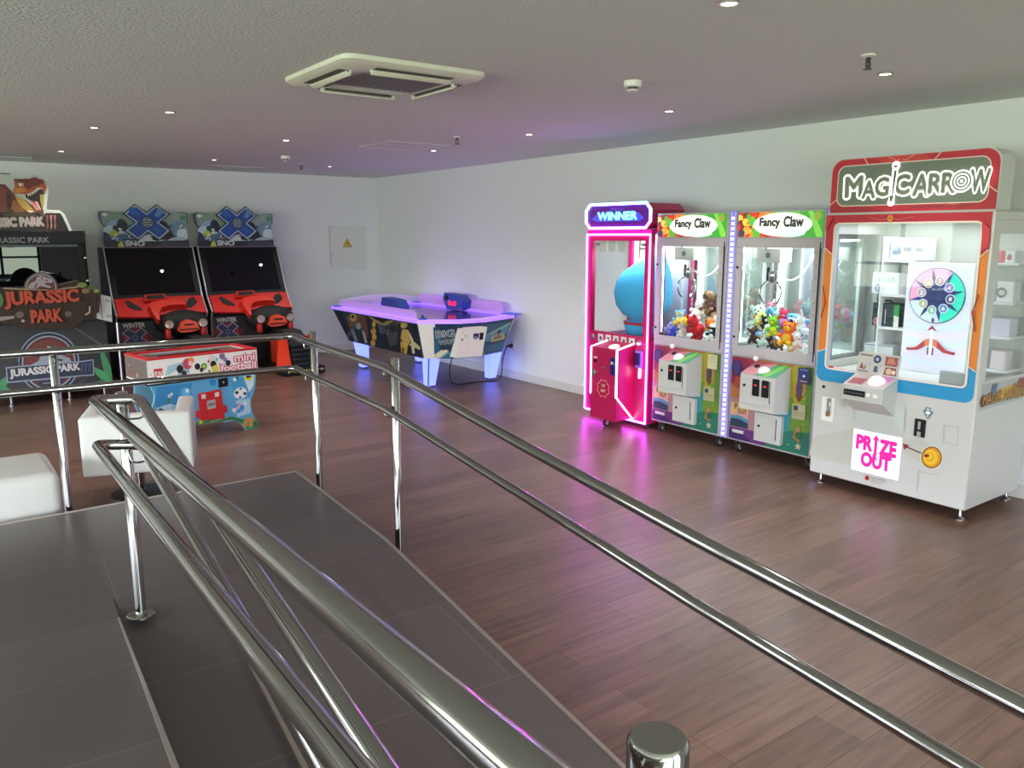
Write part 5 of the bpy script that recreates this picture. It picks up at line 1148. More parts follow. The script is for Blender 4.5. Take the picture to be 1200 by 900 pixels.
# red dashboard
V2 = Vector((0, .18, .185)).normalized(); N2 = Vector((0, -.185, .18)).normalized()
def ds(x_, s_, d=0.0): return Vector((x_, 10.72, .78)) + V2 * s_ + N2 * d
b = MB(); b.prism([ds(xa + .03, -.03, .0), ds(xa + .03, .25, .0), ds(xa + .35, .262, .0), ds(xb - .03, .262, .0), ds(xb - .03, -.02, .0), ds(xm + .12, .02), ds(xm - .12, -.06)], N2 * .03, red_plastic); da = b.build('dashboard', t)
for (pts) in ([(xa + .14, .20), (xa + .18, .22), (xa + .30, .10), (xa + .32, .055), (xa + .24, .06), (xa + .17, .11)], [(xb - .28, .09), (xb - .20, .21), (xb - .13, .235), (xb - .11, .14), (xb - .20, .06), (xb - .27, .06)]):
    b = MB(); b.prism([ds(u, s_, .03) for u, s_ in pts], N2 * .006, rubber); b.build('speaker_vent', da)
b = MB(); b.prism([ds(xm - .20, .17, .03), ds(xm - .17, .265, .03), ds(xm + .06, .275, .03), ds(xm + .09, .19, .03)], N2 * .045, red_plastic); b.prism([ds(xm - .17, .185, .075), ds(xm - .145, .25, .075), ds(xm + .04, .258, .075), ds(xm + .06, .20, .075)], N2 * .004, rubber); b.build('gauge_hood', da)
b = MB(); vis = [(-.16, .075), (-.13, .12), (-.02, .15), (.14, .15), (.25, .11), (.29, .05), (.20, .065), (.08, .06), (-.02, .03), (-.07, -.05), (-.085, -.17), (-.115, -.17), (-.15, -.04)]
b.prism([ds(xm + u, s_, .03) for u, s_ in vis], N2 * .075, mat('visor_red', '#d8301e', .28)); b.build('visor', da)
b = MB(); b.ball((xm + .22, 10.73, .66), (.33, .19, .17), rubber, None, 3); b.build('windscreen_recess', t)
# lower front: printed panel at left, dark recess at right with the handlebar
p = Print((xa + .03, 10.805, 0), (1, 0, 0), (0, 0, 1)); p.n = .002
pw = xb - xa - .06; p.poly([(0, 0), (pw, 0), (pw, .70), (0, .70)], '#1c1c28'); p.poly([(.03, .20), (.02, .56), (.24, .66), (.40, .50), (.36, .22)], '#5a1e24'); p.ell((.20, .46), (.14, .15), '#8a2624'); p.poly([(.40, .0), (pw, 0), (pw, .70), (.44, .70)], '#101016')
p.text('WINTER', (.055, .625, .26, .06), '#c9c4c0', off=.045, ref_off=.045)
xe = lambda a, w_: [(.19 + q.x, .50 + q.y * .85) for q in X_pts(a, w_)]
p.poly(xe(.155, .052), '#b8b4b4'); p.poly(xe(.145, .043), '#26345c'); p.ell((.19, .50), .032, '#8a94a4', n=16); p.ell((.19, .50), .026, '#2a3a5a', n=16)
p.text('GAMES', (.08, .30, .22, .055), '#a8a2a0', off=.045, ref_off=.045); p.text('SNOCROSS', (.05, .22, .29, .05), '#a8a2a0', off=.045, ref_off=.045); p.ell((.18, .12), (.13, .05), '#3a3a44', n=9); p.ell((.22, .10), (.07, .05), '#6a5a52', n=8)
p.build('front_print', t)
orange = mat('orange_plastic', '#e8502a', .3); hbx = xm + .20
b = MB(); b.box((hbx - .16, 10.44, .60), (hbx + .16, 10.80, .66), black, .02, 2); b.tube([(hbx - .02, 10.80, .45), (hbx - .02, 10.52, .62)], .05, black, 12); hb_ = b.build('handlebar', t)
b = MB(); b.prism([(hbx - .12, 10.40, .60), (hbx - .06, 10.40, .70), (hbx + .02, 10.42, .725), (hbx + .12, 10.42, .69), (hbx + .15, 10.41, .60), (hbx + .06, 10.40, .575), (hbx - .08, 10.40, .57)], (0, .08, 0), orange); b.box((hbx - .04, 10.392, .655), (hbx + .08, 10.40, .675), black, .004, 1); b.box((hbx - .10, 10.394, .60), (hbx + .13, 10.40, .615), black, .003, 1); b.build('grip_cover', hb_)
for k in (-1, 1):
    b = MB(); b.lathe([(.03, .0), (.052, .03), (.056, .06), (.05, .075), (0, .085)], (hbx + k * .20 - .01, 10.47, .665), mat('lamp_silver', '#b8aa9c', .25, .7), (0, -1, .2), 18); b.build('handle_end', hb_)
    b = MB(); b.box((hbx + k * .21 - .04, 10.42, .50), (hbx + k * .21 + .02, 10.50, .62), red_plastic, .015, 2); b.build('hand_guard', hb_)
# ride-on sled in front
b = MB(); b.box((xm + .02, 9.75, .005), (xb + .02, 10.80, .10), black, .01, 1); b.build('sled_base', t)
p = Print((xm + .04, 9.749, .02), (1, 0, 0), (0, 0, 1))
for k in range(16): p.poly([(.03 + k * .03, .02 + .01 * (k % 3)), (.048 + k * .03, .022 + .01 * (k % 2)), (.05 + k * .03, .05), (.035 + k * .03, .055)], '#c8b42e' if k % 5 else '#d8d4c8')
p.build('base_marks', t)
b = MB()
b.prism([(xm + .17, 10.75, .10), (xm + .17, 10.70, .46), (xm + .17, 10.10, .44), (xm + .17, 9.90, .30), (xm + .17, 9.82, .10)], (.29, 0, 0), rubber); b.build('sled_body', t)
b = MB(); b.prism([(xm + .19, 10.66, .46), (xm + .19, 10.60, .53), (xm + .19, 10.20, .53), (xm + .19, 10.08, .46)], (.25, 0, 0), mat('seat_vinyl', '#1e1e20', .5)); b.build('seat', t)
b = MB()
for k in range(6):
    q = k / 5; b.box((xm + .175, 9.81 + .13 * q - .03, .12 + q * .29), (xm + .455, 9.85 + .13 * q, .15 + q * .29), rubber, .008, 2)
b.build('track_flap', t)
for s_, w_ in ((xm + .12, -.12), (xm + .475, .05)):
    b = MB(); b.prism([(s_ + w_, 9.95, .10), (s_, 9.80, .10), (s_ - (.0 if w_ > 0 else -.03), 9.95, .46), (s_ + w_ * .2, 10.10, .48)], (.02, .03, 0), mat('fender_red', '#dc3a20', .3)); b.prism([(s_ + .01, 9.80, .10), (s_ + .01, 9.94, .45), (s_ + .01, 10.5, .46), (s_ + .01, 10.5, .10)], (.016, 0, 0), MATS['fender_red']); b.build('fender', t)
XG2 = dup(XG1, (1.135, 0, 0), 'snowmobile racing game with a blue X marquee and red dashboard, nearest the electrical panel')

# ------------------------------------------------------------------ far left: dinosaur shooting game
jx0, jx1 = .36, 1.625
t = thing('dinosaur_arcade_game', ((jx0 + jx1) / 2, 10.3, 0), 'big black dinosaur shooting game with a roaring dinosaur topper, at the far left', 'arcade game')
charcoal = mat('charcoal_panel', '#2a282c', .5, spec=.3); rock = mat('rock_brown', '#3a2a22', .8, bump=(30, .6, .02))
b = MB(); b.prism([(jx0, 9.66, .10), (jx0, 9.80, .84), (jx0, 10.20, .98), (jx0, 11.30, .98), (jx0, 11.30, .10)], (jx1 - jx0, 0, 0), charcoal); b.build('base_cabinet', t)
b = MB(); b.box((jx0 + .03, 10.35, .98), (jx1 - .055, 11.30, 1.78), black, .006, 1); mc = b.build('monitor_cabinet', t)
b = MB(); b.box((jx0 + .08, 10.338, 1.03), (1.500, 10.35, 1.625), screen); b.build('screen', mc)
b = MB(); b.box((jx0 + .05, 10.31, 1.02), (jx0 + .08, 10.35, 1.66), black); b.box((1.500, 10.31, 1.02), (1.552, 10.35, 1.66), black); b.box((jx0 + .05, 10.33, 1.625), (1.5, 10.35, 1.655), mat('bezel_grey', '#56606a', .4)); b.build('bezel', mc)
b = MB(); b.box((jx0 + .02, 10.20, 1.655), (1.565, 10.42, 1.80), black, .006, 1); hd_ = b.build('header_box', t)
b = MB()
for z_ in (1.72, 1.46, 1.20): b.lathe([(.022, 0), (.022, .012), (.012, .02), (0, .021)], (1.572, 10.32, z_ + .04), chrome, (0, -1, 0), 14)
b.tube([(1.575, 10.34, 1.75), (1.575, 10.34, 1.05)], .008, black, 8); b.build('bolts', t)
PF = Print((jx0, 10.199, 0), (1, 0, 0), (0, 0, 1)); PF.ptext('JURASSIC PARK', (-14, 287), (58, 286.3), 8.5, '#6a6870', off=.03); PF.pline([(9, 289.5), (17, 289.2)], .012, '#4a3430'); PF.pline([(48, 288.8), (58, 288.6)], .012, '#4a4048'); PF.build('header_lettering', hd_)
# topper cut-out
ty = 10.24; Q = lambda x, y: (x / 8.575, 195 + y / 8.575)            # measured on the photograph
pt = lambda x, y: ony(*Q(x, y), ty)
out = [(-260, 60), (40, 62), (110, 90), (150, 95), (200, 105), (290, 100), (350, 85), (420, 108), (470, 150), (495, 200), (480, 290), (470, 400), (470, 435), (600, 440), (650, 480), (690, 570), (735, 672), (-260, 690)]
b = MB(); b.prism([pt(*q) for q in out], (0, .035, 0), mat('cutout_board', '#b9bfb8', .5)); tp = b.build('topper', t)
p = Print((jx0, ty, 0), (1, 0, 0), (0, 0, 1)); D = lambda pts, c: p.ppoly([Q(*q) for q in pts], c)
D([(-260, 80), (20, 75), (110, 82), (90, 70), (-260, 60)], '#2a2a2a')
D([(-260, 190), (0, 178), (50, 180), (100, 230), (150, 290), (260, 340), (330, 400), (390, 500), (340, 560), (-260, 560)], '#5a2420')       # neck
D([(-260, 210), (20, 200), (80, 260), (90, 380), (60, 460), (-260, 480)], '#7a3a2c'); D([(60, 260), (110, 300), (120, 420), (90, 480), (70, 400)], '#3a1a18')
D([(150, 290), (210, 310), (280, 370), (330, 430), (385, 505), (300, 470), (230, 420), (170, 350)], '#b8964a'); D([(130, 330), (180, 370), (240, 430), (250, 480), (160, 470), (110, 420)], '#8a5a30'); D([(90, 420), (160, 470), (220, 500), (60, 500)], '#4a3a22')
D([(135, 125), (205, 132), (260, 122), (300, 128), (350, 106), (398, 128), (425, 128), (445, 150), (466, 205), (452, 272), (440, 280), (432, 225), (405, 212), (370, 215), (330, 250), (290, 275), (250, 278), (180, 275), (140, 280), (128, 250), (150, 200)], '#a8502e')
D([(200, 150), (290, 125), (350, 106), (398, 128), (430, 135), (445, 160), (400, 185), (340, 200), (280, 235), (240, 200)], '#6e2a26'); D([(140, 125), (280, 128), (285, 150), (220, 165), (160, 160)], '#5a2622'); D([(150, 220), (250, 215), (270, 250), (180, 270), (140, 265)], '#c87a3a')
D([(185, 170), (230, 168), (240, 185), (215, 200), (190, 192)], '#e8e2d8'); D([(215, 172), (228, 172), (230, 188), (217, 190)], '#3a1a14')
D([(250, 280), (300, 275), (345, 245), (380, 218), (430, 225), (440, 285), (410, 300), (420, 380), (440, 470), (425, 508), (380, 440), (320, 350), (262, 318)], '#241414')  # open mouth
D([(400, 280), (440, 285), (440, 370), (428, 440), (405, 350)], '#9a8a4a'); D([(300, 345), (330, 352), (380, 410), (410, 470), (385, 470), (340, 410)], '#c8807a'); D([(345, 350), (375, 355), (412, 430), (405, 445)], '#e0a49a'); D([(365, 440), (430, 440), (446, 480), (425, 510), (395, 500)], '#5a3a36')
for k, (x_, y_) in enumerate(((272, 280), (295, 276), (318, 262), (338, 248), (356, 234), (372, 222))): D([(x_, y_), (x_ + 18, y_ - 8), (x_ + 12, y_ + 26)], '#ece8dc')
for (x_, y_) in ((390, 218), (410, 220)): D([(x_, y_), (x_ + 14, y_), (x_ + 8, y_ + 18)], '#ece8dc')
D([(-260, 462), (380, 462), (430, 505), (460, 468), (605, 470), (635, 520), (662, 580), (700, 668), (-260, 690)], '#1c1718'); D([(0, 480), (120, 465), (330, 470), (380, 500), (100, 500)], '#4a3a28'); D([(270, 440), (330, 450), (320, 465), (285, 460)], '#d8d4b8')
p.ptext('JURASSIC PARK', Q(-255, 640), Q(445, 618), 13, '#d8c8c4', off=.075); p.ptext('JURASSIC PARK', Q(-255, 640), Q(445, 618), 13, '#241c1c', off=.030); p.ptext('JURASSIC PARK', Q(-252, 637), Q(442, 616), 12.6, '#b9a9a6', off=.0)
for k in range(3): D([(462 + k * 38, 490), (486 + k * 38, 488), (478 + k * 38, 560), (488 + k * 38, 600), (470 + k * 38, 640), (472 + k * 38, 570)], ['#8a4a4a', '#b07a78', '#a85a58'][k])
p.build('topper_print', tp)
# gun console with a carved rock sign
b = MB(); b.prism([ony(x_, y_, 9.60) for x_, y_ in ((-40, 350), (-10, 338), (25, 337), (60, 336), (92, 329), (100, 333), (108, 340), (118, 342), (116, 366), (100, 372), (88, 384), (60, 385), (30, 386), (15, 381), (-10, 376), (-40, 378))], (0, .20, 0), rock); rk = b.build('rock_sign', t)
b = MB(); b.prism([ony(28 + 19.5 * 1.03 - 19.5 * 1.03 * math.cos(a), 338 - 19 * math.sin(a), 9.585) for a in [math.pi * k / 16 for k in range(17)]], (0, .03, 0), mat('badge_edge', '#3a2a2a', .4)); bg = b.build('badge', rk)
p = Print((jx0, 9.584, 0), (1, 0, 0), (0, 0, 1)); half = lambda r_: [(48 - r_ * math.cos(math.pi * k / 16), 338 - r_ * .95 * math.sin(math.pi * k / 16)) for k in range(17)]
def skull(px0, py0, s_, col, dark):
    """side view of a fossil skull and neck facing right, s_ pixels wide"""
    T_ = lambda pts: [(px0 + x_ * s_, py0 - y_ * s_) for x_, y_ in pts]
    p.ppoly(T_([(-.5, 0), (-.48, .10), (-.36, .22), (-.20, .30), (-.12, .46), (.02, .52), (.16, .48), (.30, .42), (.46, .36), (.5, .28), (.44, .22), (.30, .24), (.16, .22), (.26, .14), (.40, .10), (.46, .02), (.38, .01), (.22, .05), (.04, .10), (-.06, .06), (-.14, 0)]), col)
    p.ppoly(T_([(.02, .42), (.08, .45), (.12, .40), (.06, .36)]), dark); p.ppoly(T_([(-.24, .04), (-.16, .20), (-.10, .24), (-.14, .10), (-.18, .02)]), dark); p.ppoly(T_([(.20, .36), (.32, .33), (.30, .30), (.20, .31)]), dark)
p.ppoly(half(18.4), '#8a8488'); p.ppoly(half(16.6), '#4a1a1e'); p.ppoly(half(15), '#5e2024'); skull(47, 338, 29, '#9a9298', '#5e2024'); p.build('badge_print', bg)
p = Print((jx0, 9.598, 0), (1, 0, 0), (0, 0, 1)); p.pline([(4, 338), (30, 339), (60, 340), (92, 336)], .012, '#a88a6a'); p.pline([(100, 369), (105, 366), (105, 359)], .014, '#b8b090'); p.pell((80, 368), (4, 3.4), '#57504a'); p.pell((23, 369), (5, 4), '#5e5650'); p.pell((27, 376), (2, 1.6), '#b0a898'); p.ppoly([(-10, 372), (17, 370), (17, 373), (-10, 378)], '#8a8480')
p.pell((96, 334), (6, 3.2), '#6a8038', n=9); p.pell((100, 341), (5, 3), '#8a6a44', n=9); p.pell((107, 337), (5, 3), '#46542a', n=9); p.pell((113, 341), (3.6, 2.2), '#7a9440', n=9); p.pell((0, 352), (4, 8), '#4a6a3a', n=9)
p.build('rock_print', rk)
def letters(txt, bl, br, hpx, plane, d, m_, parent, name):
    pr = Print((jx0, plane, 0), (1, 0, 0), (0, 0, 1)); a, b_ = Vector(pr.px(*bl)), Vector(pr.px(*br)); h_ = (Vector(pr.px(bl[0], bl[1] - hpx)) - a).length; L_ = (b_ - a).length; ro_ = math.atan2(b_.y - a.y, b_.x - a.x)
    tr, bb = text_tris(txt, .045); out_ = MB()
    kx, ky = L_ / (bb[2] - bb[0]), h_ / (bb[3] - bb[1]); vmap = {}
    ed_ = {}
    P3 = lambda q, yy: Vector((jx0 + a.x + ((q[0] - bb[0]) * kx) * math.cos(ro_) - ((q[1] - bb[1]) * ky) * math.sin(ro_), yy, a.y + ((q[0] - bb[0]) * kx) * math.sin(ro_) + ((q[1] - bb[1]) * ky) * math.cos(ro_)))
    def V(q, yy):
        key = (round(q[0], 5), round(q[1], 5), yy)
        if key not in vmap: vmap[key] = out_.bm.verts.new(P3(q, yy))
        return vmap[key]
    fs = []
    for tri in tr:
        tri = [tuple(q) for q in tri]
        if abs((Vector(tri[1]) - Vector(tri[0])).cross(Vector(tri[2]) - Vector(tri[0]))) < 1e-9: continue
        try: fs.append(out_.bm.faces.new([V(q, plane) for q in tri]))
        except ValueError: continue
        for i in range(3):
            u, v = tri[i], tri[(i + 1) % 3]; ku = (round(u[0], 5), round(u[1], 5)); kv = (round(v[0], 5), round(v[1], 5))
            if (kv, ku) in ed_: del ed_[(kv, ku)]
            else: ed_[(ku, kv)] = (u, v)
    for u, v in ed_.values(): fs.append(out_.bm.faces.new([V(u, plane), V(u, plane + d), V(v, plane + d), V(v, plane)]))
    bmesh.ops.recalc_face_normals(out_.bm, faces=fs); out_._set(fs, m_); return out_.build(name, parent)
carved = mat('carved_letter', '#b8452e', .55, bump=(40, .5, .01)); halo = mat('letter_halo', '#6a4630', .7)
letters('JURASSIC', (5.5, 363.5), (94.5, 358.5), 22, 9.585, .02, halo, rk, 'letter_outline'); letters('JURASSIC', (6.5, 362.5), (93.5, 357.5), 20, 9.575, .02, carved, rk, 'carved_letters')
letters('PARK', (36.5, 379.5), (75, 377.0), 16.5, 9.585, .02, halo, rk, 'letter_outline'); letters('PARK', (37.5, 378.7), (74, 376.3), 15, 9.575, .02, carved, rk, 'carved_letters')
b = MB(); b.prism([ony(x_, y_, 9.66) for x_, y_ in ((109.5, 343.5), (130, 348), (131.5, 377.5), (114, 373.5))], (0, .16, 0), white); wb = b.build('white_bracket', t)
p = Print((jx0, 9.658, 0), (1, 0, 0), (0, 0, 1)); p.pline([(117, 345.5), (120, 374)], .008, '#4a5450'); 
for q in ((126, 352.5), (127.5, 370.5)): p.pell(q, (2.6, 1.7), '#3a3f6a', n=12); p.pell(q, (1.8, 1.0), '#c8ccd0', n=10)
p.build('bracket_marks', wb)
b = MB(); b.tube([ony(137, 378, 9.64), ony(145, 464, 9.60)], .012, steel, 10); b.build('front_rail', t)
# printed front panel
UV = Vector((0, .14, .74)).normalized()
p = Print((jx0, 9.66, .10), (1, 0, 0), UV)
PPx = lambda pts, c: p.ppoly(pts, c)
p.clip = (.004, .004, jx1 - jx0 - .004, .745)
p.poly([(0, 0), (jx1 - jx0, 0), (jx1 - jx0, .75), (0, .75)], '#2b282d'); PPx([(80, 380), (84, 381), (122, 405), (118, 405)], '#57525a'); PPx([(-40, 430), (10, 425), (60, 460), (20, 480), (-40, 480)], '#2c282e'); PPx([(118, 428), (121, 424), (100, 445), (84, 462), (80, 460)], '#4a464c')
for pts, c in (([(-30, 470), (0, 455), (30, 460), (60, 463), (60, 480), (-30, 485)], '#235c3c'), ([(85, 458), (110, 455), (140, 450), (142, 466), (85, 466)], '#235c3c'), ([(117, 414), (122, 413), (134, 440), (136, 456), (128, 450), (121, 432)], '#3f8a5a'), ([(130, 413), (134, 412), (137, 452), (131, 455)], '#2f7a4c'), ([(110, 430), (124, 436), (132, 452), (122, 448), (112, 438)], '#4a9a66'), ([(104, 452), (120, 444), (138, 456), (130, 464), (106, 463)], '#2c7248'), ([(-30, 440), (0, 446), (9, 440), (8, 452), (-30, 460)], '#3f8a5a'), ([(-20, 462), (6, 452), (20, 462), (18, 472), (-20, 476)], '#3a8452'), ([(40, 462), (60, 466), (84, 470), (40, 476)], '#2f6a58'), ([(8, 470), (30, 463), (52, 468), (30, 476)], '#4aa068')): PPx(pts, c)
circ = lambda r_, a0=0, a1=360, cx=57, cy=425: [(cx + r_ * math.cos(R(a0 + (a1 - a0) * k / 36)), cy - r_ * math.sin(R(a0 + (a1 - a0) * k / 36))) for k in range(37 if a1 - a0 < 360 else 36)]
PPx(circ(36), '#8a96a4'); PPx(circ(34.6), '#1c2438'); PPx(circ(31.5), '#9aa4b0'); PPx(circ(30), '#5a2224'); PPx(circ(27), '#6a2a28')
PPx([(18, 424), (22, 424), (22, 429), (95, 425), (95, 420), (98, 420), (99, 436), (22, 440)], '#1c2438')
skull(56, 440, 56, '#8c97a4', '#33282e')
PPx([(6.5, 430.5), (20, 429), (95, 423), (109.5, 421), (110.5, 440), (96, 441), (30, 447), (8, 449)], '#8a94a2'); PPx([(8, 432), (20, 430.5), (95, 424.5), (108.3, 422.6), (109, 438.6), (96, 439.6), (30, 445.4), (9.4, 447.4)], '#1e2740')
p.ptext('JURASSIC PARK', (12.5, 444), (94, 435.5), 10.5, '#c9c2c0', off=.05)
for k in range(3): PPx([(96 + k * 4.2, 426 - k * .3), (98.4 + k * 4.2, 425.6), (96.4 + k * 4.2, 431), (97 + k * 4.2, 438), (95 + k * 4.2, 434)], '#4a5470')
PPx([(40, 447), (75, 444), (70, 452), (50, 454)], '#222a40'); p.pline([(50, 449.5), (68, 448)], .012, '#7a8494')
p.build('front_print', t)
for x_ in (jx0 + .10, .66, 1.2, jx1 - .08):
    b = MB(); b.lathe([(.028, 0), (.028, .012), (.014, .02), (.014, .11)], (x_, 9.75, 0), steel, seg=14); b.build('foot', t)
for x_ in (jx0 + .10, jx1 - .08):
    b = MB(); b.lathe([(.028, 0), (.028, .012), (.014, .02), (.014, .11)], (x_, 11.2, 0), steel, seg=14); b.build('foot', t)

# ------------------------------------------------------------------ air hockey table in the corner
t = thing('air_hockey_table', (5.1, 8.9, 0), 'air hockey table with glowing violet rim and blue lit legs in the far corner', 'air hockey table')
AH = t
bot = [(4.56, 7.92), (4.68, 7.83), (4.86, 7.71), (5.13, 7.69), (5.60, 7.86), (5.66, 7.95), (5.66, 9.90), (4.56, 9.90)]
top = [(4.44, 7.84), (4.58, 7.70), (4.80, 7.54), (5.13, 7.52), (5.68, 7.72), (5.78, 7.82), (5.78, 10.12), (4.44, 10.12)]
z0_, z1_ = .37, .785
hm = mat('hockey_navy', '#1f3a52', .4); hw2 = mat('hockey_white', '#ece9e2', .4)
b = MB(); v0 = [b.bm.verts.new((x, y, z0_)) for x, y in bot]; v1 = [b.bm.verts.new((x, y, z1_)) for x, y in top]
for i in range(8):
    j_ = (i + 1) % 8; f = b.bm.faces.new((v0[i], v0[j_], v1[j_], v1[i])); f.material_index = b.mi(hw2 if i in (0, 4) else hm)
f = b.bm.faces.new(v0[::-1]); f.material_index = b.mi(black)
f = b.bm.faces.new(v1); f.material_index = b.mi(black); bmesh.ops.recalc_face_normals(b.bm, faces=b.bm.faces[:]); b.build('body', t)
# rim: lit violet band around the dark playing field
def inset(P_, d):
    out = []
    for i in range(len(P_)):
        a, q, c = Vector(P_[i - 1]), Vector(P_[i]), Vector(P_[(i + 1) % len(P_)])
        n1 = Vector((-(q - a).y, (q - a).x)).normalized(); n2 = Vector((-(c - q).y, (c - q).x)).normalized(); m = (n1 + n2); m = m / max(m.length_squared / 2, .3)
        out.append(q + m * d)
    return out
violet = mat('violet_rim', '#a98ae0', .35, emit=1.3, ecol='#8a5cf0')
blue_rim = mat('blue_corner', '#3a4ec0', .35, emit=.25, ecol='#3a50ff')
T0, T1 = inset(top, -.012), inset(top, .085)
b = MB()
for i in range(8):
    j_ = (i + 1) % 8; A0, A1, B0, B1 = T0[i], T0[j_], T1[i], T1[j_]
    m_ = blue_rim if i in (4,) else violet
    P_ = lambda q, z_: b.bm.verts.new((q[0], q[1], z_))
    for quad in (((A0, .786), (A1, .786), (A1, .822), (A0, .822)), ((A0, .822), (A1, .822), (B1, .826), (B0, .826)), ((B0, .826), (B1, .826), (B1, .786), (B0, .786))):
        f = b.bm.faces.new([P_(*q) for q in quad]); f.material_index = b.mi(m_)
bmesh.ops.remove_doubles(b.bm, verts=b.bm.verts[:], dist=.0005); bmesh.ops.recalc_face_normals(b.bm, faces=b.bm.faces[:]); rim_ = b.build('rim', t)
b = MB(); b.prism([(q[0], q[1], .786) for q in T1], (0, 0, .006), mat('playing_field', '#4a3f6a', .12)); pf = b.build('playing_field', t)
b = MB()
for (x, y) in ((5.70, 7.80), (5.70, 10.04), (4.52, 10.04)): b.box((x - .085, y - .10, .824), (x + .085, y + .10, .834), blue_rim, .004, 1)
b.build('corner_cap', rim_)
# side artwork
p = Print((4.56, 9.90, .37), (0, -1, 0), (-.12, 0, .415)); L_ = 2.0; Hs = math.hypot(.12, .415)
p.poly([(.0, .01), (1.94, .01), (2.03, Hs - .012), (-.20, Hs - .012)], '#1c2632'); p.clip = (-.17, .012, 1.99, Hs - .014)
SP = lambda pts, c: p.ppoly(pts, c)
SP([(401, 362), (430, 367), (426, 395), (412, 397)], '#22343e'); SP([(405, 370), (418, 366), (424, 380), (410, 384)], '#5a4a38'); p.pell((414, 372), (4, 5), '#a08a5a'); p.pell((413.5, 371), (1.8, 2.2), '#3a2a20')
SP([(407, 392), (418, 378), (420, 380), (409, 396)], '#4a525a'); SP([(411, 385), (415, 387), (420, 400), (416, 400)], '#6a727a'); p.pell((420.5, 382), (3, 4), '#7a8a90'); SP([(418, 368), (428, 368), (432, 390), (428, 402), (424, 384)], '#5a4038'); SP([(424, 386), (428, 390), (431, 402), (428, 402)], '#8a929a')
SP([(427, 366), (440, 374), (450, 379), (458, 372), (470, 371), (482, 376), (476, 380), (462, 376), (452, 382), (440, 378)], '#8a7a48'); SP([(433, 368), (470, 372), (456, 376), (446, 376)], '#1a1c20'); SP([(440, 380), (452, 384), (450, 410), (440, 407)], '#182838')
for (x_, y_, w_, h_) in ((438.5, 380, 2.2, 4), (438, 388, 3.2, 4), (439, 395, 2.8, 4), (437.5, 402, 3.0, 4)): p.pell((x_, y_), (w_, h_), '#b08e48', n=8)
p.pell((437, 385), (1, 1.6), '#6a4a28', n=6); p.pell((439.5, 399), (1.2, 1.8), '#6a4a28', n=6)
SP([(456, 378), (468, 378), (466, 402), (458, 406), (454, 396)], '#3a424a'); p.pell((461, 384), (4, 5), '#22262a'); p.pell((466, 384), (3, 4), '#2a2e30'); p.text('BIG', (1.05, .22, .22, .13), '#5a6468', off=.02, shear=.1)
p.pell((474, 381), (4.2, 4), '#a8925a', n=9); p.pell((477, 385), (1.6, 2), '#1a1614'); SP([(472, 386), (479, 386), (482, 396), (480, 404), (474, 402), (470, 396)], '#b89a54'); SP([(470, 400), (479, 402), (477, 417), (471, 417)], '#c0a050'); SP([(480, 388), (485, 398), (487, 414), (484, 414), (482, 400)], '#c8c0a0'); SP([(480, 404), (493, 410), (493, 406), (486, 400)], '#c0b890'); p.pell((473, 410), (2, 4), '#7a5a2c', n=7)
SP([(446, 404), (456, 407), (470, 413), (452, 412)], '#1e2c3c'); SP([(484, 380), (494, 381), (494, 392), (488, 390)], '#16202a')
p.build('side_artwork', t)
# front artwork either side of the coin door
def face_print(i, j_, name, fn):
    a, c = Vector((*bot[i], z0_)), Vector((*bot[j_], z0_)); p = Print(a, c - a, Vector((*top[i], z1_)) - a); p.clip = (.003, .008, (c - a).length - .003, .405); fn(p, (c - a).length); p.build(name, t)
def f_left(p, w):
    p.clip = (-.03, .008, w + .02, .405)
    p.poly([(-.1, 0), (w + .1, 0), (w + .1, .42), (-.1, .42)], '#2f5f7c'); p.poly([(-.1, .25), (w + .1, .40), (w + .1, .42), (-.1, .42)], '#24506e'); p.poly([(-.1, 0), (w * .5, 0), (w + .1, .22), (w + .1, .30), (w * .4, .12)], '#6a97a8'); p.poly([(w * .2, 0), (w * .9, 0), (w + .05, .18)], '#3a7088')
    p.poly([(-.1, .0), (.02, 0), (w + .06, .235), (w + .06, .26), (w * .5, .16)], '#d8d2b8'); p.line([(.0, .02), (w, .22)], .012, '#e6e0c8')
def f_mid(p, w):
    p.poly([(0, 0), (w, 0), (w, .42), (0, .42)], '#e8e2d6')
def f_right(p, w):
    p.poly([(0, 0), (w, 0), (w, .42), (0, .42)], '#2c5872'); p.poly([(0, .22), (w, .36), (w, .40), (.12, .30), (0, .26)], '#7fb0a6'); p.poly([(.02, .23), (.10, .29), (.16, .25), (.22, .30), (w, .34), (w, .26), (.1, .18)], '#5a8aa0'); p.poly([(.05, .20), (.16, .17), (w, .22), (w, .16), (.1, .12)], '#1e4258')
    for k in range(5): p.ell((.20 + k * .055, .225 + (k % 2) * .018), (.022, .03), ['#c8b070', '#b89a5a', '#8a6a44', '#c0a468', '#d0b880'][k], n=9)
    p.poly([(.16, .19), (w - .02, .21), (w - .04, .175), (.2, .165)], '#c0a86a'); p.ell((.30, .29), .03, '#20202a'); p.poly([(0, .13), (.08, .10), (.15, 0), (.03, 0)], '#8a8a7a'); p.poly([(.02, .10), (.06, .09), (.10, 0), (.05, 0)], '#c8c4b0'); p.poly([(.16, .12), (w, .14), (w, .05), (.2, .03)], '#356a84')
face_print(1, 2, 'front_artwork', f_left); face_print(2, 3, 'front_artwork', f_mid); face_print(3, 4, 'front_artwork', f_right)
a = Vector((4.60, 7.735, .545)); p = Print(onx(511, 388, 4.66), Vector((4.86 - 4.68, 7.71 - 7.83, 0)), (0, 0, 1), lift=.02)
a, c = Vector((*bot[1], z0_)), Vector((*bot[2], z0_)); p = Print(a, c - a, Vector((*top[1], z1_)) - a, lift=.012)
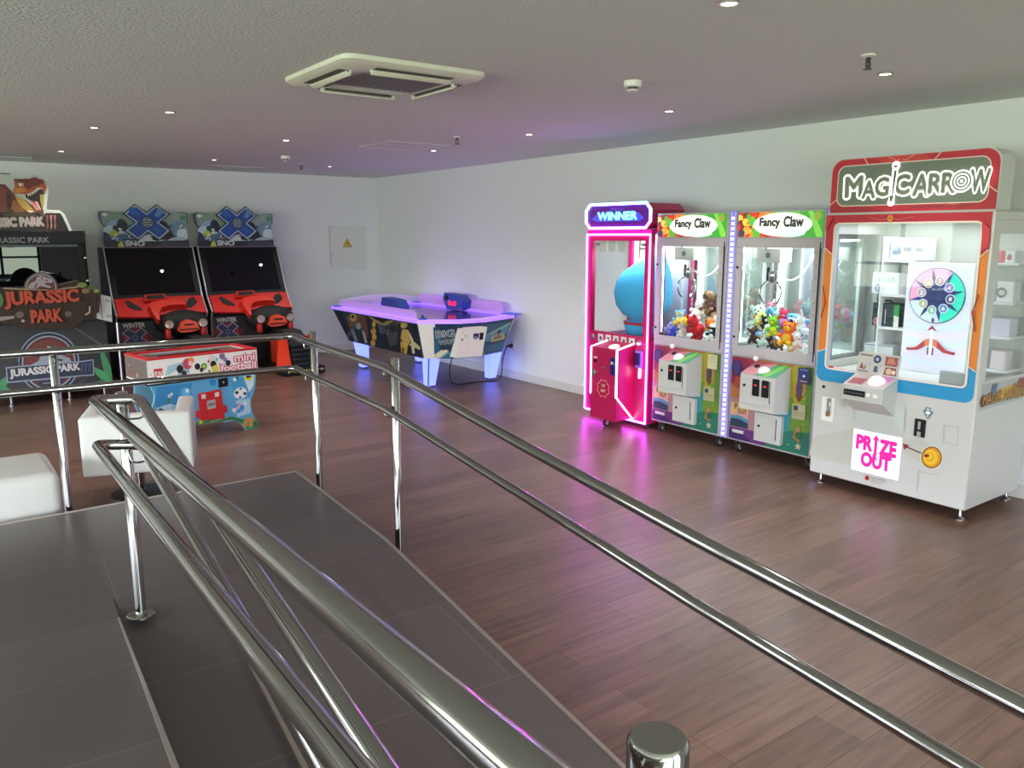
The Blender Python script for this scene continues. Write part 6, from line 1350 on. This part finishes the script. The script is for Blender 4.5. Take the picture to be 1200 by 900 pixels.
for off, cl in ((.05, '#c9d4d6'), (.0, '#1f3f58')):
    p.text('BIG', (.005, .275, .20, .085), cl, off=off, ref_off=0, rot=.10); p.text('WAVE', (.03, .185, .19, .062), cl, off=off, ref_off=0, rot=.10)
p.build('title_lettering', t)
b = MB(); ca_, cb_ = Vector((4.83, 7.56, 0)), Vector((5.12, 7.53, 0))
q0, q1, q2, q3 = onx(536.5, 419, 4.82), onx(536, 385, 4.80), (0, 0, 0), (0, 0, 0)
b.prism([(4.785, 7.60, .395), (5.11, 7.56, .395), (5.13, 7.475, .735), (4.79, 7.505, .735)], (.012, .20, 0), hw2); cdr = b.build('coin_door', t)
U_ = Vector((5.13 - 4.79, 7.475 - 7.505, 0)); p = Print((4.787, 7.60, .395), U_, Vector((0.004, -.095, .34)), lift=.004)
p.poly([(.185, .15), (.255, .15), (.255, .285), (.185, .285)], '#23305c'); p.poly([(.20, .20), (.235, .20), (.235, .25), (.20, .25)], '#8a94b4'); p.ell((.218, .225), .012, '#2a3a7a'); p.poly([(.265, .085), (.315, .085), (.315, .29), (.265, .29)], '#141418'); p.poly([(.155, .04), (.23, .04), (.23, .085), (.155, .085)], '#1c1616'); p.ell((.05, .22), .014, '#5a8a7a'); p.ell((.085, .265), .008, '#4a4a44'); p.line([(.02, .06), (.12, .06), (.12, .30), (.02, .30)], .002, '#b9b4aa'); p.build('coin_print', cdr)
# legs
for (x, y, tx, ty_) in ((4.725, 8.09, 4.69, 7.98), (5.60, 8.10, 5.57, 7.99), (4.72, 9.80, 4.68, 9.80), (5.58, 9.80, 5.58, 9.80)):
    b = MB(); w0, w1 = .050, .078
    A = [b.bm.verts.new((x + i_ * w0, y + j_ * w0, .022)) for i_, j_ in ((-1, -1), (1, -1), (1, 1), (-1, 1))]; B_ = [b.bm.verts.new((tx + i_ * w1, ty_ + j_ * w1, z0_ + .01)) for i_, j_ in ((-1, -1), (1, -1), (1, 1), (-1, 1))]
    fs = [b.bm.faces.new((A[i], A[(i + 1) % 4], B_[(i + 1) % 4], B_[i])) for i in range(4)] + [b.bm.faces.new(A[::-1]), b.bm.faces.new(B_)]; b._set(fs, blue_glow)
    lg = b.build('leg', t)
    b = MB(); b.lathe([(.05, 0), (.054, .012), (.05, .022)], (x, y, 0), mat('foot_blue_grey', '#4a5a86', .5), seg=18); b.build('foot', lg)
b = MB(); b.prism([(4.665, 8.034, .03), (4.605, 7.905, .37), (4.612, 7.897, .37), (4.672, 8.026, .03)], (.006, .0, 0), mat('leg_seam', '#3a52d8', .4)); b.build('leg_seam', t)
# guards, far arch, score units, mallet
def guard(x, ya, yb, zb, name):
    b = MB(); P_ = [(x, ya, .826), (x, ya, zb - .05), (x, ya + .05, zb), (x, yb - .05, zb), (x, yb, zb - .05), (x, yb, .826)]; b.prism(P_, (.012, 0, 0), mat('violet_guard', '#c6a0dc', .3, emit=.18, ecol='#b070e8')); return b.build(name, t)
guard(4.50, 7.98, 10.02, .915, 'side_guard'); guard(5.70, 7.98, 10.02, .95, 'side_guard')
b = MB(); pts = [(4.52, 10.06, .83)] + [(4.52 + 1.19 * k / 12, 10.06, .90 + .06 * math.sin(math.pi * k / 12)) for k in range(13)] + [(5.71, 10.06, .83)]
b.prism(pts, (0, .02, 0), mat('arch_white', '#d9d0e2', .35)); b.build('end_guard', t)
sb = mat('score_blue', '#2f4aa0', .35)
for (x, y, m_) in ((5.62, 8.88, -1), (4.60, 8.66, 1)):
    b = MB(); xx = lambda d_: x + m_ * d_
    b.prism([(xx(-.07), y - .20, .83), (xx(-.07), y - .23, .93), (xx(-.07), y - .14, 1.0), (xx(-.07), y + .20, 1.015), (xx(-.07), y + .23, .93), (xx(-.07), y + .14, .80), (xx(-.07), y - .10, .80)], (m_ * .14, 0, 0), sb); sc_ = b.build('score_unit', t)
    b = MB(); b.lathe([(.036, 0), (.034, .01), (.0, .012)], (xx(.07), y + .14, .955), rubber, (m_, 0, 0), 18); b.build('speaker', sc_)
    p = Print((xx(.071), y + .13 if m_ < 0 else y - .13, .86), (0, m_, 0), (0, 0, 1)); p.text('0:0', (.03, .0, .19, .06), '#ff2a4a', GLOW, .03); p.build('score_digits', sc_)
b = MB(); b.lathe([(.05, .8265), (.05, .835), (.042, .84), (.018, .845), (.016, .868), (.012, .875), (0, .877)], (4.52, 7.86, 0), mat('mallet_blue', '#24408a', .35), seg=22); tag(b.build('hockey_mallet', None, (4.52, 7.86, .8265)), 'blue air hockey mallet resting on the near corner of the violet rim', 'mallet')
l = bpy.data.lights.new('ceiling_violet_fill', 'AREA'); l.shape = 'RECTANGLE'; l.size = 1.0; l.size_y = 2.0; l.energy = 5; l.color = (.55, .28, 1.0)  # added violet fill, no visible fixture, faces up to tint the ceiling
o = bpy.data.objects.new('ceiling_violet_fill', l); COL.objects.link(o); o.parent = t; o.location = Vector((5.12, 8.95, .80)) - org(t); o.rotation_euler = (math.pi, 0, 0)
l = bpy.data.lights.new('under_table_glow', 'POINT'); l.energy = 5; l.color = (.25, .25, 1); l.shadow_soft_size = .15; o = bpy.data.objects.new('under_table_glow', l); COL.objects.link(o); o.parent = t; o.location = Vector((5.1, 8.9, .30)) - org(t)
b = MB(); b.tube([(5.78, 7.985, .41), (5.74, 7.98, .36), (5.70, 7.99, .22), (5.68, 7.96, .08), (5.60, 7.93, .008), (5.30, 8.02, .007), (5.05, 7.98, .007), (4.92, 7.93, .05), (4.88, 7.90, .20), (4.90, 7.86, .37)], .007, rubber, 8, bend=.06); tag(b.build('power_cable', None, (5.3, 7.97, 0)), 'black power cable running from the hockey table along the floor to the wall socket', 'cable')

# ------------------------------------------------------------------ mini football table
FA = R(0); FU, FV = Vector((math.cos(FA), math.sin(FA), 0)), Vector((-math.sin(FA), math.cos(FA), 0)); FO = Vector((1.3135, 7.071, 0)); FL, FD = 1.165, .62
t = thing('football_table', FO + FU * FL / 2 + FV * FD / 2, 'small mini football table with red rim and blue cartoon legs behind the railing', 'football table')
fp = lambda s_, d_, z_: FO + FU * s_ + FV * d_ + Vector((0, 0, z_))
t.rotation_euler = (0, 0, R(9)); t.scale = (.84, .78, .96)
fwhite = mat('football_white', '#e6e2dc', .4); fred = mat('football_red', '#c8262c', .35)
b = MB(); th = .028
b.prism([fp(0, 0, .555), fp(FL, 0, .555), fp(FL, 0, .762), fp(0, 0, .762)], FV * th, fwhite); b.prism([fp(0, FD - th, .555), fp(FL, FD - th, .555), fp(FL, FD - th, .762), fp(0, FD - th, .762)], FV * th, fwhite)
b.prism([fp(0, th, .555), fp(0, FD - th, .555), fp(0, FD - th, .762), fp(0, th, .762)], FU * th, fwhite); b.prism([fp(FL - th, th, .555), fp(FL - th, FD - th, .555), fp(FL - th, FD - th, .762), fp(FL - th, th, .762)], FU * th, fwhite)
b.prism([fp(0, 0, .54), fp(FL, 0, .54), fp(FL, FD, .54), fp(0, FD, .54)], Vector((0, 0, .015)), black); b.build('table_box', t)
b = MB()
for q in ((0, 0, FL, .04), (0, FD - .04, FL, FD), (0, .04, .04, FD - .04), (FL - .04, .04, FL, FD - .04)): b.prism([fp(q[0] - .004, q[1] - .004, .762), fp(q[2] + .004, q[1] - .004, .762), fp(q[2] + .004, q[3] + .004, .762), fp(q[0] - .004, q[3] + .004, .762)], Vector((0, 0, .018)), fred)
b.build('rim', t)
b = MB(); b.prism([fp(.03, .03, .735), fp(.24, .03, .735), fp(.24, FD - .03, .735), fp(.03, FD - .03, .735)], Vector((0, 0, .012)), mat('inner_shelf', '#6a5648', .5)); b.prism([fp(FL - .24, .03, .735), fp(FL - .03, .03, .735), fp(FL - .03, FD - .03, .735), fp(FL - .24, FD - .03, .735)], Vector((0, 0, .012)), MATS['inner_shelf']); b.prism([fp(.24, .03, .735), fp(FL - .24, .03, .735), fp(FL - .24, FD - .03, .735), fp(.24, FD - .03, .735)], Vector((0, 0, .01)), screen); b.build('playing_field', t)
p = Print(fp(0, 0, 0), FU, (0, 0, 1))
p.poly([(.004, .575), (FL - .004, .575), (FL - .004, .76), (.004, .76)], '#ece8e4'); p.clip = (.005, .577, FL - .005, .758)
p.poly([(.06, .60), (.145, .60), (.145, .685), (.06, .685)], '#c8323a'); p.text('FUN', (.07, .61, .065, .05), '#f0d8d4', off=.05); p.ell((.03, .64), .008, '#b0a8a4')
p.poly([(.16, .60), (.30, .66), (.34, .72), (.20, .70)], '#a8ccd4'); p.poly([(.30, .60), (.42, .62), (.38, .73), (.30, .70)], '#8ab4c0')
for (s_, z_, r_, c__) in ((.32, .660, .035, '#1c1a1e'), (.36, .615, .026, '#1c1a1e'), (.40, .70, .05, '#c04a5a'), (.44, .725, .03, '#e8863a'), (.43, .70, .022, '#f0c8d4'), (.50, .665, .030, '#18181c'), (.57, .660, .030, '#4a8a3a'), (.57, .66, .014, '#d8d83a'), (.54, .63, .02, '#22281e'), (.66, .70, .05, '#d8d4cc'), (.67, .67, .032, '#18181c'), (.62, .70, .012, '#c03a3a'), (.685, .625, .035, '#d8c83a'), (.71, .71, .014, '#5ab4d8'), (.77, .735, .032, '#7a6a90'), (.80, .70, .022, '#8a7aa0'), (.83, .665, .028, '#141418'), (.74, .66, .014, '#c8a0b0'), (.62, .61, .012, '#3a8a4a')): p.ell((s_, z_), r_, c__, n=14)
p.clip = None
for off, cl in ((.10, '#c02a48'), (.025, '#f6e2e4')):
    p.text('mini', (.905, .672, .225, .062), cl, off=off, ref_off=.0); p.text('football', (.745, .592, .395, .062), cl, off=off, ref_off=.0)
p.build('front_print', t)
p = Print(fp(0, FD, 0), -FV, (0, 0, 1)); p.poly([(.004, .57), (FD - .004, .57), (FD - .004, .76), (.004, .76)], '#6e625b'); blob(p, (.3, .66), (.24, .06), ['#6a5a54', '#b4a69c', '#8a4a4a', '#7a8a90'], 14, 6); p.build('end_print', t)
shp = [(.02, .54), (.06, .46), (.05, .40), (.03, .36), (.05, .28), (.09, .20), (.07, .10), (.03, .05), (.02, .02), (.06, .0), (.16, .0), (.21, .06), (.30, .12), (.55, .13), (.86, .12), (.95, .065), (1.0, .0), (1.10, .0), (1.14, .025), (1.13, .07), (1.09, .13), (1.07, .22), (1.07, .28), (1.12, .37), (1.14, .44), (1.15, .54)]
for d_ in (.02, FD - .05):
    b = MB(); b.prism([fp(s_, d_, z_ + .0) for s_, z_ in shp], FV * .03, mat('leg_board', '#7ab0cc', .4)); lb = b.build('leg_board', t)
    if d_ > .1: continue
    p = Print(fp(0, d_, 0), FU, (0, 0, 1)); p.poly([(.575 + (s_ - .575) * .992, .27 + (z_ - .27) * .99) for s_, z_ in shp], '#5aa6d0')
    poly_in = lambda pts, c: p.poly(pts, c)
    poly_in([(.07, .46), (.06, .40), (.06, .34), (.20, .30), (.40, .42), (.45, .52), (.08, .52)], '#3a8cc4'); poly_in([(.06, .34), (.09, .22), (.30, .20), (.36, .30), (.20, .36)], '#b4d4e4'); poly_in([(.85, .50), (1.12, .50), (1.11, .42), (1.06, .32), (.90, .30)], '#3f9ac8'); poly_in([(.90, .30), (1.06, .30), (1.06, .16), (.90, .14)], '#a9cce0'); poly_in([(1.0, .52), (1.13, .52), (1.11, .42), (1.06, .36)], '#d0e0e6')
    poly_in([(.06, .30), (.10, .34), (.16, .30), (.18, .20), (.12, .14), (.08, .18)], '#4a6a5a'); poly_in([(.10, .28), (.14, .30), (.15, .2), (.11, .17)], '#8aa49a')
    for (s_, z_, r_, c__) in ((.36, .42, .072, '#3f96d0'), (.37, .44, .045, '#6ab4e0'), (.385, .455, .018, '#d8ecf4'), (.66, .50, .034, '#2a86c4'), (.24, .31, .03, '#8ac0dc'), (.66, .27, .02, '#8ac8dc'), (1.0, .26, .02, '#d0e8f0'), (1.03, .32, .016, '#6aa8d4'), (.98, .33, .018, '#6aa8d4')): p.ell((s_, z_), r_, c__)
    poly_in([(.17, .36), (.19, .36), (.21, .40), (.19, .42)], '#3a8a4a'); p.ell((.20, .43), .016, '#e8ecf0'); p.ell((.225, .445), .012, '#e8ecf0'); p.ell((.20, .43), .007, '#2a3a5a'); p.ell((.90, .50), .018, '#e0e8ec'); p.ell((.93, .515), .012, '#3a4a5a')
    p.ell((.955, .365), (.075, .055), '#e6e9ec', n=26); p.ell((.915, .375), (.022, .016), '#20262a', n=8); p.ell((1.005, .355), (.02, .015), '#20262a', n=8); p.ell((.95, .325), (.018, .009), '#20262a', n=8); p.ell((.96, .405), (.018, .008), '#20262a', n=8)
    p.ell((.93, .225), (.055, .045), '#3f8ccc'); poly_in([(.85, .20), (.95, .28), (.97, .265), (.88, .18)], '#c4b0c8'); p.ell((.87, .215), .02, '#e0e4ea')
    poly_in([(.03, .05), (.07, .11), (.25, .13), (.55, .17), (.85, .155), (.97, .11), (1.08, .115), (1.135, .06), (1.13, .025), (1.10, .004), (1.005, .004), (.95, .07), (.86, .124), (.55, .134), (.30, .124), (.20, .06), (.16, .004), (.06, .004), (.024, .022)], '#3a8a4a'); poly_in([(.55, .16), (.85, .15), (.96, .10), (.94, .09), (.85, .132), (.55, .145)], '#2c6c3a'); p.line([(.60, .14), (.80, .155)], .006, '#a8d0a0'); p.ell((1.10, .045), .028, '#2a6a3c')
    p.ell((.50, .155), .02, '#d8c83a'); p.ell((1.055, .50), (.05, .022), '#d8c82e'); p.ell((1.055, .51), (.03, .012), '#2a2a20')
    for (s_, z_) in ((1.01, .10), (1.06, .09), (.985, .06), (1.05, .05)): p.ell((s_, z_), .028, '#c08a50', n=10)
    for k in range(12): p.ell((.93 + .012 * (k * 7 % 11), .15 + .011 * (k * 5 % 12)), .006, '#cfe4ec', n=6)
    p.build('leg_print', lb)
b = MB(); b.prism([fp(.495, .018, .17), fp(.76, .018, .15), fp(.735, .018, .43), fp(.49, .018, .415)], -FV * .02, fred); b.prism([fp(.46, .018, .19), fp(.50, .018, .19), fp(.50, .018, .26), fp(.46, .018, .26)], -FV * .008, fred); b.prism([fp(.755, .018, .20), fp(.80, .018, .21), fp(.79, .018, .27), fp(.755, .018, .28)], -FV * .008, fred); cdr = b.build('coin_door', t)
p = Print(fp(0, -.002, 0), FU, (0, 0, 1)); p.poly([(.52, .365), (.565, .365), (.565, .405), (.52, .405)], '#d8d4d0'); p.poly([(.665, .365), (.71, .37), (.71, .41), (.665, .405)], '#d8d4d0'); p.ell((.615, .385), .008, '#8a1a20'); p.poly([(.575, .26), (.665, .265), (.665, .345), (.575, .34)], '#b0aca8'); p.poly([(.585, .285), (.655, .29), (.655, .32), (.585, .315)], '#7a7674'); p.build('door_print', cdr)
b = MB(); b.prism([fp(.72, .018, .445), fp(.82, .018, .45), fp(.82, .018, .53), fp(.72, .018, .525)], -FV * .012, black); b.lathe([(.008, 0), (.008, .006), (0, .007)], fp(.77, .006, .49), white, -FV, 10); b.build('lock_plate', t)

# ------------------------------------------------------------------ white moulded seats
seatm = mat('moulded_white', '#d2d1ca', .5)
A_ = R(-17); U3, V3 = Vector((math.cos(A_), math.sin(A_), 0)), Vector((-math.sin(A_), math.cos(A_), 0)); O3 = Vector((.725, 5.665, 0)); w3, d3 = .67, .60
t = thing('tub_chair', O3 + U3 * w3 / 2 + V3 * d3 / 2, 'white square tub chair on a steel pedestal, seen from behind through the centre railing', 'chair')
Ms = Matrix.Translation(O3) @ Matrix.Rotation(A_, 4, 'Z')
b = MB(); zb, zt_ = .205, .60
U_sh = [(0, 0), (w3, 0), (w3, d3), (w3 - .105, d3), (w3 - .105, .11), (.105, .11), (.105, d3), (0, d3)]
pts_ = [Ms @ Vector((x, y, zb)) for x, y in U_sh]
fs = b.prism(pts_, (0, 0, zt_ - zb), seatm); es = list({e for f in fs for e in f.edges if len(e.link_faces) == 2 and e.calc_face_angle(0) > .5}); bmesh.ops.bevel(b.bm, geom=es, offset=.022, segments=3, profile=.5, affect='EDGES')
for f in b.bm.faces: f.smooth = True
b.build('shell', t)
b = MB(); b.box((.11, .115, zb), (w3 - .11, d3 - .005, .40), seatm, .03, 3, M=Ms); b.build('seat', t)
c3 = O3 + U3 * w3 * .47 + V3 * d3 * .42
b = MB(); b.lathe([(.024, .012), (.024, .20)], c3, chrome, seg=18); b.lathe([(.08, .196), (.08, .206)], c3, steel, seg=20); b.build('pedestal', t)
b = MB(); b.lathe([(.20, 0), (.20, .008), (.10, .016), (.03, .022), (.026, .03)], c3, mat('base_dark', '#2a2624', .4), seg=32); b.build('base_plate', t)
b = MB(); b.box((-.14, 5.15, .002), (.545, 5.76, .405), seatm, .055, 4); tag(b.build('pouf', None, (.2, 5.45, .002)), 'low white rounded cube pouf at the left edge just beyond the tiled platform', 'pouf')
